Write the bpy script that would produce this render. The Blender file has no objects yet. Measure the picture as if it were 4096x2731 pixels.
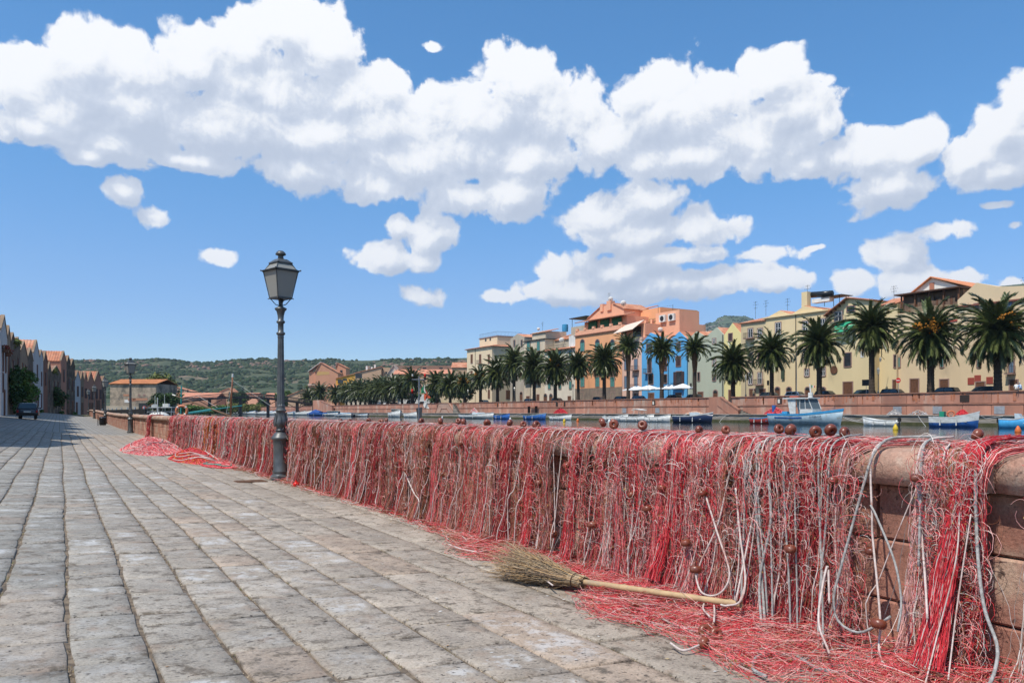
import bpy, bmesh, math, random
import numpy as np
from mathutils import Vector, Matrix, noise as mnoise
R = random.Random(11)
NP = np.random.RandomState(7)
SC = bpy.context.scene
COL = SC.collection
pi = math.pi

# ---------------------------------------------------------------- camera
FOC, CX, HZ, EYE = 3072.0, 2048.0, 1645.0, 1.30
YAW = math.radians(30.5)
SY, CY = math.sin(YAW), math.cos(YAW)
cam = bpy.data.cameras.new('camera')
cam.lens = 27.0; cam.sensor_width = 36.0
cam.shift_y = (HZ - 1365.5) / 4096.0
cam.clip_start = 0.05; cam.clip_end = 20000
cam_o = bpy.data.objects.new('camera', cam); COL.objects.link(cam_o)
cam_o.location = (0, 0, EYE); cam_o.rotation_euler = (pi/2, 0, -YAW)
SC.camera = cam_o

def ray(x, y):
    """direction of a photograph point, with unit depth"""
    u = (x - CX) / FOC; v = (HZ - y) / FOC
    return (SY + CY*u, CY - SY*u, v)
def onX(x, y, X):
    r = ray(x, y); d = X / r[0]
    return Vector((X, r[1]*d, EYE + r[2]*d))
def onD(x, y, d):
    r = ray(x, y)
    return Vector((r[0]*d, r[1]*d, EYE + r[2]*d))
def onZ(x, y, z):
    r = ray(x, y); d = (z - EYE) / r[2]
    return Vector((r[0]*d, r[1]*d, z))
def yX(x, X): return onX(x, HZ, X).y

# ---------------------------------------------------------------- light
SUNV = Vector((-0.50, -0.13, 0.86)).normalized()
sun = bpy.data.lights.new('sun', 'SUN'); sun.energy = 5.0; sun.angle = math.radians(0.5); sun.color = (1.0, 0.945, 0.865)
sun_o = bpy.data.objects.new('sun', sun); COL.objects.link(sun_o)
sun_o.rotation_euler = SUNV.to_track_quat('Z', 'Y').to_euler()
SC.view_settings.view_transform = 'Standard'; SC.view_settings.look = 'None'
SC.view_settings.gamma = 1.0; SC.view_settings.use_curve_mapping = False
SC.view_settings.exposure = 0.0

world = bpy.data.worlds.new('World'); SC.world = world; world.use_nodes = True
nt = world.node_tree; N = nt.nodes; L = nt.links
N.clear()
def nd(tree, typ, **kw):
    n = tree.nodes.new(typ)
    for k, v in kw.items(): setattr(n, k, v)
    return n
def setin(tree, node, i, v):
    if v is None: return
    if hasattr(v, 'is_output') or isinstance(v, bpy.types.NodeSocket): tree.links.new(v, node.inputs[i])
    else: node.inputs[i].default_value = v
def mth(tree, op, a, b=None, c=None, clamp=False):
    n = tree.nodes.new('ShaderNodeMath'); n.operation = op; n.use_clamp = clamp
    setin(tree, n, 0, a); setin(tree, n, 1, b); setin(tree, n, 2, c)
    return n.outputs[0]
def vm(tree, op, a, b=None, c=None):
    n = tree.nodes.new('ShaderNodeVectorMath'); n.operation = op
    setin(tree, n, 0, a); setin(tree, n, 1, b); setin(tree, n, 2, c)
    return n.outputs['Value'] if op == 'LENGTH' else n.outputs[0]
def sstep(tree, v, a, b, o0=0.0, o1=1.0):
    n = tree.nodes.new('ShaderNodeMapRange'); n.interpolation_type = 'SMOOTHSTEP'
    setin(tree, n, 0, v); n.inputs[1].default_value = a; n.inputs[2].default_value = b
    n.inputs[3].default_value = o0; n.inputs[4].default_value = o1
    return n.outputs[0]
def mixc(tree, f, a, b, typ='MIX'):
    n = tree.nodes.new('ShaderNodeMix'); n.data_type = 'RGBA'; n.blend_type = typ
    setin(tree, n, 0, f)
    for i, v in ((6, a), (7, b)):
        if isinstance(v, (tuple, list)): v = (v[0], v[1], v[2], 1.0)
        setin(tree, n, i, v)
    return n.outputs[2]

def azel(x, y):
    r = Vector(ray(x, y)).normalized()
    return math.atan2(r.x, r.y), math.asin(r.z)
K = 4096/2352.0
CLOUDS = [  # centre x, y and half sizes in the 2352 px view of the photograph
 (60,190,120,95),(180,120,85,85),(300,150,110,90),(150,260,150,75),(300,250,180,110),(250,330,120,55),(90,285,120,40),(430,140,90,100),
 (560,100,90,95),(660,60,130,85),(750,110,80,90),(620,210,200,120),(800,230,110,80),(885,195,62,62),(480,290,190,85),(680,320,190,75),(200,360,50,30),
 (430,370,120,30),(1020,240,110,60),(1190,175,105,75),(1080,260,140,90),(1270,275,150,95),(900,300,150,70),(1000,360,260,95),(1180,440,110,65),
 (700,390,130,55),(850,430,100,45),(1060,450,120,45),(1480,210,75,75),(1540,260,140,120),(1650,220,90,70),(1780,170,100,70),(1840,250,95,85),(1730,320,170,95),
 (1560,370,190,50),(1380,330,90,70),(1640,410,60,25),(1890,290,60,45),(1850,375,60,30),(1920,360,90,45),(2000,350,110,75),(2100,330,105,65),(2050,430,110,60),
 (2240,360,110,60),(2300,300,90,70),(2345,220,60,60),(2290,400,80,40),(2400,300,120,100),(1370,490,100,50),(1480,460,85,55),(1600,520,110,50),(1460,540,140,60),
 (1620,580,50,20),(1345,590,50,25),(1270,620,50,45),(1410,620,110,45),(1300,670,140,32),(1500,660,150,42),(1660,650,110,40),(1760,635,100,40),(1160,688,70,16),
 (1510,590,110,30),(920,515,40,38),(985,540,62,62),(890,590,85,42),(980,595,65,30),(975,675,48,26),(515,590,62,22),(270,440,60,36),(345,488,62,22),(995,103,30,12),(1230,360,130,70),(1320,250,80,60),(560,260,150,100),(760,310,150,80),
 (2050,590,62,55),(2070,650,85,35),(1965,655,60,32),(2170,532,78,24),(1780,580,85,24),(1885,562,30,8),(2330,645,50,22),(25,300,35,22),(2200,640,60,20),(2300,470,40,12),(2320,515,24,14)]
g = bpy.data.node_groups.new('cloud_field', 'ShaderNodeTree')
g.interface.new_socket('V', in_out='INPUT', socket_type='NodeSocketVector')
g.interface.new_socket('D', in_out='OUTPUT', socket_type='NodeSocketFloat')
gi = g.nodes.new('NodeGroupInput'); go = g.nodes.new('NodeGroupOutput')
acc = None
for (cx, cy, rx, ry) in CLOUDS:
    x, y, rx, ry = cx*K, cy*K, rx*K*1.08+4, ry*K*1.08+4
    a, e = azel(x, y); a2, _ = azel(x+rx, y); _, e2 = azel(x, y-ry)
    sa, se = 1/abs(a2-a), 1/abs(e2-e)
    v = vm(g, 'MULTIPLY_ADD', gi.outputs[0], (sa, se, 0), (-a*sa, -e*se, 0))
    ln = vm(g, 'DOT_PRODUCT', v, v) if False else vm(g, 'LENGTH', v)
    am = 1.0 if ry > 54 else .62
    f = mth(g, 'MULTIPLY_ADD', ln, -am, am)
    if acc is None: acc = f
    else:
        n = g.nodes.new('ShaderNodeMath'); n.operation = 'SMOOTH_MAX'
        g.links.new(acc, n.inputs[0]); g.links.new(f, n.inputs[1]); n.inputs[2].default_value = 0.22
        acc = n.outputs[0]
# clouds over the rest of the sky, where the photograph does not look
sx = g.nodes.new('ShaderNodeSeparateXYZ'); g.links.new(gi.outputs[0], sx.inputs[0])
dev = mth(g, 'ABSOLUTE', mth(g, 'SUBTRACT', sx.outputs[0], YAW))
nz = nd(g, 'ShaderNodeTexNoise'); nz.inputs['Scale'].default_value = 3.0; nz.inputs['Detail'].default_value = 1
g.links.new(vm(g, 'MULTIPLY', gi.outputs[0], (1, 2.2, 0)), nz.inputs['Vector'])
gen = mth(g, 'MULTIPLY_ADD', nz.outputs[0], 5.0, -2.9)
w = sstep(g, dev, 0.68, 0.95)
w2 = sstep(g, sx.outputs[1], 0.60, 0.75)
w = mth(g, 'MAXIMUM', w, w2)
n = g.nodes.new('ShaderNodeMix'); n.data_type = 'FLOAT'
g.links.new(w, n.inputs[0]); g.links.new(mth(g, 'MAXIMUM', acc, -1.5), n.inputs[2]); g.links.new(mth(g, 'MINIMUM', gen, 0.7), n.inputs[3])
g.links.new(n.outputs[0], go.inputs[0])

tc = nd(nt, 'ShaderNodeTexCoord')
sep = nd(nt, 'ShaderNodeSeparateXYZ'); L.new(tc.outputs['Generated'], sep.inputs[0])
az = mth(nt, 'ARCTAN2', sep.outputs[0], sep.outputs[1])
el = mth(nt, 'ARCSINE', sep.outputs[2])
cmb = nd(nt, 'ShaderNodeCombineXYZ'); L.new(az, cmb.inputs[0]); L.new(el, cmb.inputs[1])
P0 = cmb.outputs[0]
def fbm(vec, scale, detail, rough, dist=0.0):
    n = nd(nt, 'ShaderNodeTexNoise'); n.noise_dimensions = '2D'
    n.inputs['Scale'].default_value = scale; n.inputs['Detail'].default_value = detail
    n.inputs['Roughness'].default_value = rough; n.inputs['Distortion'].default_value = dist
    L.new(vec, n.inputs['Vector']); return n
warp = fbm(P0, 9.0, 2, .5)
P1 = vm(nt, 'MULTIPLY_ADD', vm(nt, 'SUBTRACT', warp.outputs[1], (.5, .5, .5)), (.030, .022, 0), P0)
def field(vec_plain, off):
    pv = vm(nt, 'ADD', vec_plain, off)
    gn = nd(nt, 'ShaderNodeGroup'); gn.node_tree = g; L.new(pv, gn.inputs[0])
    nz1 = fbm(pv, 14.0, 12, .64, .12)
    nn = mth(nt, 'MULTIPLY_ADD', nz1.outputs[0], 2.1, -1.06)
    vo = nd(nt, 'ShaderNodeTexVoronoi'); vo.voronoi_dimensions = '2D'; vo.feature = 'SMOOTH_F1'
    vo.inputs['Scale'].default_value = 26; vo.inputs['Detail'].default_value = 2.2; vo.inputs['Roughness'].default_value = .55
    vo.inputs['Smoothness'].default_value = .35
    L.new(vm(nt, 'MULTIPLY_ADD', nz1.outputs[1], (.03, .03, 0), pv), vo.inputs['Vector'])
    bil = mth(nt, 'MULTIPLY_ADD', vo.outputs['Distance'], -.75, .28)
    return mth(nt, 'ADD', mth(nt, 'ADD', mth(nt, 'MULTIPLY_ADD', gn.outputs[0], 1.9, .06), nn), bil), gn.outputs[0]
D0, B0 = field(P1, (0, 0, 0))
D1, B1 = field(P1, (-.010, .020, 0))
gnb = nd(nt, 'ShaderNodeGroup'); gnb.node_tree = g; L.new(vm(nt, 'ADD', P1, (-.01, .06, 0)), gnb.inputs[0])
relief = mth(nt, 'SUBTRACT', D0, D1)
big = mth(nt, 'SUBTRACT', B0, gnb.outputs[0])          # above zero near lit tops, below near bases
lit = mth(nt, 'ADD', mth(nt, 'MULTIPLY_ADD', relief, 0.40, 0.27), mth(nt, 'MULTIPLY', big, 0.66))
soft = fbm(P1, 5.0, 3, .5)
lit = mth(nt, 'ADD', lit, mth(nt, 'MULTIPLY_ADD', soft.outputs[0], .8, -.40))
lit = mth(nt, 'ADD', lit, sstep(nt, D0, 0.0, 0.7, .30, 0.0))
fa = fbm(P1, 22.0, 10, .62, .1); fb = fbm(vm(nt, 'ADD', P1, (-.0035, .0065, 0)), 22.0, 10, .62, .1)
lit = mth(nt, 'ADD', lit, mth(nt, 'MULTIPLY', mth(nt, 'SUBTRACT', fa.outputs[0], fb.outputs[0]), 1.3))
litc = sstep(nt, lit, -0.25, 1.15)
ccol = nd(nt, 'ShaderNodeValToRGB'); cr = ccol.color_ramp
cr.elements[0].position = 0; cr.elements[0].color = (.56, .63, .76, 1)
cr.elements[1].position = 1; cr.elements[1].color = (1.04, 1.05, 1.07, 1)
e_ = cr.elements.new(.45); e_.color = (.70, .76, .87, 1)
e_ = cr.elements.new(.72); e_.color = (.90, .93, .98, 1)
L.new(litc, ccol.inputs[0])
alpha = sstep(nt, D0, -0.20, 0.24)
alpha = mth(nt, 'MULTIPLY', alpha, sstep(nt, el, -0.02, 0.03))
sky = nd(nt, 'ShaderNodeTexSky'); sky.sky_type = 'NISHITA'; sky.sun_disc = False
sky.sun_elevation = math.asin(SUNV.z); sky.sun_rotation = math.atan2(SUNV.x, SUNV.y)
sky.air_density = 1.0; sky.dust_density = 0.3; sky.ozone_density = 1.5; sky.altitude = 0
hs = nd(nt, 'ShaderNodeHueSaturation'); hs.inputs['Saturation'].default_value = 1.22; hs.inputs['Value'].default_value = 1.0
L.new(sky.outputs[0], hs.inputs['Color'])
bg = nd(nt, 'ShaderNodeBackground'); bg.inputs[1].default_value = 0.132
bg2 = nd(nt, 'ShaderNodeBackground'); bg2.inputs[1].default_value = 1.0
# clear summer air: deeper blue overhead, paler but still blue at the horizon, the same all round
hz = nd(nt, 'ShaderNodeValToRGB'); h_ = hz.color_ramp
h_.elements[0].position = 0; h_.elements[0].color = (.72,.88,1.20,1); h_.elements[1].position = 1; h_.elements[1].color = (.85,1.40,1.42,1)
e_ = h_.elements.new(.12); e_.color = (.74,.90,1.20,1); e_ = h_.elements.new(.30); e_.color = (.70,1.10,1.28,1)
L.new(el, hz.inputs[0])
tinted = mixc(nt, 1.0, hs.outputs[0], hz.outputs[0], 'MULTIPLY')
L.new(tinted, bg.inputs[0]); L.new(ccol.outputs[0], bg2.inputs[0])
ms = nd(nt, 'ShaderNodeMixShader'); L.new(alpha, ms.inputs[0]); L.new(bg.outputs[0], ms.inputs[1]); L.new(bg2.outputs[0], ms.inputs[2])
wo = nd(nt, 'ShaderNodeOutputWorld'); L.new(ms.outputs[0], wo.inputs[0])
try: world.cycles.sampling_method = 'MANUAL'; world.cycles.sample_map_resolution = 512
except Exception: pass

# ---------------------------------------------------------------- helpers
MATS = {}
def mat(name, c1, c2=None, scale=3.0, rough=.8, bump=0.0, bscale=None, detail=6, metal=0.0, spec=.3, stretch=(1,1,1),
        c3=None, s3=1.0, t3=(.5,.7), attr=None, island=0.0, coord='Object', objrand=0.0, r2=(.35,.65), pit=0):
    if name in MATS: return MATS[name]
    m = bpy.data.materials.new(name); m.use_nodes = True; t = m.node_tree
    b = t.nodes['Principled BSDF']; b.inputs['Roughness'].default_value = rough
    b.inputs['Metallic'].default_value = metal; b.inputs['Specular IOR Level'].default_value = spec
    tcx = nd(t, 'ShaderNodeTexCoord'); v = vm(t, 'MULTIPLY', tcx.outputs[coord], stretch)
    def nz(s, d=detail, r=.6):
        n = nd(t, 'ShaderNodeTexNoise'); n.inputs['Scale'].default_value = s; n.inputs['Detail'].default_value = d
        n.inputs['Roughness'].default_value = r; t.links.new(v, n.inputs['Vector']); return n.outputs[0]
    c = (c1[0], c1[1], c1[2], 1)
    if attr:
        a = nd(t, 'ShaderNodeAttribute'); a.attribute_name = attr; c = a.outputs['Color']
        if c2: c = mixc(t, sstep(t, nz(scale), *r2), c, mixc(t, 1.0, c, c2, 'MULTIPLY'))
    elif c2: c = mixc(t, sstep(t, nz(scale), *r2), c1, c2)
    if c3: c = mixc(t, sstep(t, nz(s3, 5), *t3), c, c3)
    if pit:
        c = mixc(t, sstep(t, nz(pit, 3, .55), .30, .39, .8, 0), c, (.06,.035,.028)); c = mixc(t, 1.0, c, vmul(t, mth(t, 'MULTIPLY_ADD', nz(pit*2.2, 3, .7), 1.1, .45)), 'MULTIPLY')
    if island or objrand:
        if island: gm = nd(t, 'ShaderNodeNewGeometry'); rv = gm.outputs['Random Per Island']; amt = island
        else: oi = nd(t, 'ShaderNodeObjectInfo'); rv = oi.outputs['Random']; amt = objrand
        br = mth(t, 'MULTIPLY_ADD', rv, 2*amt, 1-amt)
        c = mixc(t, 1.0, c, vmul(t, br), 'MULTIPLY')
    if isinstance(c, tuple): b.inputs['Base Color'].default_value = c
    else: t.links.new(c, b.inputs['Base Color'])
    if bump:
        bn = nd(t, 'ShaderNodeBump'); bn.inputs['Strength'].default_value = 1.0; bn.inputs['Distance'].default_value = bump
        t.links.new(nz(bscale or scale*4, 8, .65), bn.inputs['Height']); t.links.new(bn.outputs[0], b.inputs['Normal'])
    MATS[name] = m; return m
def vmul(t, s):
    n = nd(t, 'ShaderNodeCombineXYZ')
    for i in range(3): t.links.new(s, n.inputs[i])
    return n.outputs[0]

def link(name, me, parent=None, mats=None, **props):
    o = bpy.data.objects.new(name, me); COL.objects.link(o)
    if mats is not None and me is not None and len(me.materials) == 0:
        for m in (mats if isinstance(mats, (list, tuple)) else [mats]): me.materials.append(m)
    if parent is not None: o.parent = parent
    for k, v in props.items(): o[k] = v
    return o
def thing(name, label, cat, loc=(0,0,0), rz=0.0, group=None):
    o = bpy.data.objects.new(name, None); COL.objects.link(o); o.location = loc; o.rotation_euler = (0, 0, rz)
    o.empty_display_size = .2
    o['label'] = label; o['category'] = cat
    if group: o['group'] = group
    return o
def tag(o, label=None, cat=None, group=None, kind=None):
    if label: o['label'] = label
    if cat: o['category'] = cat
    if group: o['group'] = group
    if kind: o['kind'] = kind
    return o
def kids(o): return [c for c in o.children]
def copy_tree(o, parent=None):
    c = o.copy(); COL.objects.link(c); c.parent = parent
    for ch in list(o.children): copy_tree(ch, c)
    return c

class MB:
    def __init__(s): s.v = []; s.f = []; s.m = []; s.cur = 0; s.sm = False
    def add(s, vs, fs):
        o = len(s.v); s.v += [tuple(p) for p in vs]
        for f in fs: s.f.append([i+o for i in f]); s.m.append(s.cur)
    def quad(s, a, b, c, d): s.add([a, b, c, d], [(0, 1, 2, 3)])
    def box(s, x0, x1, y0, y1, z0, z1):
        s.add([(x0,y0,z0),(x1,y0,z0),(x1,y1,z0),(x0,y1,z0),(x0,y0,z1),(x1,y0,z1),(x1,y1,z1),(x0,y1,z1)],
              [(0,3,2,1),(4,5,6,7),(0,1,5,4),(1,2,6,5),(2,3,7,6),(3,0,4,7)])
    def obox(s, c, a, b, h):
        c, a, b, h = map(Vector, (c, a, b, h))
        vs = [c+i*a+j*b+k*h for k in (-1, 1) for (i, j) in ((-1,-1),(1,-1),(1,1),(-1,1))]
        s.add(vs, [(0,3,2,1),(4,5,6,7),(0,1,5,4),(1,2,6,5),(2,3,7,6),(3,0,4,7)])
    def prism(s, pts, d):
        """polygon pts (3d list) extruded by vector d"""
        pts = [Vector(p) for p in pts]; d = Vector(d); n = len(pts)
        s.add(pts + [p+d for p in pts], [tuple(range(n))[::-1], tuple(range(n, 2*n))] + [(i, (i+1) % n, (i+1) % n+n, i+n) for i in range(n)])
    def lathe(s, prof, n=16, c=(0,0,0), flute=None, caps=True):
        vs = []; m = len(prof)
        for (r, z) in prof:
            for k in range(n):
                a = 2*pi*k/n; rr = r
                if flute and flute[0] < z < flute[1]: rr = r*(1-.10*(k % 2))
                vs.append((c[0]+rr*math.cos(a), c[1]+rr*math.sin(a), c[2]+z))
        fs = [(i*n+k, i*n+(k+1) % n, (i+1)*n+(k+1) % n, (i+1)*n+k) for i in range(m-1) for k in range(n)]
        if caps: fs += [tuple(range(n))[::-1], tuple((m-1)*n+k for k in range(n))]
        s.add(vs, fs)
    def tube(s, pts, r, n=6, caps=True, r1=None):
        pts = [Vector(p) for p in pts]; m = len(pts); vs = []
        ref = Vector((.13, .31, .94))
        for i, p in enumerate(pts):
            t = (pts[min(i+1, m-1)]-pts[max(i-1, 0)]).normalized()
            a = t.cross(ref)
            if a.length < .05: a = t.cross(Vector((1, 0, 0)))
            a.normalize(); b = t.cross(a); rr = r if r1 is None else r+(r1-r)*i/(m-1)
            vs += [p+(a*math.cos(2*pi*k/n)+b*math.sin(2*pi*k/n))*rr for k in range(n)]
        fs = [(i*n+k, i*n+(k+1) % n, (i+1)*n+(k+1) % n, (i+1)*n+k) for i in range(m-1) for k in range(n)]
        if caps: fs += [tuple(range(n))[::-1], tuple((m-1)*n+k for k in range(n))]
        s.add(vs, fs)
    def ball(s, c, r, n=10, m=7):
        rx, ry, rz = (r, r, r) if isinstance(r, (int, float)) else r
        vs = [(c[0], c[1], c[2]-rz)]
        for j in range(1, m):
            ph = -pi/2+pi*j/m
            vs += [(c[0]+rx*math.cos(ph)*math.cos(2*pi*k/n), c[1]+ry*math.cos(ph)*math.sin(2*pi*k/n), c[2]+rz*math.sin(ph)) for k in range(n)]
        vs.append((c[0], c[1], c[2]+rz)); e = len(vs)-1
        fs = [(0, 1+(k+1) % n, 1+k) for k in range(n)]
        for j in range(m-2): fs += [(1+j*n+k, 1+j*n+(k+1) % n, 1+(j+1)*n+(k+1) % n, 1+(j+1)*n+k) for k in range(n)]
        fs += [(1+(m-2)*n+k, 1+(m-2)*n+(k+1) % n, e) for k in range(n)]
        s.add(vs, fs)
    def mesh(s, name, mats=None, smooth=False):
        me = bpy.data.meshes.new(name); me.from_pydata(s.v, [], s.f)
        if mats is not None:
            for m in (mats if isinstance(mats, (list, tuple)) else [mats]): me.materials.append(m)
        if any(s.m): me.polygons.foreach_set('material_index', s.m)
        if smooth: me.polygons.foreach_set('use_smooth', [True]*len(s.f))
        me.update(); return me
    def obj(s, name, mats, parent=None, smooth=False, **props):
        return link(name, s.mesh(name, mats, smooth), parent, None, **props)
def boxo(name, m, parent, *b, **props):
    k = MB(); k.box(*b); return k.obj(name, m, parent, **props)

def np_mesh(name, V, F, mats=None, col=None, smooth=False):
    """V (n,3), F (m,k) arrays"""
    me = bpy.data.meshes.new(name); V = np.asarray(V, np.float32); F = np.asarray(F, np.int32); k = F.shape[1]
    me.vertices.add(len(V)); me.vertices.foreach_set('co', V.ravel())
    me.loops.add(F.size); me.loops.foreach_set('vertex_index', F.ravel())
    me.polygons.add(len(F)); me.polygons.foreach_set('loop_start', np.arange(0, F.size, k, dtype=np.int32))
    if smooth: me.polygons.foreach_set('use_smooth', np.ones(len(F), bool))
    me.update(calc_edges=True)
    if col is not None:
        a = me.color_attributes.new('Col', 'FLOAT_COLOR', 'POINT')
        c = np.ones((len(V), 4), np.float32); c[:, :3] = col; a.data.foreach_set('color', c.ravel())
    if mats is not None:
        for m in (mats if isinstance(mats, (list, tuple)) else [mats]): me.materials.append(m)
    return me
def tubes_np(P, rad, col, sides=3, ref=(0, 1, 0.02)):
    """P (n,p,3) paths, rad (n,) or (n,p), col (n,3) -> V,F,C"""
    n, p, _ = P.shape
    T = np.empty_like(P); T[:, 1:-1] = P[:, 2:]-P[:, :-2]; T[:, 0] = P[:, 1]-P[:, 0]; T[:, -1] = P[:, -1]-P[:, -2]
    T /= np.linalg.norm(T, axis=2, keepdims=True)+1e-9
    A = np.cross(T, np.asarray(ref, float)); A /= np.linalg.norm(A, axis=2, keepdims=True)+1e-6
    B = np.cross(T, A)
    rad = np.asarray(rad, float); rad = rad[:, None] if rad.ndim == 1 else rad
    V = np.empty((n, p, sides, 3))
    for k in range(sides):
        a = 2*pi*k/sides; V[:, :, k] = P+(A*math.cos(a)+B*math.sin(a))*rad[..., None]
    idx = np.arange(n*p*sides).reshape(n, p, sides)
    q = [np.stack([idx[:, :-1, k], idx[:, :-1, (k+1) % sides], idx[:, 1:, (k+1) % sides], idx[:, 1:, k]], -1).reshape(-1, 4) for k in range(sides)]
    C = np.repeat(np.asarray(col, float), p*sides, axis=0)
    return V.reshape(-1, 3), np.concatenate(q), C

def sm(t): t = min(1, max(0, t)); return t*t*(3-2*t)
def zg(x, y):
    """street level: falls from the houses to the river wall and rises a little with distance"""
    l = max(0.0, 3.0-x)
    return .06*min(l, 8)+.34*sm((y-25)/55)*min(l, 8)/7.5+.5*sm((y-60)/90)
def zgv(x, y):
    l = np.clip(3-x, 0, 8); s = lambda t: np.clip(t, 0, 1)**2*(3-2*np.clip(t, 0, 1))
    return .06*l+.34*s((y-25)/55)*l/7.5+.5*s((y-60)/90)
# ---------------------------------------------------------------- materials used nearby
def stone_attr(name, bump=.004):
    """stone whose own colour is stored per slab, with worn pale middles, pits and grains"""
    m = bpy.data.materials.new(name); m.use_nodes = True; t = m.node_tree; b = t.nodes['Principled BSDF']
    b.inputs['Roughness'].default_value = .75; b.inputs['Specular IOR Level'].default_value = .35
    tcx = nd(t, 'ShaderNodeTexCoord'); v = tcx.outputs['Object']
    def nz(s, d=6, r=.6, vec=v):
        n = nd(t, 'ShaderNodeTexNoise'); n.inputs['Scale'].default_value = s; n.inputs['Detail'].default_value = d
        n.inputs['Roughness'].default_value = r; t.links.new(vec, n.inputs['Vector']); return n.outputs[0]
    a = nd(t, 'ShaderNodeAttribute'); a.attribute_name = 'Col'
    w = nd(t, 'ShaderNodeAttribute'); w.attribute_name = 'wear'
    c = a.outputs['Color']
    c = mixc(t, 1.0, c, vmul(t, mth(t, 'MULTIPLY_ADD', nz(2.3, 8, .7), 1.4, .32)), 'MULTIPLY')
    c = mixc(t, 1.0, c, vmul(t, mth(t, 'MULTIPLY_ADD', nz(70, 3, .7), 1.3, .36)), 'MULTIPLY')
    c = mixc(t, sstep(t, nz(5, 4), .52, .72, 0, .5), c, (.27, .185, .13))
    c = mixc(t, mth(t, 'MULTIPLY', sstep(t, nz(9, 6, .7), .50, .66), mth(t, 'SUBTRACT', 1.0, w.outputs['Fac'])), c, (.12, .095, .068))
    pale = mth(t, 'MULTIPLY', sstep(t, nz(6.5, 8, .7), .46, .60), w.outputs['Fac'])
    c = mixc(t, mth(t, 'MULTIPLY', pale, .55), c, (.60, .595, .58))
    pit = nz(vec=vm(t, 'MULTIPLY', v, (1, 1.8, 1)), s=34, d=3, r=.55)
    c = mixc(t, sstep(t, pit, .32, .41, .85, 0), c, (.06, .05, .042))
    t.links.new(c, b.inputs['Base Color'])
    h = mth(t, 'ADD', nz(45, 8, .75), mth(t, 'MULTIPLY', sstep(t, pit, .28, .42), .7))
    bn = nd(t, 'ShaderNodeBump'); bn.inputs['Distance'].default_value = bump; t.links.new(h, bn.inputs['Height']); t.links.new(bn.outputs[0], b.inputs['Normal'])
    MATS[name] = m; return m
M_slab = stone_attr('paving_stone')
M_dirt = mat('joint_dirt', (.15,.112,.075), (.26,.20,.13), 14, .95, .006, 60, c3=(.07,.06,.035), s3=7, t3=(.5,.62))
M_wall = mat('wall_trachyte', (.40,.185,.125), (.27,.13,.095), 3.2, .85, .006, 55, c3=(.42,.30,.22), s3=1.7, t3=(.48,.66), objrand=.12, pit=24)
M_cap = mat('cap_trachyte', (.43,.235,.165), (.33,.21,.155), 3.0, .85, .008, 48, c3=(.44,.36,.28), s3=2.1, t3=(.46,.60), objrand=.12, pit=20)
M_iron = mat('lamp_iron', (.115,.118,.115), (.075,.078,.078), 6, .42, .001, 60, metal=.35, spec=.5)
M_iron_d = mat('dark_iron', (.03,.03,.032), None, rough=.5, metal=.3)

# ---------------------------------------------------------------- street
def rowx(x, y): return x + .03*mnoise.noise(Vector((y*.3, x*.9, 0))) + .03*mnoise.noise(Vector((y*.05, x*.05, 7)))
EDGES = [-5.3+.335*i for i in range(16)]
EDGES = [e-.005 for e in EDGES] + [.06+.335*i for i in range(0, 6)] + [2.13, 2.55, 3.02, 3.47, 3.97]
YG0, YG1 = 1.2, 46.0
def slab(x0, x1, y0, y1, rnd):
    """one worn paving stone, returned as vertices, quads, tint and wear"""
    cxm, cym = (x0+x1)/2, (y0+y1)/2
    gx, gy = (.0050, .0045) if x0 < 1.5 else (.0042, .0036)
    P = []
    for (s, t_) in ((0,0),(.5,0),(1,0),(1,.5),(1,1),(.5,1),(0,1),(0,.5)):
        y = y0+gy+(y1-y0-2*gy)*t_
        xa, xb = rowx(x0, y)+gx, rowx(x1, y)-gx
        cj = .014 if (s in (0, 1) and t_ in (0, 1)) else .006
        P.append(((xa+(xb-xa)*s)+rnd.uniform(-cj, cj)*.7+(cj*.6 if s == 0 else -cj*.6 if s == 1 else 0), y+rnd.uniform(-cj, cj)*.5+(cj*.4 if t_ == 0 else -cj*.4 if t_ == 1 else 0)))
    px = sum(p[0] for p in P)/8; py = sum(p[1] for p in P)/8
    dz = rnd.uniform(-.004, .005); tx, ty = rnd.uniform(-.007, .007), rnd.uniform(-.005, .005)
    V = []; W = []
    for (k, z, w) in ((1.0, -.035, 0), (1.0, -.006, 0), (.965, .0, .05), (.60, .0015, .95), (.15, .001, 1)):
        for p in P:
            x, y = px+(p[0]-px)*k, py+(p[1]-py)*k
            V.append((x, y, zg(x, y)+dz+z+(x-px)*tx+(y-py)*ty)); W.append(w)
    F = [(r*8+i, r*8+(i+1) % 8, (r+1)*8+(i+1) % 8, (r+1)*8+i) for r in range(4) for i in range(8)]
    F += [(32, 33, 34, 39), (34, 35, 38, 39), (35, 36, 37, 38)]
    warm = sm((x0+x1)/2/2.6*.9 + .25 + .4*mnoise.noise(Vector((px*.5, py*.25, 3))))
    g = rnd.uniform(.88, 1.08)
    c = np.array((.262, .245, .212))*(1-warm)+np.array((.345, .288, .228))*warm
    if rnd.random() < .12: c = c*np.array((1.03, .95, .90))
    return V, F, c*g, W, rnd.random()
SLABS = []
for i in range(len(EDGES)-1):
    x0, x1 = EDGES[i], EDGES[i+1]
    y = YG0 + R.random()*.6
    while y < YG1:
        ln = R.uniform(.34, .56) if x0 < .9 else R.uniform(.42, .72) if x0 < 2.1 else R.uniform(.8, 1.35)
        if R.random() < .12: ln *= .6
        if (x0+x1)/2 > -.062*y - 1.6: SLABS.append((x0, x1, y, y+ln))
        y += ln
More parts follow.
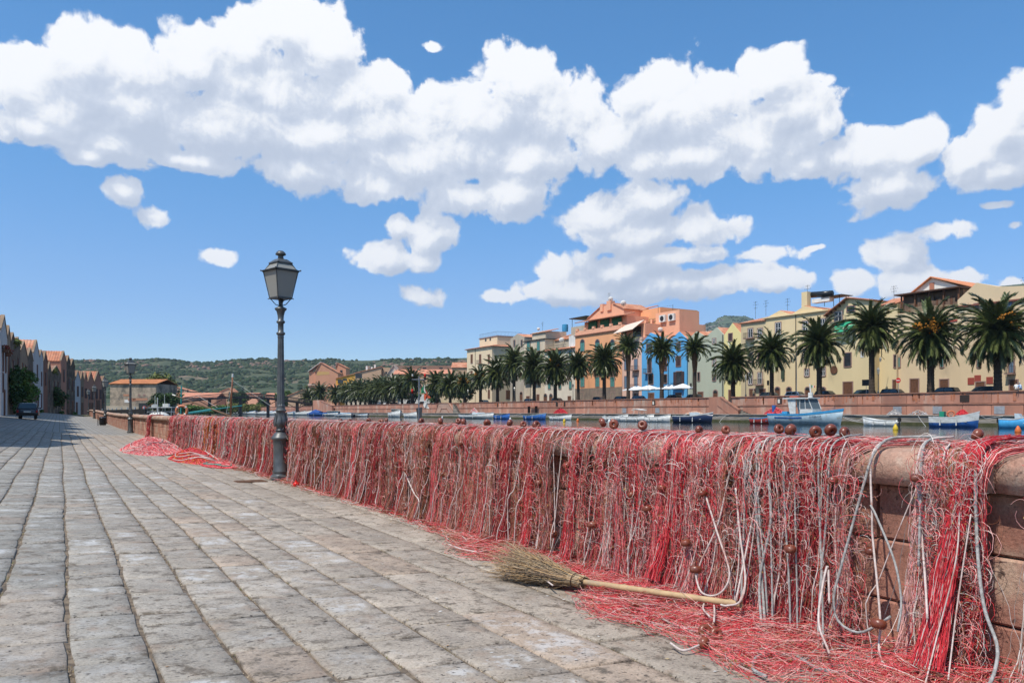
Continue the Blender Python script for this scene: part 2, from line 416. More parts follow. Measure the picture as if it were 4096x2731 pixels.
def slab_size(s):
    xm, ym = (s[0]+s[1])/2, (s[2]+s[3])/2
    d = xm*SY+ym*CY; u = (xm*CY-ym*SY)/max(d, .1)
    vis = abs(u) < .70 and d > 3.1
    return ((s[1]-s[0])*(s[3]-s[2])/d**3) if vis else 0
SLABS.sort(key=slab_size, reverse=True)
# bed under the slabs, then the paved street beyond
def street_mesh():
    xs = np.concatenate([np.linspace(-14, -5.4, 6), np.linspace(-5, 3.98, 22)]); ys = np.concatenate([np.linspace(-12, 1, 8), np.linspace(1.5, 46, 90), np.linspace(47, 160, 50)])
    V = []; F = []
    for y in ys:
        for x in xs:
            sh = .0042*max(0, y-50)
            xx = x + sh
            V.append((xx, y, zg(x, y)-(.012 if y < 46.2 else 0.004)))
    n = len(xs)
    for j in range(len(ys)-1):
        for i in range(n-1): F.append((j*n+i, j*n+i+1, (j+1)*n+i+1, (j+1)*n+i))
    return np_mesh('street', V, F, smooth=True)
def street_material():
    m = bpy.data.materials.new('street_surface'); m.use_nodes = True; t = m.node_tree; b = t.nodes['Principled BSDF']; b.inputs['Roughness'].default_value = .85
    tcx = nd(t, 'ShaderNodeTexCoord'); v = tcx.outputs['Object']; sp = nd(t, 'ShaderNodeSeparateXYZ'); t.links.new(v, sp.inputs[0])
    cb = nd(t, 'ShaderNodeCombineXYZ'); t.links.new(sp.outputs[1], cb.inputs[0]); t.links.new(sp.outputs[0], cb.inputs[1])
    br = nd(t, 'ShaderNodeTexBrick'); br.inputs['Scale'].default_value = 1; br.inputs['Brick Width'].default_value = .6; br.inputs['Row Height'].default_value = .335
    br.inputs['Mortar Size'].default_value = .018; br.inputs['Color1'].default_value = (.28,.265,.235,1); br.inputs['Color2'].default_value = (.22,.21,.19,1); br.inputs['Mortar'].default_value = (.13,.10,.07,1)
    t.links.new(cb.outputs[0], br.inputs['Vector'])
    n1 = nd(t, 'ShaderNodeTexNoise'); n1.inputs['Scale'].default_value = .5; n1.inputs['Detail'].default_value = 7; t.links.new(v, n1.inputs['Vector'])
    n2 = nd(t, 'ShaderNodeTexNoise'); n2.inputs['Scale'].default_value = 16; n2.inputs['Detail'].default_value = 7; t.links.new(v, n2.inputs['Vector'])
    far = mixc(t, 1.0, br.outputs[0], vmul(t, mth(t, 'MULTIPLY_ADD', n1.outputs[0], .9, .55)), 'MULTIPLY')
    near = mixc(t, sstep(t, n2.outputs[0], .38, .62), (.085,.062,.042), (.20,.15,.10))
    f = sstep(t, sp.outputs[1], 45.9, 46.3)
    t.links.new(mixc(t, f, near, far), b.inputs['Base Color'])
    bn = nd(t, 'ShaderNodeBump'); bn.inputs['Distance'].default_value = .008; t.links.new(n2.outputs[0], bn.inputs['Height']); t.links.new(bn.outputs[0], b.inputs['Normal'])
    return m
street = link('street', street_mesh(), None, street_material(), kind='structure')
def slab_mesh(lst, name):
    V = []; F = []; C = []; W = []
    for s in lst:
        v, f, c, w, wr = slab(*s, R); o = len(V); V += v; F += [[i+o for i in q] for q in f]
        wr = 1.0 if wr > .86 else .38 if wr > .5 else .08
        if (s[0]+s[1])/2 > 2.6: wr *= .4
        C += [tuple(c)]*len(v); W += [x*wr for x in w]
    me = np_mesh(name, V, F, M_slab, np.array(C))
    a = me.attributes.new('wear', 'FLOAT', 'POINT'); a.data.foreach_set('value', W)
    return me
for s in SLABS[:300]: link('paving_slab', slab_mesh([s], 'paving_slab'), street)
link('far_paving_slabs', slab_mesh(SLABS[300:], 'far_paving_slabs'), street, kind='stuff')

# dry weeds and grit in the joints
def weeds():
    V = []; F = []; C = []
    rr = np.random.RandomState(3)
    ed = [e for e in EDGES if e > -2.5]
    for k in range(2600):
        y = 2.2+ (rr.rand()**1.7)*26; e = ed[rr.randint(len(ed))]
        if e < -.06*y-.3: continue
        if mnoise.noise(Vector((e*3, y*.9, 5))) < -.05: continue
        x = rowx(e, y)+rr.normal(0, .006); z = zg(x, y)-.012
        if rr.rand() < .55:
            for b in range(rr.randint(5, 12)):
                a = rr.rand()*2*pi; h = rr.uniform(.006, .024); r_ = rr.uniform(.004, .022); w = .0018
                bx, by = x+rr.normal(0, .012), y+rr.normal(0, .02)
                o = len(V); V += [(bx-w*math.sin(a), by+w*math.cos(a), z), (bx+w*math.sin(a), by-w*math.cos(a), z), (bx+r_*math.cos(a), by+r_*math.sin(a), z+h)]
                F.append((o, o+1, o+2)); c = np.array((.20,.145,.055)) if rr.rand() < .75 else np.array((.13,.15,.04)); C += [c*rr.uniform(.7, 1.3)]*3
        else:
            for b in range(5):
                s = rr.uniform(.002, .006); bx, by = x+rr.normal(0, .007), y+rr.normal(0, .04); zz = z+.003
                a = rr.rand()*6; o = len(V)
                for q in range(3): V.append((bx+s*math.cos(a+2.1*q), by+s*math.sin(a+2.1*q), zz))
                V.append((bx, by, zz+s)); F += [(o, o+1, o+3), (o+1, o+2, o+3), (o+2, o, o+3)]
                c = np.array((.34,.27,.19))*rr.uniform(.5, 1.4); C += [c]*4
    return np_mesh('joint_weeds', V, F, mat('dry_plant', (1,1,1), rough=.9, attr='Col'), np.array(C))
link('joint_weeds', weeds(), None, kind='stuff', label='dry weeds and grit growing in the joints of the paving', category='weeds')
def litter():
    V = []; F = []; C = []; rr = np.random.RandomState(5)
    for k in range(420):
        y = 2.5+rr.rand()**1.5*18; x = -.05*y+rr.rand()*(3.7+.05*y)
        if rr.rand() < .5: x = 3.0+rr.normal(0, .3)
        if x > 3.8: continue
        z = zg(x, y)+.004; s = rr.uniform(.004, .011); a = rr.rand()*6; o = len(V)
        for q in range(4): V.append((x+s*math.cos(a+1.57*q)*(1.6 if q % 2 else .8), y+s*math.sin(a+1.57*q), z+rr.rand()*.004))
        V.append((x, y, z+s*.5)); F += [(o+q, o+(q+1) % 4, o+4) for q in range(4)]
        C += [np.array([(.62,.6,.56), (.36,.22,.12), (.10,.08,.06), (.55,.42,.25)][rr.randint(4)])*rr.uniform(.7, 1)]*5
    return np_mesh('litter', V, F, MATS['dry_plant'], np.array(C))
link('litter', litter(), None, kind='stuff', label='small bits of shell, twig and grit strewn on the paving', category='litter')
k = MB()
for i in range(9): k.box(-.24, .24, -.2+.045*i, -.165+.045*i, .004, .014)
k.box(-.27, .27, -.23, .23, .0, .008)
o = k.obj('drain_cover', mat('rusty_iron', (.17,.085,.045), (.10,.055,.035), 20, .85, .002, 80)); o.location = onZ(1000, 1925, .006)
tag(o, 'flat rusty metal drain cover let into the paving near the tall lamp', 'drain cover')

# ---------------------------------------------------------------- river wall
def wz(y): return .5*sm((y-60)/90)
def wx(y): return .0042*max(0, y-50)
river_wall = thing('river_wall', 'low reddish stone wall with thick rounded coping along the street', 'wall', (0, 0, 0))
def jit(vs, a, rr): return [(x+rr.uniform(-a, a), y+rr.uniform(-a, a), z+rr.uniform(-a, a)) for x, y, z in vs]
CAPP = [(3.90,.905),(3.80,.91),(3.797,1.01),(3.808,1.05),(3.835,1.082),(3.875,1.100),(3.93,1.107),(4.10,1.109),(4.27,1.106),(4.33,1.088),(4.37,1.05),(4.38,1.0),(4.38,.91)]
def cap_stone(y0, y1, nseg=6):
    k = MB(); rr = R; vs = []; n = len(CAPP); dx, dz = rr.uniform(-.006, .006), rr.uniform(-.005, .005)
    for j in range(nseg+1):
        y = y0+.003+(y1-y0-.006)*j/nseg
        e = .006 if j in (0, nseg) else 0
        for (x, z) in CAPP:
            q = mnoise.noise(Vector((x*5, y*3, z*5)))*.006
            vs.append((x+dx+wx(y)+q+(e if x < 4 else -e), y, z+dz+wz(y)+q-(e if z > 1 else 0)))
    fs = [(j*n+i, j*n+(i+1) % n, (j+1)*n+(i+1) % n, (j+1)*n+i) for j in range(nseg) for i in range(n)] + [tuple(range(n))[::-1], tuple(nseg*n+i for i in range(n))]
    k.add(vs, fs); return k
def wall_block(y0, y1, z0, z1):
    k = MB(); rr = R; g = .006; f = 3.90+rr.uniform(-.007, .007); b = .012
    V = []
    for (x, e) in ((4.3, 0), (f+b, 0), (f, b)):
        for (s, t_) in ((0,0),(1,0),(1,1),(0,1)):
            V.append((x+wx(y0)+rr.uniform(-.002, .002), y0+g+(y1-y0-2*g)*s+(e if s == 0 else -e), z0+g*.6+(z1-z0-g*1.2)*t_+(e if t_ == 0 else -e)+wz(y0)))
    F = [(0,1,2,3)] + [(r*4+i, (r+1)*4+i, (r+1)*4+(i+1) % 4, r*4+(i+1) % 4) for r in range(2) for i in range(4)] + [(8,11,10,9)]
    k.add(V, F); return k
y = -1.2; LAST = None
while y < 56:
    ln = R.uniform(1.15, 1.75)
    if abs(y-2.0) < .4: ln = 3.05-y
    cap_stone(y, y+ln).obj('cap_stone', M_cap, river_wall, True); y += ln
ycap = y
far = MB()
while y < 146: c = cap_stone(y, y+1.6, 1); far.add(c.v, c.f); y += 1.6
far.obj('far_cap_stones', M_cap, river_wall, True, kind='stuff')
for (z0, z1) in ((-.08, .27), (.27, .60), (.60, .905)):
    y = -1.2-R.random()*.5
    while y < 56:
        ln = R.uniform(.75, 1.3) if y < 40 else R.uniform(1, 1.6)
        wall_block(y, y+ln, z0, z1).obj('wall_block', M_wall, river_wall); y += ln
far = MB()
for (z0, z1) in ((-.08, .27), (.27, .60), (.60, .905)):
    y = 57
    while y < 146: b_ = wall_block(y, y+1.2, z0, z1); far.add(b_.v, b_.f); y += 1.2
far.obj('far_wall_blocks', M_wall, river_wall, kind='stuff')
k = MB(); k.box(3.935, 4.28, -1.5, 50, -2.4, .90); k.prism([(3.935, 50, -2.4), (4.28, 50, -2.4), (4.68, 147, -2.4), (4.335, 147, -2.4)][::-1], (0, 0, 3.3)); k.obj('wall_core', mat('mortar', (.16,.12,.09), (.10,.08,.06), 8, .95), river_wall)
M_quayc = mat('quay_concrete', (.26,.235,.20), (.18,.165,.14), 2.5, .9, .01, 20)
k = MB(); k.box(4.70, 5.4, -1.5, 147, -2.4, -.12); tag(k.obj('river_footing', M_quayc), kind='structure')

# ---------------------------------------------------------------- nets
M_net = mat('net_twine', (1,1,1), (.72,.66,.60), 30, .62, attr='Col', spec=.25, r2=(.4, .7))
M_rope_w = mat('pale_rope', (.62,.52,.47), (.48,.38,.34), 40, .7, .002, 220, c3=(.40,.20,.16), s3=6, t3=(.55,.7))
M_rope_g = mat('grey_rope', (.40,.385,.36), (.24,.23,.215), 50, .8, .003, 180)
M_rope_t = mat('green_rope', (.14,.36,.27), (.10,.25,.20), 40, .8)
M_float = mat('float_plastic', (.20,.052,.026), (.15,.040,.022), 9, .33, .0015, 30, spec=.5, c3=(.27,.12,.08), s3=14, t3=(.56,.68), objrand=.18)
YW = [0, 1.5, 2.3, 2.6, 3.0, 3.5, 3.9, 4.15, 4.4, 4.8, 5.3, 5.8, 6.2, 6.6, 7.2, 8, 10, 15, 16, 18, 20, 23, 26, 40]
XW = [2.7, 2.75, 2.86, 2.90, 3.08, 3.10, 2.92, 3.10, 3.36, 3.40, 3.40, 3.32, 3.10, 3.3, 3.52, 3.62, 3.64, 3.5, 3.5, 3.45, 3.35, 3.35, 3.6, 3.6]
def xmin(y): return np.interp(y, YW, XW)
RED, PINK, PALE, BRN, WHT, GRY, ORG, TEAL, BLUSH, DRK = [np.array(c) for c in ((.68,.045,.060),(.86,.17,.18),(.84,.46,.42),(.34,.14,.07),(.74,.68,.62),(.36,.36,.37),(.72,.26,.04),(.22,.40,.33),(.64,.30,.22),(.05,.035,.03))]
def pick(rr, pal):
    r_ = rr.rand()*sum(w for _, w in pal)
    for c, w in pal:
        r_ -= w
        if r_ <= 0: return c
    return pal[-1][0]
def net_strands(y0, y1, dens, rad, pal, seed, clump=.09, cover=1.0, lean=.05, land=1.0, P=24, solo=.20, gaps=()):
    rr = np.random.RandomState(seed)
    paths = []; rads = []; cols = []
    nc = max(1, int((y1-y0)/clump)); per = max(1, int(dens*(y1-y0)/nc))
    for c in range(nc):
        yc = y0+(c+.5+rr.uniform(-.6, .6))*(y1-y0)/nc
        if rr.rand() > cover: continue
        if any(a < yc < b for a, b in gaps): continue
        ln = rr.normal(0, lean); wd = clump*rr.uniform(.22, .62); layer = rr.uniform(.0, .10); cc = pick(rr, pal)
        ph1, ph2 = rr.rand(2)*6; am = rr.uniform(0, .018); tight = rr.uniform(.35, .9); ytop = rr.normal(0, .10)
        n = int(per*rr.uniform(.4, 1.7)); cv = rr.uniform(.7, 1.12); pinch = rr.uniform(.3, .8)
        for q in range(n):
            off = rr.normal(0, 1)*wd*.75; s = np.linspace(0, 1, P)
            x = np.empty(P); y = np.empty(P); z = np.empty(P)
            xs = rr.uniform(3.92, 4.38); th = rr.uniform(.0, .022); lay = layer+rr.uniform(0, .035)
            # over the coping
            kx = [xs, (xs+3.88)/2, 3.875, 3.825, 3.79-lay*.3, 3.78-lay*.55]; kz = [1.113, 1.116, 1.108, 1.085, 1.03, .96]
            for i in range(6): x[i], z[i] = kx[i], kz[i]+th*(1 if i < 4 else .3)
            z[0] += rr.uniform(0, .01)
            x[1:5] -= lay*.25
            yy = np.linspace(ytop+rr.normal(0, .10), 0, 5); y[:5] = yc+off*1.1+yy
            nh = P-6-5; zb = rr.uniform(.015, .11)*land
            if land > .3 and rr.rand() < .10: zb = rr.uniform(.1, .75)
            zz = np.linspace(.89, zb, nh); z[6:6+nh] = zz; u_ = (1.0-zz)
            x[6:6+nh] = 3.78-lay*.6-lay*.6*u_-.045*np.sin(u_*2.2+ph1)*0.5+rr.normal(0, .0045, nh)-.07*np.clip(.25-zz, 0, .25)/.25
            wv = 1-(1-pinch)*np.sin(np.clip(u_, 0, 1)*pi*.9)
            y[6:6+nh] = yc+off*wv+(ln+rr.normal(0, .03)+(rr.normal(0, .16) if rr.rand() < .08 else 0))*u_+am*np.sin(u_*7+ph2)+rr.normal(0, .006, 1)*np.sin(u_*14+rr.rand()*6)+rr.normal(0, .0042, nh)
            y[5] = (y[4]+y[6])/2
            # run out on the ground
            nl = 5; xo = x[5+nh]; yo = y[5+nh]
            room = max(.02, xo-xmin(yo)); le = room*rr.rand()**1.6*min(1, land) if zb < .12 else .02
            if zb >= .12:
                a = rr.rand()*6; t_ = np.arange(1, nl+1)/nl
                x[6+nh:] = xo-.02*np.sin(a+t_*3); y[6+nh:] = yo+.03*np.cos(a+t_*3)-.03*np.cos(a); z[6+nh:] = zb-.03*np.sin(t_*3.)
            else:
                a = rr.normal(0, .7); t_ = np.arange(1, nl+1)/nl; b = rr.normal(0, .8)
                x[6+nh:] = xo-le*t_*np.cos(a+b*t_); y[6+nh:] = yo+le*t_*np.sin(a+b*t_)
                z[6+nh:] = .012+(zb*.9)*(1-t_)**1.3+rr.rand()*.03*(1-t_)
            paths.append(np.stack([x, y, z], 1)); rads.append(rad*rr.uniform(.6, 1.35)*(1.7 if rr.rand() < .05 else 1))
            c_ = cc if rr.rand() > solo*2.2 else pick(rr, pal)
            if rr.rand() < solo*.8: c_ = [WHT, PALE, GRY, BRN, PALE][rr.randint(5)]
            cols.append(c_*rr.uniform(.45, 1.3)*cv)
    return np.array(paths), np.array(rads), np.array(cols)
def loops(n, fy, seed, pal, rad, where='face', size=(.012, .06), P=8):
    """loose curls of twine: on the hanging face, over the coping or on the ground"""
    rr = np.random.RandomState(seed); t = np.linspace(0, 1, P); out = []; rads = []; cols = []
    for i in range(n):
        yc = fy(rr); a0 = rr.rand()*6.28; r_ = rr.uniform(*size); turn = rr.uniform(1.5, 5.5); st = rr.uniform(.4, 1.6)
        if where == 'face':
            zc = rr.uniform(.05, 1.1); xc = 3.79-rr.uniform(.03, .16)
            pts = np.stack([xc+r_*.5*np.sin(a0*2+t*3), yc+r_*np.cos(a0+turn*t), zc+st*r_*np.sin(a0+turn*t)], 1)
        elif where == 'top':
            xc = rr.uniform(3.85, 4.38); zc = 1.118+rr.rand()*.012
            pts = np.stack([xc+r_*np.cos(a0+turn*t), yc+r_*1.5*np.sin(a0+turn*t), zc+np.abs(r_*.5*np.sin(a0*3+t*3.1))], 1)
        else:
            xm = xmin(yc); xc = 3.82-(3.82-xm-.03)*rr.rand()**.8; h = .10*np.clip((xc-xm)/.6, 0.05, 1)
            zc = .01+rr.rand()*h
            pts = np.stack([xc+r_*np.cos(a0+turn*t), yc+st*r_*np.sin(a0+turn*t), np.maximum(.008, zc+r_*.25*np.sin(a0*3+t*4))], 1)
        out.append(pts); rads.append(rad*rr.uniform(.6, 1.3)); cols.append(pick(rr, pal)*rr.uniform(.7, 1.3))
    return np.array(out), np.array(rads), np.array(cols)
def join_tubes(parts, sides=3, refs=None):
    V = []; F = []; C = []; o = 0
    for i, (P, r_, c) in enumerate(parts):
        if len(P) == 0: continue
        v, f, cc = tubes_np(P, r_, c, sides, (refs[i] if refs else (0, 1, .02))); V.append(v); F.append(f+o); C.append(cc); o += len(v)
    return np.concatenate(V), np.concatenate(F), np.concatenate(C)
def weedbits(n, fy, seed):
    n = int(n*2.2)
    """dried seaweed and husks caught in the net: small brown flakes"""
    rr = np.random.RandomState(seed); V = []; F = []; C = []
    for i in range(n):
        y = fy(rr); w = rr.rand()
        if w < .55: c = (3.76-rr.uniform(0, .14), y, rr.uniform(.02, 1.08))
        else: xm = xmin(y); x_ = 3.8-(3.8-xm+.08)*rr.rand()**.7; c = (x_, y, .012+rr.rand()*.05)
        s = rr.uniform(.004, .012); a = rr.normal(0, 1, (3, 3)); a /= np.linalg.norm(a, axis=1)[:, None]; o = len(V)
        V += [tuple(np.array(c)+a[q]*s) for q in range(3)]; F.append((o, o+1, o+2)); C += [np.array([(.24,.12,.03),(.14,.075,.03),(.33,.20,.07)][rr.randint(3)])*rr.uniform(.6, 1.2)]*3
    return V, F, C
def float_mesh():
    k = MB(); n, m = 18, 10; vs = []
    for j in range(m):                      # a bun with a hole along its axis
        a = 2*pi*j/m; rr_, zz = .0230+.0185*math.cos(a), .0255*math.sin(a)
        vs += [(rr_*math.cos(2*pi*i/n), rr_*math.sin(2*pi*i/n), zz*(1.0)) for i in range(n)]
    k.add(vs, [(j*n+i, j*n+(i+1) % n, ((j+1) % m)*n+(i+1) % n, ((j+1) % m)*n+i) for j in range(m) for i in range(n)])
    return k.mesh('float', M_float, True)
FLOATM = float_mesh()
NETS = []
def make_net(label, y0, y1, dens, rad, pal, seed, **kw):
    lp = kw.pop('loop', 0); gaps = kw.get('gaps', ()); bits = kw.pop('bits', 0); pile = kw.pop('pile', 0); top = kw.pop('top', 0)
    root = thing('fishing_net', label, 'fishing net', (3.8, (y0+y1)/2, 0), 0, 'fishing nets hung over the river wall to dry')
    def fy(rr):
        while True:
            y = y0+(y1-y0)*rr.rand()
            if not any(a < y < b for a, b in gaps): return y
    fg = lambda rr: y0+(y1-y0)*rr.rand()
    parts = [net_strands(y0, y1, dens, rad, pal, seed, **kw)]; refs = [(0, 1, .02)]
    if lp: parts.append(loops(lp, fy, seed+1, pal+[(WHT, .7), (PALE, .9), (BRN, .5)], rad*.8, 'face', (.010, .075), 9)); refs.append((1, .1, .1))
    if top: parts.append(loops(top, fy, seed+2, pal+[(WHT, .4), (PALE, .4)], rad*.8, 'top', (.01, .05))); refs.append((.1, .1, 1))
    if pile: parts.append(loops(pile, fg, seed+3, [(PINK, 1.3), (RED, 1), (PALE, .9), (BLUSH, .5), (WHT, .2), (BRN, .2)], rad*.85, 'ground', (.03, .22), 12)); refs.append((.1, .05, 1))
    V, F, C = join_tubes(parts, 3, refs)
    V[:, 1] -= (y0+y1)/2; V[:, 0] -= 3.8
    link('netting', np_mesh('netting', V, F, M_net, C), root, kind='stuff')
    if bits:
        v, f, c = weedbits(bits, fg, seed+9); v = np.array(v); v[:, 1] -= (y0+y1)/2; v[:, 0] -= 3.8
        link('dried_seaweed', np_mesh('dried_seaweed', v, f, MATS['dry_plant'], np.array(c)), root, kind='stuff')
    NETS.append((y0, y1, root)); return root
RP = [(RED, 1.3), (PINK, 1.1), (PALE, .8), (BLUSH, .3), (BRN, .2), (WHT, .25)]
BP = [(RED, .9), (BLUSH, .9), (BRN, 1.1), (PINK, .45), (PALE, .3), (DRK, .10)]
make_net('ragged pink net bundle hanging at the right edge with bare wall to its left', 0.7, 1.8, 319, 0.0015, RP, 21, clump=.10, cover=.85, loop=160, bits=120, pile=700, top=200, gaps=((1.62, 1.70),))
make_net('pink and white net bundle hung with grey ropes between two bare stretches of wall', 1.98, 2.27, 928, 0.0015, RP+[(WHT, .35), (GRY, .15)], 22, clump=.06, loop=900, bits=400, pile=1100, top=300, lean=.06)
make_net('deep pink net over the wall with two grey ropes meeting low down', 2.585, 3.62, 899, 0.0015, RP+[(WHT, .18)], 23, clump=.085, cover=.86, loop=1426, bits=800, pile=1500, top=600)
make_net('crimson net behind the bamboo end of the twig broom handle', 3.62, 4.72, 899, 0.0015, [(RED, 1.6), (PINK, 1), (PALE, .6), (BRN, .3), (WHT, .25)], 24, clump=.09, cover=.84, loop=1550, bits=800, pile=1500, top=600, gaps=((4.02, 4.10),))
make_net('red net with brown threads behind the bristles of the twig broom', 4.72, 6.05, 754, 0.0016, [(RED, 1.3), (PINK, 1), (BLUSH, .6), (BRN, .35), (PALE, .3)], 25, clump=.10, cover=.80, loop=1364, bits=800, pile=900, top=600, gaps=((5.38, 5.64), (4.98, 5.06)))
make_net('dusty red net with patches of bare coping showing, past the broom bristles', 6.05, 7.9, 623, 0.0018, [(RED, 1), (BLUSH, .8), (BRN, .5), (PINK, .7), (PALE, .3)], 26, gaps=((6.22, 6.32), (6.72, 6.82), (7.2, 7.34)), clump=.11, cover=.78, loop=1364, bits=900, pile=600, top=600)
make_net('brownish red net full of dried weed, in the middle of the wall', 7.9, 11.2, 468, 0.0022, BP, 27, clump=.12, cover=1, loop=1600, bits=1500, pile=400, top=700, lean=.04)
make_net('brown and rust net hanging just this side of the tall lamp', 11.2, 14.75, 390, 0.0026, BP, 28, clump=.13, cover=1, loop=1400, bits=1400, pile=300, top=500, lean=.03)
make_net('dark rusty net hanging right behind the tall lamp', 15.05, 19.4, 338, 0.0032, BP+[(RED, .8)], 29, clump=.15, cover=1, loop=1100, bits=900, pile=300, top=400, lean=.03)
make_net('red net with pale green strands, just beyond the tall lamp', 19.4, 21.9, 299, 0.0041, [(RED, 1), (PINK, .9), (TEAL, .5), (WHT, .35), (PALE, .5)], 30, clump=.16, cover=1, loop=400, bits=200, pile=500, top=300, lean=.02)
make_net('net with a bright orange and yellow stripe down it', 21.9, 24.4, 252, 0.0043, [(ORG, 1.3), (PINK, .8), (RED, .7), (PALE, .5)], 31, clump=.17, cover=1, loop=400, bits=150, pile=400, top=300, lean=.02)
make_net('farthest wide net, grey pink, ending beside bare wall', 24.4, 33, 195, 0.0060, [(RED, 1), (PINK, .8), (PALE, .8), (BRN, .4), (GRY, .3)], 32, clump=.2, cover=1, loop=500, bits=200, pile=200, top=300, lean=.02)
nb = make_net('single thin bunch of red net hanging alone on the bare wall', 40.6, 41.7, 299, 0.0060, [(RED, 1.2), (PINK, .8), (PALE, .4)], 33, clump=.2, cover=1, loop=60, top=60, pile=0, lean=.02)

def foot_litter():
    rr = np.random.RandomState(77); V = []; F = []; C = []
    for i in range(5200):
        y = 2.4+rr.rand()**.8*16; xm = xmin(y); x = xm-.02+rr.normal(0, .07)-(rr.rand() < .15)*rr.rand()*.3
        if x > 3.85: continue
        s = rr.uniform(.004, .012); a = rr.normal(0, 1, (3, 3)); a /= np.linalg.norm(a, axis=1)[:, None]; a[:, 2] *= .6; o = len(V); z = .008+rr.rand()*.018
        V += [(x+a[q, 0]*s*1.4, y+a[q, 1]*s*1.4, max(.004, z+a[q, 2]*s)) for q in range(3)]; F.append((o, o+1, o+2)); C += [np.array([(.20,.11,.035),(.11,.06,.03),(.30,.19,.07)][rr.randint(3)])*rr.uniform(.6, 1.2)]*3
    link('seaweed_litter', np_mesh('seaweed_litter', V, F, MATS['dry_plant'], np.array(C)), None, kind='stuff', label='brown dried seaweed crumbs along the edge of the nets', category='litter')
foot_litter()
# ropes lying over the coping; each a part of its net
def net_at(y):
    return min(NETS, key=lambda t: 0 if t[0] <= y <= t[1] else min(abs(y-t[0]), abs(y-t[1])))[2]
def spline(pts, n):
    pts = [Vector(p) for p in pts]; pts = [pts[0]*2-pts[1]]+pts+[pts[-1]*2-pts[-2]]; out = []
    m = len(pts)-3
    for i in range(n):
        t = i/(n-1)*m; k_ = min(int(t), m-1); f = t-k_; a, b, c, d = pts[k_:k_+4]
        out.append(.5*((2*b)+(c-a)*f+(2*a-5*b+4*c-d)*f*f+(3*b-a-3*c+d)*f*f*f))
    return out
def rope(pts, r, m, name='rope', n=30, sides=6):
    y = pts[len(pts)//2][1]; root = net_at(y); L0 = root.location
    k = MB(); k.tube([(p[0]-L0.x, p[1]-L0.y, p[2]-L0.z) for p in spline(pts, n)], r, sides)
    return k.obj(name, m, root, True)
def hang(y, r, m, top=(4.2, .25), ye=None, end=None, bow=0.0, out=.15, zend=.06, tail=None):
    ye = y if ye is None else ye
    pts = [(top[0], y+top[1], 1.137), ((top[0]+3.9)/2, y+top[1]*.45, 1.145), (3.87, y+.03, 1.14), (3.80, y+.01, 1.112), (3.755, y, 1.04), (3.735, y, .93)]
    for i in range(1, 5):
        f = i/5; pts.append((3.735-out*f, y+(ye-y)*f+bow*math.sin(f*pi), .93-(.93-zend)*f))
    if tail: pts += tail
    else: pts += [(3.735-out-.03, ye, zend), (3.68-out, ye+R.uniform(-.08, .08), .035), (3.60-out, ye+R.uniform(-.16, .16), .025)]
    rope(pts, r, m)
rr = R
for i in range(34):
    y = 2.05+i*.115+rr.uniform(-.03, .03)
    if 2.42 < y < 2.74: continue
    hang(y, .0043*rr.uniform(.7, 1.15), M_rope_w, (rr.uniform(4.0, 4.3), rr.uniform(-.1, .4)), y+rr.normalvariate(0, .07), out=rr.uniform(.03, .12), bow=rr.normalvariate(0, .03), zend=rr.uniform(.05, .3))
for i in range(46):
    y = 6.0+i*.20+rr.uniform(-.06, .06)
    hang(y, .0046*rr.uniform(.6, 1.1)*(1+.03*(y-6)), M_rope_w, (rr.uniform(4.0, 4.3), rr.uniform(-.1, .5)), y+rr.normalvariate(0, .07), out=rr.uniform(.05, .13), bow=rr.normalvariate(0, .03), zend=rr.uniform(.05, .5))
for i in range(14):
    y = 15.3+i*.9+rr.uniform(-.3, .3); hang(y, .011, [M_rope_w, M_rope_t, M_rope_g][i % 3] if 19 < y < 22.5 else M_rope_w, (4.15, .3), y+rr.normalvariate(0, .05), out=.12, bow=0)
def dro(x, y, X):   # display pixel to a point on the plane at this X
    return onX(x*K, y*K, X)
def sketch(pts, r, m, n=34):
    """rope given by points of the 2352 px view, each with its own distance from the wall"""
    rope([tuple(dro(x, y, X)) for x, y, X in pts], r, m, n=n, sides=8)
G = .0072
sketch([(2160,1003,4.05),(2080,1003,3.95),(2035,1010,3.86),(2005,1045,3.77),(1990,1090,3.72),(1965,1180,3.66),(1935,1290,3.60),(1915,1370,3.56),(1925,1425,3.55),(1970,1452,3.54),(2015,1435,3.54),(2045,1415,3.53)], G, M_rope_g)
sketch([(2150,1000,4.1),(2050,1008,3.90),(2003,1045,3.77),(2003,1180,3.70),(2005,1240,3.69),(2015,1340,3.62),(2022,1430,3.55),(2020,1500,3.5),(2050,1560,3.35)], G*.8, M_rope_w)
sketch([(2000,1160,3.70),(2015,1190,3.66),(2055,1290,3.60),(2070,1380,3.56),(2062,1450,3.5)], G*.8, M_rope_g)
for (x, dx_) in ((1768, 5), (1800, 12), (1825, 5), (1712, -8), (1738, 20), (1905, -20), (1880, 8)):
    sketch([(x+75,998,4.15),(x+35,1003,3.93),(x+8,1022,3.81),(x,1060,3.74),(x+dx_*.3,1180,3.70),(x+dx_,1330,3.64),(x+dx_*1.3,1450,3.58),(x+dx_*1.2,1490,3.5)], G*R.uniform(.7, 1), M_rope_g)
sketch([(1765,1100,3.72),(1770,1200,3.68),(1745,1330,3.62),(1750,1450,3.5)], G*1.1, M_rope_g)
sketch([(1745,1060,3.76),(1735,1110,3.72),(1742,1240,3.68),(1752,1360,3.62),(1758,1450,3.5)], G*1.15, M_rope_g)
sketch([(2190,1003,4.0),(2140,1008,3.88),(2115,1030,3.79),(2105,1090,3.73),(2112,1150,3.70),(2118,1240,3.67),(2125,1330,3.6),(2130,1420,3.5)], G*.8, M_rope_w)
sketch([(2170,1003,4.0),(2135,1010,3.86),(2118,1040,3.76),(2114,1160,3.69),(2110,1300,3.62)], G*.9, M_rope_g)
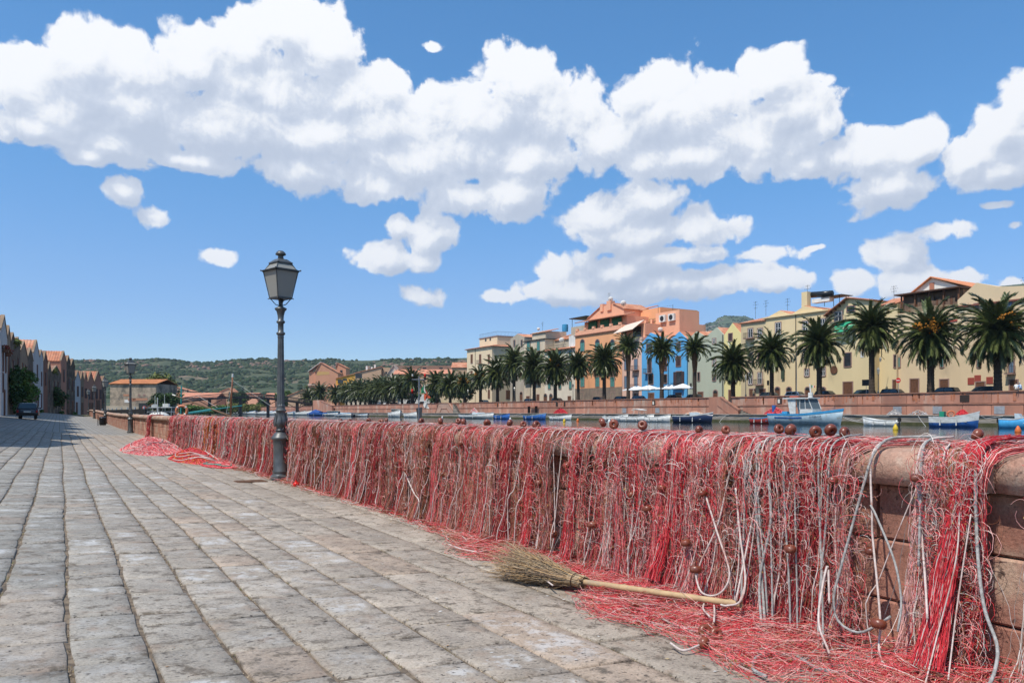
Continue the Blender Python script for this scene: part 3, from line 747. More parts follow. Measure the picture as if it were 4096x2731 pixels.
sketch([(2245,1005,4.1),(2240,1060,3.77),(2242,1190,3.70),(2248,1300,3.62),(2262,1400,3.56),(2290,1480,3.48),(2285,1540,3.38),(2262,1590,3.3)], G*1.05, M_rope_g)
sketch([(2330,1002,4.2),(2250,1008,3.93),(2222,1030,3.80),(2212,1080,3.72),(2205,1160,3.69),(2195,1290,3.60),(2150,1470,3.5),(2120,1590,3.3)], G*.5, M_rope_w)
sketch([(2230,1180,3.66),(2200,1380,3.58),(2185,1500,3.5),(2178,1560,3.4)], G*.5, M_rope_w)
sketch([(1500,985,4.1),(1460,1000,3.85),(1458,1100,3.72),(1452,1200,3.68),(1440,1290,3.62)], .005, M_rope_w)
sketch([(1905,1385,3.5),(1900,1300,3.55),(1880,1420,3.4),(1905,1500,3.2)], .006, M_rope_w)
sketch([(1620,1135,3.68),(1650,1230,3.62),(1675,1310,3.56),(1665,1350,3.52),(1640,1367,3.5),(1612,1360,3.5),(1600,1330,3.52),(1598,1300,3.54)], .0062, M_rope_w)
sketch([(1690,1120,3.70),(1700,1230,3.64),(1712,1330,3.56),(1700,1380,3.48),(1670,1390,3.42),(1655,1388,3.40)], .0062, M_rope_w)
sketch([(1690,1050,3.75),(1672,1100,3.72),(1650,1200,3.67),(1610,1290,3.62),(1600,1330,3.58)], .0062, M_rope_w)
sketch([(1780,1010,3.85),(1760,1060,3.74),(1735,1160,3.70),(1715,1260,3.64),(1690,1380,3.5)], .006, M_rope_w)
sketch([(1250,1030,3.80),(1243,1100,3.74),(1240,1200,3.70),(1232,1262,3.64)], .0058, M_rope_w)
sketch([(930,1085,3.72),(950,1130,3.66),(962,1150,3.62),(955,1180,3.60),(935,1215,3.58)], .008, M_rope_w)
def ground_rope(pts, r, m, lift=.03, n=40):
    w = []
    for (x, y) in pts: p = onZ(x*K, y*K, lift); w.append((p.x, p.y, lift+R.uniform(-.008, .012)))
    rope(w, r, m, n=n, sides=8)
ground_rope([(1270,1345),(1240,1322),(1210,1318),(1178,1308),(1165,1295),(1175,1285)], .0055, M_rope_w, .06)
ground_rope([(1420,1345),(1480,1370),(1540,1380),(1600,1405),(1650,1408)], .006, M_rope_w)
ground_rope([(1630,1420),(1615,1400),(1622,1378),(1636,1376),(1641,1400),(1640,1425)], .006, M_rope_w, .10)
ground_rope([(1560,1400),(1520,1420),(1560,1440),(1600,1450),(1660,1452),(1720,1470)], .006, M_rope_w)
ground_rope([(1540,1478),(1570,1492),(1610,1480),(1618,1470)], .0065, M_rope_w, .04)
ground_rope([(1730,1495),(1770,1505),(1830,1510),(1880,1540),(1960,1545),(2040,1530)], .009, M_rope_g)
ground_rope([(1700,1450),(1760,1440),(1830,1450),(1900,1480),(1990,1490)], .007, M_rope_w)
ground_rope([(1760,1555),(1730,1535),(1740,1510),(1790,1500),(1860,1512)], .009, M_rope_g)
ground_rope([(1990,1510),(2050,1500),(2090,1480),(2140,1500),(2200,1540)], .008, M_rope_g)
ground_rope([(1650,1428),(1700,1420),(1740,1440),(1790,1430),(1840,1420)], .006, M_rope_w, .05)
ground_rope([(1470,1385),(1500,1392),(1560,1388),(1620,1392)], .0075, M_rope_g, .05)
ground_rope([(1180,1268),(1140,1262),(1100,1268),(1060,1262),(1030,1250)], .006, M_rope_w)
# floats threaded on the ropes: (x, y, distance plane or None for the ground, tilt)
FL = [(2245,998,4.12,0),(1940,992,4.16,1),(1908,986,4.26,0),(1873,990,4.12,0),(1816,986,4.22,1),(1789,984,4.16,1),(1667,986,4.06,0),(1606,986,4.18,1),(1476,975,4.1,0),(1410,973,4.15,1),(1384,969,4.2,0),
      (1202,973,4.15,0),(1171,970,4.18,1),(1119,970,4.2,0),(1065,968,4.22,1),(1053,966,4.2,0),(1012,966,4.2,0),(968,966,4.2,1),(875,968,4.1,0),(803,966,4.2,0),(783,965,4.2,1),(847,965,4.2,0),(888,964,4.25,0),(1232,975,4.1,1),
      (2105,1098,3.66,3),(1912,1103,3.68,3),(1413,1039,3.70,3),(1612,1133,3.66,3),(1487,1168,3.66,3),(1303,1068,3.70,3),(1238,1108,3.70,3),(1360,1205,3.64,3),(1815,1260,3.62,3),(2000,1265,3.70,3),(1598,1307,3.54,3),
      (1575,1246,3.64,3),(1270,1226,3.66,3),(932,1080,3.68,3),(932,1168,3.62,3),(878,1042,3.72,3),(1017,1088,3.70,3),(1060,1018,3.74,3),(905,998,3.76,3),(2018,1432,3.50,3),(1520,1120,3.68,3),(745,1032,3.72,3),(1450,1135,3.68,3),
      (1960,1557,None,0),(1617,1476,None,1),(1619,1448,None,0),(1641,1437,None,1),(1645,1455,None,0),(1457,1393,None,1),(1665,1371,None,1),(2145,1560,None,1),(1230,1262,None,0),(1065,1205,None,1),(985,1200,None,0),(1000,1080,3.70,3)]
for (x, y, X, t_) in FL:
    if X and t_ != 3: X = 3.90+(X-4.0)*.5; y += 1
    p = dro(x, y, X) if X else onZ(x*K, y*K, .05)
    root = net_at(p.y); o = link('float', FLOATM, root)
    s_ = R.uniform(.74, 1.0) * (1 if p.y < 5 else 1.1); o.location = p-root.location; o.scale = (s_, s_, s_)
    if X and t_ == 3: o.rotation_euler = (R.uniform(-.35, .35), R.uniform(-.25, .25), R.random()*6)
    else: o.rotation_euler = (pi/2+R.uniform(-.5, .5), R.uniform(-.3, .3), R.uniform(-.9, 1.2))
def bundle(pts, n, w, c, rad=.0022, seed=1):
    rr = np.random.RandomState(seed); P = 26
    base = np.array([tuple(p) for p in spline([tuple(dro(*p)) for p in pts], P)]); t = np.linspace(0, 1, P); out = []; cols = []
    for i in range(n):
        a, q = rr.rand()*6.28, math.sqrt(rr.rand())*w; tw = rr.normal(0, 1.2)
        o = np.stack([np.cos(a+tw*t)*q*.5, np.sin(a+tw*t)*q, np.zeros(P)], 1)*(1+.7*t**3)[:, None]
        out.append(base+o+rr.normal(0, .0045, (P, 3))); cols.append(c*rr.uniform(.55, 1.25) if rr.rand() > .3 else [PALE, WHT, PINK, RED][rr.randint(4)]*rr.uniform(.6, 1))
    root = net_at(base[P//2, 1]); V, F, C = tubes_np(np.array(out), rad*rr.uniform(.7, 1.3, n), np.array(cols), 3, (.1, 1, .05))
    V = V-np.array(root.location); link('netting', np_mesh('netting', V, F, M_net, C), root, kind='stuff')
bundle([(2345,1003,4.2),(2270,1010,3.92),(2235,1035,3.79),(2215,1110,3.73),(2195,1200,3.69),(2170,1320,3.64),(2150,1440,3.56),(2130,1530,3.45)], 330, .045, RED, rad=.0015, seed=51)
bundle([(1335,1000,3.88),(1318,1050,3.78),(1310,1150,3.72),(1295,1260,3.64)], 70, .03, RED, seed=54)
bundle([(1560,1005,3.86),(1545,1060,3.77),(1535,1200,3.70),(1500,1330,3.58)], 80, .035, RED, seed=55)
bundle([(1425,1000,3.86),(1410,1060,3.77),(1398,1200,3.70),(1392,1300,3.62)], 60, .03, PALE, seed=56)
# net heaps on the paving, away from the wall
def heap(name, label, c, ax, ay, h, n, rad, pal, seed, ang=0, ropes=0, rm=None):
    rr = np.random.RandomState(seed); P = 14; t = np.linspace(0, 1, P); out = []
    for i in range(n):
        a = rr.rand()*6.28; q = rr.rand()**.6; cx_, cy_ = q*math.cos(a), q*math.sin(a)
        r_ = rr.uniform(.05, .5); a0 = rr.rand()*6.28; tu = rr.uniform(1, 4)
        x = cx_+r_*np.cos(a0+tu*t)*.6; y = cy_+r_*np.sin(a0+tu*t)*.6; d = np.sqrt(x*x+y*y); k_ = np.where(d > 1, 1/d, 1); x *= k_; y *= k_; d = np.minimum(d, 1)
        z = h*(1-d**1.5)*rr.uniform(.6, 1)+.01+.012*np.sin(t*9+a)**2
        X = x*ax; Y = y*ay; out.append(np.stack([X*math.cos(ang)-Y*math.sin(ang), X*math.sin(ang)+Y*math.cos(ang), z], 1))
    cols = np.array([pick(rr, pal)*rr.uniform(.7, 1.25) for _ in range(n)])
    V, F, C = join_tubes([(np.array(out), rad*rr.uniform(.6, 1.3, n), cols)], 3, [(.1, .05, 1)])
    root = thing(name, label, 'fishing net', c)
    link('netting', np_mesh('netting', V, F, M_net, C), root, kind='stuff')
    for i in range(ropes):
        k = MB(); pts = []; a0 = rr.rand()*6; rA = rr.uniform(.45, .9)
        for j in range(9):
            a = a0+j*.42; q = rA*(1+.15*math.sin(j*1.3+i)); x, y = q*math.cos(a)*ax, q*math.sin(a)*ay
            pts.append((x*math.cos(ang)-y*math.sin(ang), x*math.sin(ang)+y*math.cos(ang), h*(1-min(1, q)**1.5)+.03))
        k.tube(spline(pts, 26), .011, 6); k.obj('rope', rm or M_rope_w, root, True)
    return root
p = onZ(600, 1805, 0)
heap('net_heap', 'big pale pink heap of net with coiled ropes on the paving', (2.55, 27.6, zg(2.6, 27)), .95, 3.9, .44, 5200, .006, [(PINK, 1.5), (PALE, 1.2), (RED, .5), (WHT, .2)], 41, -.1, 7)
heap('net_heap', 'smaller red heap of net with yellow cord at the foot of the wall', (3.02, 21.6, 0), .55, 1.9, .34, 2600, .005, [(RED, 1.6), (PINK, .6), (ORG, .35), (BRN, .3)], 42, .05, 4)
heap('net_heap', 'low red spill of net with a green rag end near the tall lamp', (3.25, 19.2, 0), .34, 1.0, .10, 800, .005, [(RED, 1.3), (PINK, 1), (PALE, .3)], 43, .1, 2, M_rope_t)
p = onZ(680*K, 1112*K, .04); k = MB(); k.ball((0, 0, 0), (.055, .055, .045), 12, 8); o = k.obj('red_lantern_glass', mat('red_plastic', (.6,.02,.012), rough=.2), None, True); o.location = p
k = MB(); k.lathe([(.02, .03), (.022, .055), (.018, .07)], 10); k.obj('neck', MATS['red_plastic'], o); tag(o, 'small bright red plastic ball buoy on the net by the tall lamp foot', 'buoy')

# ---------------------------------------------------------------- twig broom
def broom():
    a = Vector((3.0, 5.24, .13)); j = Vector((3.22, 4.47, .085)); e = Vector((3.53, 3.28, .14))
    root = thing('twig_broom', 'twig broom with a bamboo handle lying at the foot of the nets', 'broom', j)
    k = MB(); ax = (e-j).normalized(); pts = []; rad = []
    n = 22; st = j-ax*.18-j; lnh = (e-j).length+.18
    prof = []
    for i in range(n*2+1):
        s = i/(n*2)*lnh; ph = (s/.27) % 1; r_ = .0205+.0034*math.exp(-((min(ph, 1-ph))/.035)**2)+.001*math.sin(s*3); prof.append((s, r_))
    side = ax.cross(Vector((0, 0, 1))).normalized(); up = side.cross(ax); vs = []
    for (s, r_) in prof: vs += [st+ax*s+(side*math.cos(q*pi/6)+up*math.sin(q*pi/6))*r_ for q in range(12)]
    m = len(prof); k.add(vs, [(i*12+q, i*12+(q+1) % 12, (i+1)*12+(q+1) % 12, (i+1)*12+q) for i in range(m-1) for q in range(12)])
    vs2 = [st+ax*lnh+(side*math.cos(q*pi/6)+up*math.sin(q*pi/6))*.0205 for q in range(12)]+[st+ax*(lnh-.03)+(side*math.cos(q*pi/6)+up*math.sin(q*pi/6))*.011 for q in range(12)]
    k.add(vs2, [(q, (q+1) % 12, 12+(q+1) % 12, 12+q) for q in range(12)]+[tuple(range(12, 24))])
    k.obj('bamboo_handle', mat('bamboo', (.52,.36,.19), (.40,.27,.15), 9, .45, .0006, 60, c3=(.30,.24,.18), s3=6, t3=(.55,.72)), root, True)
    rr = np.random.RandomState(8); P = 14; t = np.linspace(0, 1, P); pt = []; rd = []; cl = []
    d = (a-j); ln = d.length; dv = d.normalized(); sd = dv.cross(Vector((0, 0, 1))).normalized(); u_ = sd.cross(dv)
    if u_.z < 0: u_ = -u_
    for i in range(1100):
        th = rr.rand()*6.28; q = math.sqrt(rr.rand()); L_ = rr.uniform(.6, 1.12)*ln if i > 360 else rr.uniform(.35, .7)*ln; s0 = -.02+rr.rand()*.04
        spr = .052+ (t**1.6)*.135*(L_/ln); spr = np.where(t < .28, .062, spr*1.15)
        wob = rr.normal(0, .006, P).cumsum()*t*1.2; wob2 = rr.normal(0, .006, P).cumsum()*t*1.2
        X_ = q*math.cos(th)*spr+wob; Z_ = q*math.sin(th)*spr*.66+wob2
        pts = np.array([list(dv*(s0+L_*tt)) for tt in t])+np.outer(X_, sd)+np.outer(Z_, u_)
        pts[:, 2] = np.maximum(pts[:, 2], -j.z+.006)
        pt.append(pts); rd.append(np.linspace(.0034, .0012, P)*rr.uniform(.6, 1.1)); g_ = rr.rand()
        base = np.array((.44,.33,.21)) if g_ < .5 else np.array((.22,.15,.10)) if g_ < .75 else np.array((.60,.38,.18)); cl.append(base*rr.uniform(.7, 1.2))
    V, F, C = tubes_np(np.array(pt), np.array(rd), np.array(cl), 3, (.3, .2, .9))
    link('twigs', np_mesh('twigs', V, F, mat('twig', (1,1,1), (.7,.65,.6), 40, .85, attr='Col'), C), root, kind='stuff')
    for s in (.06, .30):
        k = MB(); c = dv*s; k.tube([c+(sd*math.cos(q*pi/8)*.070+u_*math.sin(q*pi/8)*.053) for q in range(17)], .0032, 5); k.obj('binding_wire', mat('rusty_wire', (.09,.045,.03), rough=.7, metal=.4), root, True)
broom()

# ---------------------------------------------------------------- street lamps
M_glass_milk = bpy.data.materials.new('lantern_glass'); M_glass_milk.use_nodes = True
t = M_glass_milk.node_tree; b = t.nodes['Principled BSDF']; b.inputs['Base Color'].default_value = (.46,.45,.41,1); b.inputs['Roughness'].default_value = .22
tr = nd(t, 'ShaderNodeBsdfTranslucent'); tr.inputs[0].default_value = (.62,.6,.54,1); mx = nd(t, 'ShaderNodeMixShader'); mx.inputs[0].default_value = .45
t.links.new(b.outputs[0], mx.inputs[1]); t.links.new(tr.outputs[0], mx.inputs[2]); t.links.new(mx.outputs[0], t.nodes['Material Output'].inputs[0])
M_glass = mat('dark_glass', (.02,.024,.028), rough=.08, spec=.6)
def lantern_ring(k, z, s, h, w, bar=.012):
    for a in range(4):
        c, sn = math.cos(a*pi/2), math.sin(a*pi/2)
        k.obox((c*s, sn*s, z), (c*w, sn*w, 0), (-sn*(s+w), c*(s+w), 0), (0, 0, h))
def street_lamp(label, loc, rz=0.0, group=None):
    root = thing('street_lamp', label, 'street lamp', loc, rz, 'old iron street lamps along the river wall')
    k = MB(); k.lathe([(.172,0),(.172,.10),(.155,.115),(.150,.15),(.160,.165),(.160,.19),(.143,.215),(.143,.78),(.150,.795),(.183,.815),(.183,.845),(.172,.86),(.150,.885),(.12,.93),(.085,.965)], 8 if False else 24)
    k.obj('base', M_iron, root, True)
    k = MB(); k.lathe([(.20,0),(.20,.09),(.178,.105),(.178,.11)], 8); k.obj('plinth', M_iron, root)
    k = MB(); k.box(-.05, .05, -.152, -.14, .42, .72); k.obj('inspection_hatch', M_iron, root)
    k = MB(); k.lathe([(.085,.965),(.104,.985),(.104,1.0),(.07,1.015),(.085,1.05),(.120,1.09),(.131,1.13),(.118,1.19),(.095,1.27),(.086,1.33),(.09,1.36),(.108,1.372),(.108,1.392),(.088,1.405)], 24)
    k.obj('vase', M_iron, root, True)
    for i in range(8):                                  # acanthus leaves standing on the vase
        k = MB(); a = i*pi/4; vs = []
        prof = [(.122,1.06,.008),(.142,1.12,.036),(.136,1.18,.042),(.117,1.25,.034),(.106,1.30,.018),(.120,1.335,.004)]
        for (r_, z, w) in prof:
            for s_ in (-1, 0, 1): q = a+s_*w/r_; rr_ = r_+(.010 if s_ == 0 else 0); vs.append((rr_*math.cos(q), rr_*math.sin(q), z))
        k.add(vs, [(j*3+i2, j*3+i2+1, (j+1)*3+i2+1, (j+1)*3+i2) for j in range(5) for i2 in range(2)]); k.obj('leaf', M_iron, root, True)
    k = MB(); k.lathe([(.088,1.405),(.080,1.44),(.082,1.47),(.075,1.50),(.058,2.80),(.062,2.83),(.058,2.86)], 28, flute=(1.49, 2.81)); k.obj('fluted_column', M_iron, root)
    k = MB(); k.lathe([(.058,2.86),(.084,2.885),(.084,2.915),(.056,2.935),(.054,3.09),(.082,3.115),(.082,3.145),(.056,3.16),(.060,3.25),(.082,3.34),(.115,3.375),(.115,3.40),(.06,3.425),(.042,3.44),(.040,3.60)], 20)
    k.obj('capital', M_iron, root, True)
    for a in range(4):
        c, s_ = math.cos(a*pi/2+pi/4), math.sin(a*pi/2+pi/4)
        k = MB(); k.tube(spline([(c*r_, s_*r_, z) for r_, z in ((.04,3.455),(.10,3.475),(.15,3.53),(.19,3.575),(.235,3.59),(.25,3.575))], 12), .009, 5); k.obj('scroll_bracket', M_iron, root, True)
    r0, r1, z0, z1 = .152, .242, 3.59, 4.13             # lantern body narrows downwards
    k = MB(); lantern_ring(k, z0+.01, r0, .012, .010); lantern_ring(k, z1-.008, r1, .014, .012)
    for a in range(4):
        c, s_ = math.cos(a*pi/2+pi/4)*1.414, math.sin(a*pi/2+pi/4)*1.414; k.tube([(c*r0, s_*r0, z0), (c*r1, s_*r1, z1)], .011, 6)
    k.box(-r0, r0, -r0, r0, z0-.012, z0-.002); k.obj('lantern_frame', M_iron, root)
    for a in range(4):
        c, s_ = math.cos(a*pi/2), math.sin(a*pi/2); k = MB(); q = []
        for (r_, z) in ((r0-.004, z0+.012), (r1-.006, z1-.012)):
            for sg in (-1, 1): w = r_-.008; q.append((c*r_-s_*w*sg, s_*r_+c*w*sg, z))
        k.prism([q[0], q[1], q[3], q[2]], (-c*.004, -s_*.004, 0)); k.obj('lantern_pane', M_glass_milk, root)
    k = MB(); e = .285
    k.box(-e, e, -e, e, 4.13, 4.142); k.obj('brim', M_iron, root)
    k = MB(); A, B = .225, .150; za, zb = 4.143, 4.275
    lantern_ring(k, za+.008, A, .008, .010); lantern_ring(k, zb, B, .008, .014)
    for a in range(4):
        c, s_ = math.cos(a*pi/2+pi/4)*1.414, math.sin(a*pi/2+pi/4)*1.414; k.tube([(c*A, s_*A, za), (c*B, s_*B, zb)], .010, 5)
        k.ball((c*(e-.01)/1., s_*(e-.01)/1., 4.15), .012, 6, 5)
    k.obj('crown_frame', M_iron, root)
    for a in range(4):
        c, s_ = math.cos(a*pi/2), math.sin(a*pi/2); k = MB(); q = []
        for (r_, z) in ((A-.004, za+.016), (B-.002, zb-.008)):
            for sg in (-1, 1): w = r_-.01; q.append((c*r_-s_*w*sg, s_*r_+c*w*sg, z))
        k.prism([q[0], q[1], q[3], q[2]], (-c*.004, -s_*.004, 0)); k.obj('crown_pane', M_glass_milk, root)
    k = MB(); vs = []
    for (r_, z) in ((.170, 4.282), (.165, 4.30), (.085, 4.365), (.06, 4.37)): vs += [(r_, r_, z), (-r_, r_, z), (-r_, -r_, z), (r_, -r_, z)]
    k.add(vs, [(j*4+i, j*4+(i+1) % 4, (j+1)*4+(i+1) % 4, (j+1)*4+i) for j in range(3) for i in range(4)]+[(0,3,2,1)]); k.obj('lantern_roof', M_iron, root)
    k = MB(); k.lathe([(.062,4.36),(.055,4.40),(.05,4.425),(.062,4.44),(.098,4.452),(.102,4.468),(.085,4.50),(.05,4.53),(.001,4.54)], 20); k.obj('finial', M_iron, root, True)
    return root
lampm = street_lamp('tall dark iron lamp standing nearest, in front of the nets', (3.60, 14.72, 0), .30)
lampm.scale = (.955, .955, .955)
for (x, Y, X, lb) in ((540, 51.6, 3.68, 'second iron lamp from the front, beside the bare stretch of wall'), (427, 84.7, 3.84, 'iron lamp by the bare wall just past the black litter bin'),
                      (380, 116.7, 3.98, 'small distant lamp seen just beside the taller lamp past the bin'), (355, 145.0, 4.10, 'most distant lamp at the very end of the river wall')):
    c = copy_tree(lampm); c['label'] = lb; c.location = (X, Y, zg(X, Y)); c.rotation_euler = (0, 0, .3+.1*R.random()); c.scale = (1, 1, 1)
k = MB(); k.lathe([(.0,.05),(.24,.05),(.28,.16),(.29,.62),(.30,.66),(.28,.70),(.20,.78),(0,.80)], 16)
p = onX(384, 1680, 3.35); o = k.obj('litter_bin', mat('black_plastic', (.012,.012,.014), rough=.35), None, True); o.location = (3.25, 76, zg(3.25, 76)); tag(o, 'round black litter bin on a post beside the river wall', 'litter bin')
k = MB(); k.box(-.40, -.34, -.03, .03, 0, 1.0); k.tube([(-.37,0,.75),(-.25,0,.75)], .02, 6); k.obj('post', M_iron_d, o)
k = MB(); k.lathe([(.31,.60),(.31,.64)], 16); k.obj('rim', M_iron_d, o)
# ---------------------------------------------------------------- river and ground
WZ = -0.44
def water_mat():
    m = bpy.data.materials.new('river_water'); m.use_nodes = True; t = m.node_tree; b = t.nodes['Principled BSDF']
    b.inputs['Base Color'].default_value = (.012,.022,.024,1); b.inputs['Roughness'].default_value = .06; b.inputs['IOR'].default_value = 1.33
    tcx = nd(t, 'ShaderNodeTexCoord'); h = None
    for s, st, a in ((.9, (1,.45,1), 1.0), (3.5, (1,.5,1), .35), (.12, (1, .5, 1), 2.0)):
        n = nd(t, 'ShaderNodeTexNoise'); n.inputs['Scale'].default_value = s; n.inputs['Detail'].default_value = 4
        t.links.new(vm(t, 'MULTIPLY', tcx.outputs['Object'], st), n.inputs['Vector']); v = mth(t, 'MULTIPLY', n.outputs[0], a); h = v if h is None else mth(t, 'ADD', h, v)
    bn = nd(t, 'ShaderNodeBump'); bn.inputs['Distance'].default_value = .022; bn.inputs['Strength'].default_value = 1; t.links.new(h, bn.inputs['Height']); t.links.new(bn.outputs[0], b.inputs['Normal'])
    return m
k = MB(); k.quad((4.2, -80, WZ), (96, -80, WZ), (96, 1200, WZ), (4.2, 1200, WZ)); link('river', k.mesh('river', water_mat()), None, kind='structure')
M_land = mat('dry_land', (.16,.15,.08), (.10,.12,.055), .05, .95, .1, .3)
k = MB(); k.quad((-5000, -5000, -2.6), (5000, -5000, -2.6), (5000, 5000, -2.6), (-5000, 5000, -2.6)); link('ground', k.mesh('ground', M_land), None, kind='structure')
M_asph = mat('asphalt', (.06,.058,.055), (.045,.045,.044), .6, .9, .01, 30)
k = MB(); k.box(97.6, 122, -80, 545, -2.55, 3.2); link('promenade', k.mesh('promenade', M_asph), None, kind='structure')
k = MB(); k.box(94.9, 97.55, -80, 545, -2.5, .76); o = k.obj('quay_ledge', mat('quay_stone', (.30,.26,.215), (.17,.15,.125), .9, .9, .02, 6, stretch=(1,.25,3), c3=(.09,.085,.05), s3=2), None, kind='structure')
k = MB(); k.box(94.72, 95.5, -80, 545, .762, .86); k.obj('kerb', mat('pale_stone', (.42,.36,.30), (.33,.28,.23), 1.2, .9), o)
k = MB(); k.box(94.87, 94.897, -80, 545, -.6, -.10); k.obj('algae_band', mat('algae', (.045,.05,.016), (.08,.075,.03), 2, .8, .01, 9), o)
# our bank beyond the end of the low wall, with the houses' ground
M_bank = mat('bank_earth', (.12,.115,.06), (.19,.165,.10), .4, .95, .05, 3)
k = MB(); k.prism([(-60, 158, -2.5), (4.6, 140, -2.5), (9, 185, -2.5), (20, 225, -2.5), (34, 262, -2.5), (37, 340, -2.5), (50, 600, -2.5), (-300, 600, -2.5)][::-1], (0, 0, 3.15)); k.obj('near_bank', M_bank, None, kind='structure')
k = MB(); k.prism([(-60, -30, -2.5), (-4.9, -30, -2.5), (-4.9, 60, -2.5), (-2.9, 146, -2.5), (-60, 146, -2.5)][::-1], (0, 0, 2.9)); k.obj('house_ground', M_bank, None, kind='structure')

# ---------------------------------------------------------------- far quay wall
M_quay = mat('quay_trachyte', (.44,.205,.135), (.34,.165,.115), .5, .88, .02, 8, stretch=(1,1,.35), c3=(.47,.33,.25), s3=.35, t3=(.5,.7), objrand=.17)
M_rust = mat('rust_stain', (.38,.13,.06), (.42,.18,.11), 1.5, .9)
qw = thing('quay_wall', 'long pink stone retaining wall across the river below the palms', 'wall', (97, 0, 0))
TOP = 3.76
def qpanel(y0, y1, z0, z1, nm='wall_panel', x=97.0, m=None, par=qw, off=97, th=.6):
    k = MB(); g = .03; b = .03
    k.box(x-off, x-off+th, y0+g, y1-g, z0+g, z1-g); return k.obj(nm, m or M_quay, par)
STG = (yX(2925, 97), yX(2890, 97)); STG2 = (yX(1768, 97), yX(1745, 97))
y = 36.0
while y < 330:
    ln = R.uniform(3.4, 3.8)
    for (z0, z1, dx) in ((.76, 2.13, R.uniform(-.02, .02)), (2.27, 3.62, .05+R.uniform(-.02, .02))):
        if any(a-1 < y+ln/2 < b+1 for a, b in (STG, STG2)): continue
        qpanel(y, y+ln, z0, z1, x=97.0+dx)
    y += ln
k = MB()
for j in range(55):
    k.box(.02, .6, 330+j*4+.03, 334+j*4-.03, .8, 2.13); k.box(.07, .6, 330+j*4+.03, 334+j*4-.03, 2.27, 3.62)
k.obj('far_wall_panels', M_quay, qw, kind='stuff')
k = MB(); k.box(.12, .58, -60, STG[0], -.5, 3.63); k.box(.12, .58, STG[1], STG2[0], -.5, 3.63); k.box(.12, .58, STG2[1], 545, -.5, 3.63); k.obj('wall_core', M_quay, qw)
k = MB(); k.box(-.08, .35, -60, STG[0], 2.14, 2.26); k.box(-.08, .35, STG[1], 545, 2.14, 2.26); k.obj('string_course', mat('course_stone', (.36,.17,.115), (.22,.115,.08), 1, .9), qw)
k = MB(); k.box(-.10, .62, -60, STG[0], 3.63, TOP); k.box(-.10, .62, STG[1], STG2[0], 3.63, TOP); k.box(-.10, .62, STG2[1], 545, 3.63, TOP); k.obj('coping', MATS['course_stone'], qw)
for (x, w) in ((2227, .8), (1990, .5), (2258, .5), (2615, .9), (3118, .9), (3858, 1.15)):     # niches with posters
    y0 = yX(x, 97); k = MB(); k.box(-.02, .04, y0-w/2, y0+w/2, 2.5, 3.35); k.obj('niche', mat('niche_dark', (.035,.025,.02), rough=.9), qw)
    if x in (2615, 3118): k = MB(); k.box(-.035, -.02, y0-w*.1, y0+w*.35, 2.6, 3.2); k.obj('notice', mat('paper_white', (.62,.6,.52), rough=.8), qw)
for x in (3590, 3750, 3998, 2498, 2630):
    y0 = yX(x, 97); k = MB(); k.box(-.05, -.0, y0-.6, y0+.6, 1.0, 1.95); k.obj('metal_hatch', mat('zinc', (.36,.37,.38), (.28,.29,.30), 2, .5, metal=.3), qw)
def stain(x, n, s):
    rs = random.Random(s); k = MB(); y0 = yX(x, 97)
    for i in range(n):
        a = y0+rs.uniform(-8, 8); w = rs.uniform(.06, .4); h = rs.uniform(.2, 1.25); k.box(.02-.015, .02, a, a+w, 3.6-h, 3.61)
    k.obj('rust_streaks', M_rust, qw, kind='stuff')
for i, x in enumerate((1830, 1950, 2080, 2250, 2450, 2560, 2760, 3080, 3300, 3500, 3900)): stain(x, 16, i)
def stairs(x0, x1, x2, label, flip=False):
    """sloped parapet wall in front of the quay wall with steps behind, between photo columns"""
    a, b, c = yX(x0, 96.0), yX(x1, 96.0), yX(x2, 96.0)      # a far top, b near foot, c end of the steps
    root = thing('quay_stairs', label, 'stairs', (96, b, .76)); L0 = Vector((96, b, .76))
    def P(y, z): return (0, y-b, z-.76)
    k = MB(); k.prism([P(a, .76), P(a, TOP), P(a-(a-b)*.42, TOP), P(b, 1.45), P(b, .76)], (.45, 0, 0)); k.obj('parapet', M_quay, root)
    k = MB(); k.prism([(-.08, *P(a-(a-b)*.40, TOP-.16)[1:]), (-.08, *P(a-(a-b)*.40, TOP+.05)[1:]), (-.08, *P(b-.15, 1.62)[1:]), (-.08, *P(b-.15, 1.38)[1:])], (.62, 0, 0)); k.obj('handrail_stone', MATS['course_stone'], root)
    k = MB(); k.prism([(-.06, *P(a-(a-b)*.30, 2.25)[1:]), (-.06, *P(a-(a-b)*.30, 2.40)[1:]), (-.06, *P(b+(a-b)*.28, .98)[1:]), (-.06, *P(b+(a-b)*.28, .80)[1:])], (.1, 0, 0)); k.obj('moulding', MATS['course_stone'], root)
    n = 14
    for i in range(n):
        yy = c+(a-c)*i/n*.9; k = MB(); k.box(.46, 1.0, yy-b, yy-b+(a-c)*.9/n+.02, 0, .2+i*.2); k.obj('step', MATS['quay_stone'], root)
stairs(2835, 2952, 2985, 'stairs with sloping stone parapet down to the quay, near the fishing boat')
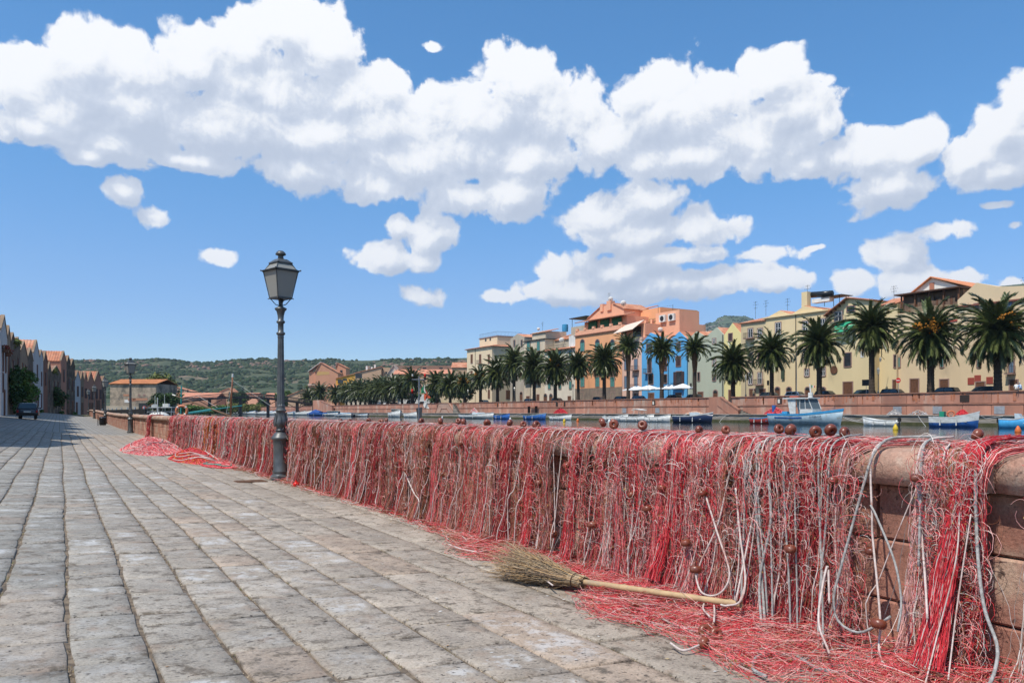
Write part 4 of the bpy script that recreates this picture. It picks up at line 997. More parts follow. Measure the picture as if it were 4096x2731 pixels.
# the other ramp: a broad trapezoid block
a, b = yX(1742, 96.3), yX(1812, 96.3); root = thing('quay_ramp', 'trapezoid stone ramp block on the quay wall by the flag mast', 'ramp', (96.3, (a+b)/2, .76)); h = (a-b)/2
k = MB(); k.prism([(0, h, 0), (0, h*.62, 2.9), (0, -h*.45, 2.9), (0, -h, .6), (0, -h, 0)], (.8, 0, 0)); k.obj('block', mat('ramp_stone', (.42,.27,.20), (.35,.22,.165), .8, .9), root)
k = MB()
for (p, q) in (((h*1.02, -.0), (h*.62, 2.95)), ((h*.62, 2.95), (-h*.45, 2.95)), ((-h*.45, 2.95), (-h*1.02, .75)), ((h*.5, 0), (h*.3, 1.35)), ((h*.3, 1.35), (-h*.3, 1.35)), ((-h*.3, 1.35), (-h*.62, 0))):
    dv = Vector((0, q[0]-p[0], q[1]-p[1])); nn_ = Vector((0, -dv.z, dv.y)).normalized()*.09; p3 = Vector((-.1, p[0], p[1])); k.prism([p3-nn_, p3+nn_, p3+nn_+dv, p3-nn_+dv], (.12, 0, 0))
k.obj('moulding', MATS['course_stone'], root)
k = MB()
for i in range(8): k.box(0, .8, -h-.4-i*.42, -h-.4-i*.42+.42, 0, 2.6-i*.32)
k.obj('steps', MATS['quay_stone'], root)

# ---------------------------------------------------------------- far buildings
M_tile = mat('terracotta_roof', (.50,.20,.11), (.36,.15,.09), 1.2, .9, .03, 5, c3=(.56,.30,.19), s3=.5, t3=(.45,.65), island=.14)
M_win = mat('window_dark', (.018,.02,.022), rough=.12, spec=.6)
M_trim = mat('stone_trim', (.33,.21,.17), (.26,.165,.14), 2, .9)
M_white = mat('white_paint', (.74,.72,.67), (.62,.60,.55), .8, .8)
M_wood = mat('door_wood', (.16,.07,.035), (.10,.045,.025), 3, .7)
M_shg = mat('shutter_green', (.09,.25,.22), (.07,.20,.18), 2, .7); M_shb = mat('shutter_blue', (.13,.19,.26), rough=.7)
M_shbr = mat('shutter_brown', (.15,.07,.035), rough=.7); M_shd = mat('shutter_dark', (.06,.035,.035), rough=.7)
def plaster(name, c, dirty=.75, streak=.6):
    c = tuple(min(.80, v*1.16+.01*(1-i)) for i, v in enumerate(c))
    return mat(name, c, tuple(v*(.5+.5*dirty) for v in c), .35, .9, .012, 3, stretch=(1,1,.4), c3=tuple(v*(.74 if i < 2 else .76) for i, v in enumerate(c)), s3=.22, t3=(.56,.74))
XF = 114.0
def tiled_slope(k, a, b, c, d, n=0):
    """roof slope a-b along the eave, d-c along the ridge, corrugated with barrel tiles running down the slope"""
    a, b, c, d = map(Vector, (a, b, c, d)); n = n or max(4, int((b-a).length/.36)); nrm = (b-a).cross(d-a).normalized()
    if nrm.z < 0: nrm = -nrm
    vs = []; h = .07
    for i in range(2*n+1):
        f = i/(2*n); o = nrm*(h if i % 2 else 0); vs += [a+(b-a)*f+o, d+(c-d)*f+o]
    fs = [(2*i, 2*i+2, 2*i+3, 2*i+1) for i in range(2*n)]
    k.add(vs, fs)
    k.add([a-nrm*.12, b-nrm*.12, c-nrm*.12, d-nrm*.12, a, b, c, d], [(3,2,1,0), (0,1,5,4), (1,2,6,5), (2,3,7,6), (3,0,4,7)])
def window(par, L0, X, x, yt, yb, w, kind, frame=M_trim, sh=M_shg, balcony=False, arch=False):
    """window or door on the river face X, given by its photo column, top and bottom rows and width in pixels"""
    a = onX(x, yt, X); b = onX(x, yb, X); ya, yb_ = yX(x+w/2, X), yX(x-w/2, X); z0, z1 = b.z-L0.z, a.z-L0.z
    z0 = max(z0, 3.2-L0.z+.02); y0, y1 = ya-L0.y, yb_-L0.y; x0 = X-L0.x; ym = (y0+y1)/2; hw = (y1-y0)/2; t_ = .16
    k = MB()
    k.box(x0-.07, x0+.02, y0-t_, y0, z0-.12, z1+.14); k.box(x0-.07, x0+.02, y1, y1+t_, z0-.12, z1+.14); k.box(x0-.07, x0+.02, y0, y1, z1, z1+.14); k.box(x0-.12, x0+.02, y0, y1, z0-.14, z0)
    nm = 'door' if kind == 'door' else 'window'
    f = k.obj(nm, frame, par)
    k = MB(); k.box(x0-.02, x0-.005, y0, y1, z0, z1); k.obj('pane', M_win if kind != 'door' else M_wood, f)
    if kind == 'shut':
        for s in (-1, 1): k = MB(); c0, c1 = (y0, ym-.01) if s < 0 else (ym+.01, y1); k.box(x0-.055, x0-.022, c0+.02, c1-.02, z0+.03, z1-.03); k.obj('shutter', sh, f)
    elif kind == 'open':
        for s in (-1, 1): k = MB(); c0 = y0-hw*.95 if s < 0 else y1+.02; k.box(x0-.12, x0-.075, c0, c0+hw*.93, z0+.02, z1-.02); k.obj('shutter', sh, f)
    elif kind == 'white':
        for (p0, p1, q0, q1) in ((y0, y1, z1-.09, z1), (y0, y1, z0, z0+.09), (ym-.05, ym+.05, z0, z1), (y0, y0+.09, z0, z1), (y1-.09, y1, z0, z1), (y0, y1, z0+(z1-z0)*.55, z0+(z1-z0)*.55+.06)):
            k = MB(); k.box(x0-.05, x0-.022, p0, p1, q0, q1); k.obj('sash_bar', M_white, f)
    if arch:
        k = MB(); m = 8; pts = [(x0-.07, ym+(hw+t_)*math.cos(pi*i/m), z1+.1+(hw)*math.sin(pi*i/m)) for i in range(m+1)]; k.prism(pts, (.09, 0, 0)); k.obj('arch_stone', frame, f)
        k = MB(); pts = [(x0-.085, ym+(hw-.04)*math.cos(pi*i/m), z1-.02+(hw-.04)*math.sin(pi*i/m)) for i in range(m+1)]; k.prism(pts, (.01, 0, 0)); k.obj('fanlight', M_win, f)
    if balcony:
        k = MB(); e = hw*1.0; k.box(x0-.9, x0, ym-hw-e, ym+hw+e, z0-.26, z0-.14); bl = k.obj('balcony', M_trim, par)
        k = MB(); rail(k, [(x0-.88, ym-hw-e+.03, z0-.14), (x0-.88, ym+hw+e-.03, z0-.14)], 1.0, .16); rail(k, [(x0-.88, ym-hw-e+.03, z0-.14), (x0, ym-hw-e+.03, z0-.14)], 1.0, .2); rail(k, [(x0-.88, ym+hw+e-.03, z0-.14), (x0, ym+hw+e-.03, z0-.14)], 1.0, .2)
        k.obj('railing', M_iron_d, bl)
    return f
def rail(k, pts, h, step, r=.018):
    for a, b in zip(pts, pts[1:]):
        a, b = Vector(a), Vector(b); d = b-a; n = max(1, int(d.length/step)); up = Vector((0, 0, h))
        k.tube([a+up, b+up], r*1.4, 4); k.tube([a+up*.1, b+up*.1], r, 4)
        for i in range(n+1): k.tube([a+d*i/n, a+d*i/n+up], r*.8, 3, False)
def antenna(par, p, h=2.2):
    k = MB(); p = Vector(p); k.tube([p, p+Vector((0, 0, h))], .03, 4)
    for z, w in ((h*.95, .5), (h*.8, .7), (h*.62, .45)):
        k.tube([p+Vector((-.1, -w, z)), p+Vector((.1, w, z))], .018, 3)
        for q in range(4): k.tube([p+Vector((0, -w+q*w*.6, z-.16)), p+Vector((0, -w+q*w*.6, z+.16))], .012, 3)
    k.obj('antenna', M_iron_d, par)
def dish(par, p, r=.45):
    k = MB(); k.lathe([(.02, 0), (r*.6, .05), (r, .17), (r*.98, .19), (r*.6, .08), (.01, .03)], 14, caps=False); o = k.obj('satellite_dish', M_white, par, True); o.location = p; o.rotation_euler = (1.2, .2, 2.4)
    k = MB(); k.tube([(0, 0, 0), (0, -.4, -.1)], .03, 4); k.obj('mount', M_iron_d, o)
def body(label, x0, x1, col, ztop_px, depth=14, X=XF, cat='building', name='town_house', group=None, cornice=None, xm=None):
    """box building whose river face spans photo columns x0..x1; eave row ztop_px at column xm"""
    y1, y0 = yX(x0, X), yX(x1, X); xm = xm or (x0+x1)/2; z = onX(xm, ztop_px, X).z
    root = thing(name, label, cat, (X, (y0+y1)/2, 3.2), 0, group); L0 = root.location.copy()
    h = (y1-y0)/2
    k = MB(); k.box(0, depth, -h, h, 0, z-3.2); k.obj('wall', col, root)
    if cornice is not None:
        k = MB(); k.box(-.35, depth, -h-.25, h+.25, z-3.2+.002, z-3.2+.22); k.obj('cornice', cornice, root)
    return root, L0, h, z-3.2, depth
def gable(root, h, z, rise, depth, col, ym=0, y0=None, y1=None, tile=M_tile, over=.3):
    """gable facing the river; ridge runs back from it"""
    y0 = -h if y0 is None else y0; y1 = h if y1 is None else y1; ym = (y0+y1)/2+ym
    k = MB(); k.prism([(0, y0, z), (0, ym, z+rise), (0, y1, z)], (.4, 0, 0)); k.obj('gable', col, root)
    k = MB(); tiled_slope(k, (.1, y0-.1, z+.03), (depth, y0-.1, z+.03), (depth, ym, z+rise+.05), (.1, ym, z+rise+.05)); tiled_slope(k, (.1, y1+.1, z+.03), (depth, y1+.1, z+.03), (depth, ym, z+rise+.05), (.1, ym, z+rise+.05)); k.obj('roof', tile, root)
def hiproof(root, h, z, rise, depth, over=.6, tile=M_tile):
    x0, x1, y0, y1 = -over, depth+over, -h-over, h+over; s = min(h, depth/2)*.9; k = MB()
    a, b = (depth/2, y0+s+over, z+rise), (depth/2, y1-s-over, z+rise)
    tiled_slope(k, (x0, y0, z), (x0, y1, z), b, a); tiled_slope(k, (x1, y0, z), (x1, y1, z), b, a); tiled_slope(k, (x0, y0, z), (x1, y0, z), (depth/2, y0+s+over+.01, z+rise), (depth/2, y0+s+over, z+rise)); tiled_slope(k, (x0, y1, z), (x1, y1, z), (depth/2, y1-s-over-.01, z+rise), (depth/2, y1-s-over, z+rise))
    k.obj('roof', tile, root)
def drain(root, y, z0, z1, X0=-.08): k = MB(); k.tube([(X0, y, z0), (X0, y, z1)], .06, 5); k.obj('drainpipe', M_iron_d, root)
def sidewin(par, xa, ya, z0, w, h, sh):
    """window on the near (-Y) side face: xa from the river corner, height above base"""
    k = MB(); k.box(xa-.12, xa+w+.12, ya-.06, ya, z0-.12, z0+h+.12); f = k.obj('window', M_trim, par); k = MB(); k.box(xa, xa+w, ya-.08, ya-.06, z0, z0+h); k.obj('shutter', sh, f)

# cream corner building
r, L0, h, z, d = body('cream corner house with white eaves and a railed roof terrace, leftmost of the riverside row', 1868, 1968, plaster('cream_plaster', (.62,.50,.34), .9), 1394, 15, cornice=M_white, xm=1915)
hiproof(r, h, z+.22, 1.6, 15)
for x in (1887, 1921, 1956):
    for (a, b) in ((1418, 1452), (1485, 1522), (1560, 1592)): window(r, L0, XF, x, a, b, 7, 'shut', sh=M_shbr, balcony=(x == 1921 and a == 1418))
drain(r, h*.3, 0, z)
for zz in (2, 6.6, 11.2): sidewin(r, 5, -h, zz, 1.3, 2.6, M_shbr)
k = MB(); k.box(3, 12, -h+2, h-3, z+.9, z+3.5); k.obj('roof_tower', MATS['cream_plaster'], r); k = MB(); k.box(2.8, 12.2, -h+1.8, h-2.8, z+3.5, z+3.7); k.obj('tower_ledge', M_trim, r)
k = MB(); rail(k, [(3, h-3, z+3.7), (3, -h+2, z+3.7), (12, -h+2, z+3.7)], 1.3, .5, .03); k.obj('terrace_railing', M_shb, r); k = MB(); k.box(2.95, 3.0, -h+6, -h+7, z+2.5, z+3.4); k.box(2.95, 3.0, -h+9, -h+10, z+2.5, z+3.4); k.obj('tower_window', M_win, r)
# grey old house
r, L0, h, z, d = body('weathered grey house with two narrow windows under a sagging roof', 2041, 2097, plaster('grey_plaster', (.38,.33,.26), .6), 1352, 12, X=XF+1.5)
gable(r, h, z, 1.2, 12, MATS['grey_plaster'])
for x in (2058, 2087): window(r, L0, XF+1.5, x, 1360, 1384, 6, 'dark')
for x in (2060, 2085):
    for (a, b) in ((1420, 1450), (1480, 1512)): window(r, L0, XF+1.5, x, a, b, 8, 'shut', sh=M_shbr)
window(r, L0, XF+1.5, 2085, 1575, 1600, 9, 'door', arch=True)
# beige with green shutters
r, L0, h, z, d = body('beige house with tall green shutters and a dark cornice', 2097, 2179, plaster('beige_plaster', (.55,.46,.34), .7), 1362, 12, cornice=mat('dark_cornice', (.06,.055,.05), rough=.9))
for x in (2114, 2154):
    for (a, b) in ((1366, 1402), (1425, 1460), (1490, 1525)): window(r, L0, XF, x, a, b, 11, 'shut', balcony=(a == 1490))
window(r, L0, XF, 2152, 1578, 1602, 10, 'door'); window(r, L0, XF, 2112, 1585, 1602, 12, 'door'); drain(r, 2, 0, z)
k = MB(); hk = h; k.box(2, 9, -h*.5, h*.8, z+.2, z+2.6); k.obj('rooftop_room', MATS['beige_plaster'], r); k = MB(); tiled_slope(k, (1.6, -h*.6, z+2.3), (1.6, h*.9, z+2.3), (6, h*.9, z+3.4), (6, -h*.6, z+3.4)); k.obj('roof', M_tile, r); antenna(r, (4, 2, z+3), 2.6); dish(r, (3, 2.6, z+3.6))
# white set-back house
r, L0, h, z, d = body('creamy white house with a planted roof terrace and a terracotta ledge', 2179, 2301, plaster('offwhite_plaster', (.60,.54,.44), .75), 1396, 14)
k = MB(); tiled_slope(k, (-.7, -h, z-.1), (-.7, h, z-.1), (.6, h, z+.35), (.6, -h, z+.35)); k.obj('roof_ledge', M_tile, r)
k = MB(); k.box(3, 13, -h+.05, h-.05, z, z+3.0); k.obj('upper_wall', MATS['grey_plaster'], r); k = MB(); tiled_slope(k, (2.6, -h+4, z+2.9), (2.6, h-.5, z+2.9), (8, h-.5, z+4.8), (8, -h+4, z+4.8)); k.obj('roof', M_tile, r)
k = MB(); k.box(.5, 4.5, -h+.1, -h+3.6, z+.1, z+3.2); k.obj('white_stair_head', M_white, r)
k = MB(); k.box(5, 12, -h+2, -h+9, z+3, z+6.2); k.obj('roof_tower', MATS['grey_plaster'], r)
k = MB()
for (a, b) in ((5.2, -h+2.2), (5.2, -h+8.8), (11.8, -h+2.2), (11.8, -h+8.8)): k.tube([(a, b, z+6.2), (a, b, z+8.4)], .07, 4)
k.box(4.6, 12.2, -h+1.6, -h+9.4, z+8.4, z+8.6); k.obj('roof_pergola', M_iron_d, r)
k = MB(); k.lathe([(.0, 0), (.8, 0), (.85, 1.0), (.8, 1.9), (.0, 2.1)], 14); o = k.obj('water_tank', mat('tank_blue', (.05,.26,.46), rough=.5), r); o.location = (4.4, -h+11, z+5.2)
k = MB(); rail(k, [(.3, -h+4.5, z+.35), (.3, h-.4, z+.35)], .9, .3, .03); k.obj('terrace_railing', M_iron_d, r)
dish(r, (2.2, h-5, z+2.6), .75); antenna(r, (9, -h+12, z+4), 3)
for x in (2198, 2240, 2282):
    for (a, b) in ((1402, 1434), (1460, 1492), (1525, 1555)): window(r, L0, XF, x, a, b, 10, 'shut')
for x in (2182, 2204, 2278): window(r, L0, XF, x, 1585, 1603, 12, 'door', arch=x < 2210)
# big orange palazzo
M_or = plaster('orange_plaster', (.70,.33,.17), .85); M_sal = plaster('salmon_plaster', (.66,.34,.22), .9)
r, L0, h, z, d = body('tall orange palazzo with green shutters and a stepped roof storey', 2301, 2488, M_or, 1333, 16, cornice=mat('brown_cornice', (.26,.12,.08), rough=.9))
k = MB(); k.box(-.06, 0, -h, h, 0, 3.9); k.obj('stone_base', mat('base_stone', (.25,.19,.14), (.18,.14,.11), .7, .9), r)
for x in (2330, 2390, 2450):
    window(r, L0, XF, x, 1370, 1404, 16, 'shut', arch=True); window(r, L0, XF, x, 1440, 1475, 15, 'shut', balcony=True); window(r, L0, XF, x, 1508, 1546, 15, 'shut')
for x in (2328, 2378, 2405, 2452): window(r, L0, XF, x, 1568, 1600, 15, 'door')
k = MB(); k.box(0, 1.0, -h, h, z+.22, z+1.3); k.obj('terrace_parapet', M_sal, r)
for q in range(6): k = MB(); yy = -h+.4+q*(2*h-1.6)/5; k.box(-.1, .35, yy, yy+.9, z+1.3, z+1.9); k.obj('planter', M_sal, r)
k = MB(); k.box(2.2, 15, -h+1, h-1, z+.2, z+3.7); k.obj('attic_wall', M_sal, r)
for q in (-.72, -.22, .30): k = MB(); k.box(1.7, 2.0, h*q, h*q+3.4, z+1.4, z+3.5); k.obj('green_awning', mat('awning_green', (.02,.12,.06), rough=.8), r)
k = MB(); tiled_slope(k, (-.2, -h, z+3.5), (-.2, h, z+3.5), (4, h, z+4.5), (4, -h, z+4.5)); k.obj('roof', M_tile, r)
k = MB(); k.prism([(4, -h*.55, z+3.6), (4, -h*.55, z+5.8), (4, -h*.05, z+7.5), (4, h*.45, z+7.2), (4, h*.98, z+4.9), (4, h*.98, z+3.6)], (9, 0, 0)); k.obj('roof_storey', M_sal, r)
k = MB(); tiled_slope(k, (3.7, h*.98+.3, z+4.9), (13, h*.98+.3, z+4.9), (13, h*.40, z+7.4), (3.7, h*.40, z+7.4)); tiled_slope(k, (3.7, -h*.6, z+5.7), (13, -h*.6, z+5.7), (13, -h*.1, z+7.7), (3.7, -h*.1, z+7.7)); k.obj('pitched_roof', M_tile, r)
k = MB(); k.box(3.6, 5, -h*.05, h*.12, z+6, z+8.3); k.obj('chimney', M_sal, r); k = MB(); k.box(3.7, 5, h*.3, h*.42, z+6, z+7.9); k.obj('chimney', M_sal, r)
antenna(r, (5, h*.2, z+7.6), 3); dish(r, (4, 0, z+8.7), .6); dish(r, (5, -h*.4, z+7.3), .7)
# orange tall block behind
r, L0, h, z, d = body('tall yellow orange block rising behind the blue houses', 2526, 2641, M_or, 1238, 12, X=XF+9)
for i in range(9): k = MB(); k.box(-.06, -.0, -h*.75, -h*.1, z-6.0+i*.42, z-6.0+i*.42+.18); k.obj('slat', mat('slat_ochre', (.40,.27,.14), rough=.8), r)
k = MB(); tiled_slope(k, (-.3, h*.2, z), (-.3, h, z), (5, h, z+1.5), (5, h*.2, z+1.5)); k.obj('roof', M_tile, r)
r, L0, h, z, d = body('salmon roof terrace block with two air conditioning units', 2572, 2718, M_sal, 1302, 8, X=XF+6)
k = MB(); k.box(0, 6, -h, -h+8.0, z, z+3.0); k.obj('stair_head', M_sal, r)
for q in (1.2, 4.2):
    k = MB(); k.box(-.6, -.05, -h+q, -h+q+2.0, z+.7, z+2.3); o = k.obj('air_conditioner', M_white, r)
    k = MB(); k.lathe([(.0, 0), (.6, 0), (.6, .03), (0, .03)], 14); f = k.obj('fan_grille', M_iron_d, o); f.location = (-.63, -h+q+1.0, z+1.5); f.rotation_euler = (0, -pi/2, 0)
k = MB(); rail(k, [(.2, -h+8.2, z), (.2, h-.2, z)], 1.2, .35, .03); k.obj('terrace_railing', M_iron_d, r)
for q in (.2, .5, .85): k = MB(); k.box(.1, .7, h*q, h*q+.6, z, z+1.8); k.obj('pillar', M_sal, r)
dish(r, (-.8, -h+5.5, z-1.2), .7); k = MB(); k.tube([(1, 2, z), (1, 2, z+5)], .04, 4); k.tube([(1, -3, z), (1, -3, z+4.6)], .04, 4); k.tube([(1, 2, z+4.5), (1, -3, z+4.4)], .02, 3); k.obj('wire_mast', M_iron_d, r)
# narrow pink house
r, L0, h, z, d = body('narrow pale pink house with blue grey shutters and an awning on top', 2489, 2567, plaster('pink_plaster', (.62,.40,.31), .88), 1352, 12, X=XF)
for x in (2505, 2544):
    for (a, b) in ((1372, 1400), (1436, 1478), (1505, 1552)): window(r, L0, XF, x, a, b, 13, 'shut', sh=M_shb, balcony=(x == 2544 and a > 1400))
window(r, L0, XF, 2545, 1575, 1600, 18, 'door')
k = MB(); k.prism([(-2.4, -h*.9, z+1.6), (-2.4, h*1.1, z+1.2), (1.0, h*1.1, z+3.3), (1.0, -h*.9, z+3.9)], (0, 0, .08)); k.obj('awning', mat('awning_cream', (.66,.52,.42), rough=.9), r)
k = MB(); k.box(1, 10, -h, h*.9, z, z+3.2); k.obj('upper_wall', M_sal, r); k = MB(); k.box(.9, 1.0, -h*.6, h*.2, z+.3, z+2.6); k.obj('dark_opening', M_win, r)
# blue houses
M_blu = plaster('blue_plaster', (.085,.33,.58), .86)
for (xa, xb, ridge, lab, wins) in ((2567, 2676, 2601, 'bright blue house with a gable and small balcony, left half of the blue pair', ((2598, 1376, 1408, 22, 'dark', 0), (2626, 1372, 1382, 8, 'dark', 0), (2598, 1434, 1490, 15, 'shut', 1), (2604, 1500, 1536, 18, 'dark', 0), (2661, 1430, 1480, 12, 'shut', 0), (2662, 1498, 1532, 12, 'dark', 0))),
                                  (2676, 2752, 2716, 'bright blue house with a wide dark balcony door, right half of the blue pair', ((2714, 1372, 1400, 14, 'dark', 0), (2714, 1425, 1464, 18, 'shut', 0), (2716, 1486, 1548, 22, 'open', 1)))):
    r, L0, h, z, d = body(lab, xa, xb, M_blu, 1366, 13, group=None)
    y_r = yX(ridge, XF)-L0.y; k = MB(); k.prism([(0, -h, z), (0, y_r, z+2.1), (0, h, z)] if xa < 2600 else [(0, -h, z), (0, y_r, z+2.1), (0, h, z+.4)], (.4, 0, 0)); k.obj('gable', M_blu, r)
    k = MB(); tiled_slope(k, (.3, -h, z), (13, -h, z), (13, y_r, z+2.2), (.3, y_r, z+2.2)); tiled_slope(k, (.3, h, z), (13, h, z), (13, y_r, z+2.2), (.3, y_r, z+2.2)); k.obj('roof', M_tile, r)
    k = MB(); k.box(-.12, .02, -h, h, z-.12, z+.05); k.obj('eave_band', M_blu, r); drain(r, -h+.15, 0, z)
    for (x, a, b, w, kd, bal) in wins: window(r, L0, XF, x, a, b, w, kd, sh=M_shd, balcony=bool(bal))
    window(r, L0, XF, xa+38, 1572, 1600, 22, 'door')
# grey green
M_gg = plaster('sage_plaster', (.36,.385,.30), .88)
r, L0, h, z, d = body('pale sage green house with twin gables', 2752, 2894, M_gg, 1346, 13)
for (g0, gp, g1, ris) in ((2822, 2786, 2753, 1.3), (2893, 2866, 2824, 1.6)):
    a, b, c = yX(g0, XF)-L0.y, yX(gp, XF)-L0.y, yX(g1, XF)-L0.y; k = MB(); k.prism([(0, a, z), (0, b, z+ris), (0, c, z)], (.4, 0, 0)); k.obj('gable', M_gg, r)
    k = MB(); tiled_slope(k, (.3, a, z), (13, a, z), (13, b, z+ris+.05), (.3, b, z+ris+.05)); tiled_slope(k, (.3, c, z), (13, c, z), (13, b, z+ris+.05), (.3, b, z+ris+.05)); k.obj('roof', M_tile, r)
window(r, L0, XF, 2857, 1354, 1374, 12, 'white'); window(r, L0, XF, 2857, 1438, 1462, 12, 'white'); window(r, L0, XF, 2857, 1500, 1522, 12, 'dark'); window(r, L0, XF, 2795, 1490, 1522, 8, 'dark')
window(r, L0, XF, 2862, 1570, 1600, 16, 'door', arch=True); window(r, L0, XF, 2802, 1568, 1600, 20, 'door'); window(r, L0, XF, 2770, 1372, 1400, 11, 'dark')
drain(r, 3.5, 0, z); drain(r, -h+.2, 0, z)
# yellow
M_ye = plaster('yellow_plaster', (.62,.53,.25), .92)
r, L0, h, z, d = body('lemon yellow narrow house with a gable and red tiled roof', 2896, 2964, M_ye, 1337, 13)
gable(r, h, z, 2.2, 13, M_ye); window(r, L0, XF, 2922, 1334, 1362, 14, 'shut', sh=M_shd); window(r, L0, XF, 2930, 1430, 1460, 13, 'shut', sh=M_shd); window(r, L0, XF, 2930, 1500, 1530, 13, 'shut', sh=M_shd); window(r, L0, XF, 2925, 1560, 1600, 18, 'door')
# beige with hip
M_be = plaster('tan_plaster', (.47,.38,.24), .85)
r, L0, h, z, d = body('tan house with wide window surrounds and a small tiled pyramid roof', 2964, 3058, M_be, 1288, 13)
hiproof(r, h, z, 1.6, 12, .35); antenna(r, (3, 2, z+1), 3.4); antenna(r, (5, -4, z+1), 3.4)
for x in (3002, 3040): window(r, L0, XF, x, 1314, 1350, 18, 'white', balcony=(x == 3002)); window(r, L0, XF, x, 1408, 1445, 16, 'shut', sh=M_shd); window(r, L0, XF, x, 1490, 1536, 16, 'white', balcony=(x == 3040))
for x in (3010, 3050): window(r, L0, XF, x, 1556, 1600, 22, 'door')
# yellow long
M_yl = plaster('straw_plaster', (.62,.49,.29), .85)
r, L0, h, z, d = body('long straw yellow house with low twin gables and a solar tank on the roof', 3058, 3312, M_yl, 1259, 14, cornice=M_yl)
for (g0, gp, g1, ris) in ((3160, 3116, 3065, 1.0), (3300, 3214, 3165, 1.2)):
    a, b, c = yX(g0, XF)-L0.y, yX(gp, XF)-L0.y, yX(g1, XF)-L0.y; k = MB(); k.prism([(.1, a, z+.2), (.1, b, z+ris+.2), (.1, c, z+.2)], (.3, 0, 0)); k.obj('gable', M_yl, r)
    k = MB(); tiled_slope(k, (.3, a, z+.2), (12, a, z+.2), (12, b, z+ris+.25), (.3, b, z+ris+.25)); tiled_slope(k, (.3, c, z+.2), (12, c, z+.2), (12, b, z+ris+.25), (.3, b, z+ris+.25)); k.obj('roof', M_tile, r)
yy = yX(3257, XF)-L0.y; k = MB(); k.tube([(2, yy-2.1, z+3.2), (2, yy+2.1, z+3.5)], .55, 12); o = k.obj('solar_tank', mat('tank_black', (.02,.022,.025), rough=.3), r, True); k = MB(); k.box(1.4, 2.6, yy-2, yy+1.6, z+1.9, z+2.6); k.obj('tank_stand', M_white, o)
yy = yX(3208, XF)-L0.y; k = MB(); k.box(.6, 1.6, yy-.6, yy+.6, z+1, z+4.0); k.obj('chimney', M_yl, r); antenna(r, (3, yX(3185, XF)-L0.y, z+2), 3.6); antenna(r, (3, yX(3020, XF)-L0.y, z+1), 3)
for (x, a, b) in ((3113, 1290, 1340), (3222, 1284, 1330), (3290, 1275, 1320)): window(r, L0, XF, x, a, b, 21, 'white')
for (x, a, b) in ((3113, 1400, 1445), (3222, 1400, 1445), (3228, 1476, 1504), (3293, 1470, 1503)): window(r, L0, XF, x, a, b, 17, 'white')
for x in (3110, 3156, 3231, 3293): window(r, L0, XF, x, 1558, 1600, 18, 'door', arch=True)
drain(r, yX(3184, XF)-L0.y, 0, z)
k = MB(); k.box(-.3, -.2, yX(3140, XF)-L0.y, yX(3128, XF)-L0.y, 4, 6); k.obj('signboard', mat('sign_dark', (.05,.07,.04), rough=.6), r)
# house with recessed balcony and overhanging gable
M_y2 = plaster('ochre_plaster', (.60,.49,.29), .85)
r, L0, h, z, d = body('yellow house with an overhanging wooden eave and a green awning', 3312, 3495, M_y2, 1262, 16, xm=3330)
yp = yX(3395, XF)-L0.y; k = MB(); k.prism([(0, -h, z), (0, -h, z+1.65), (0, yp, z+2.5), (0, h*.98, z+.4), (0, h*.98, z)], (12, 0, 0)); k.obj('gable', M_y2, r)
k = MB(); tiled_slope(k, (-.8, h+.4, z+.1), (13, h+.4, z+.1), (13, yp, z+2.7), (-.8, yp, z+2.7)); tiled_slope(k, (-.5, -h-.2, z+1.7), (13, -h-.2, z+1.7), (13, yp, z+2.7), (-.5, yp, z+2.7)); k.obj('roof', M_tile, r)
for q in range(5): k = MB(); yy = h-(h-yp)*q/5; zz = z+.1+(2.4)*q/5; k.box(-1.1, 0, yy-.12, yy+.12, zz-.25, zz); k.obj('rafter', M_wood, r)
window(r, L0, XF, 3354, 1246, 1285, 30, 'white', balcony=True); window(r, L0, XF, 3404, 1225, 1245, 30, 'dark')
window(r, L0, XF, 3391, 1412, 1465, 26, 'dark'); window(r, L0, XF, 3392, 1528, 1584, 36, 'door')
k = MB(); yy = yX(3388, XF)-L0.y; k.prism([(-1.2, yy-1.9, 11.4), (-1.2, yy+1.9, 11.4), (0, yy+1.9, 13.4), (0, yy-1.9, 13.4)], (0, 0, .08)); k.obj('awning', mat('awning_teal', (.03,.33,.17), rough=.8), r)
k = MB(); k.lathe([(0,0),(.7,0),(.7,.05),(0,.05)], 16); o = k.obj('round_plaque', M_wood, r); o.location = (-.1, yX(3337, XF)-L0.y, 5.2); o.rotation_euler = (0, -pi/2, 0)
k = MB(); k.box(-.05, -.0, yX(3456, XF)-L0.y, yX(3442, XF)-L0.y, 7.0, 8.0); k.obj('wall_plaque', M_white, r)
k = MB(); yy = yX(3335, XF)-L0.y
for q in (0, 3): k.tube([(1.5, yy+q, z+2), (1.5, yy+q, z+3.6)], .06, 4); k.tube([(4, yy+q, z+2), (4, yy+q, z+3.6)], .06, 4)
k.box(1.2, 4.4, yy-.6, yy+3.6, z+3.6, z+3.68); k.obj('roof_pergola', M_iron_d, r)
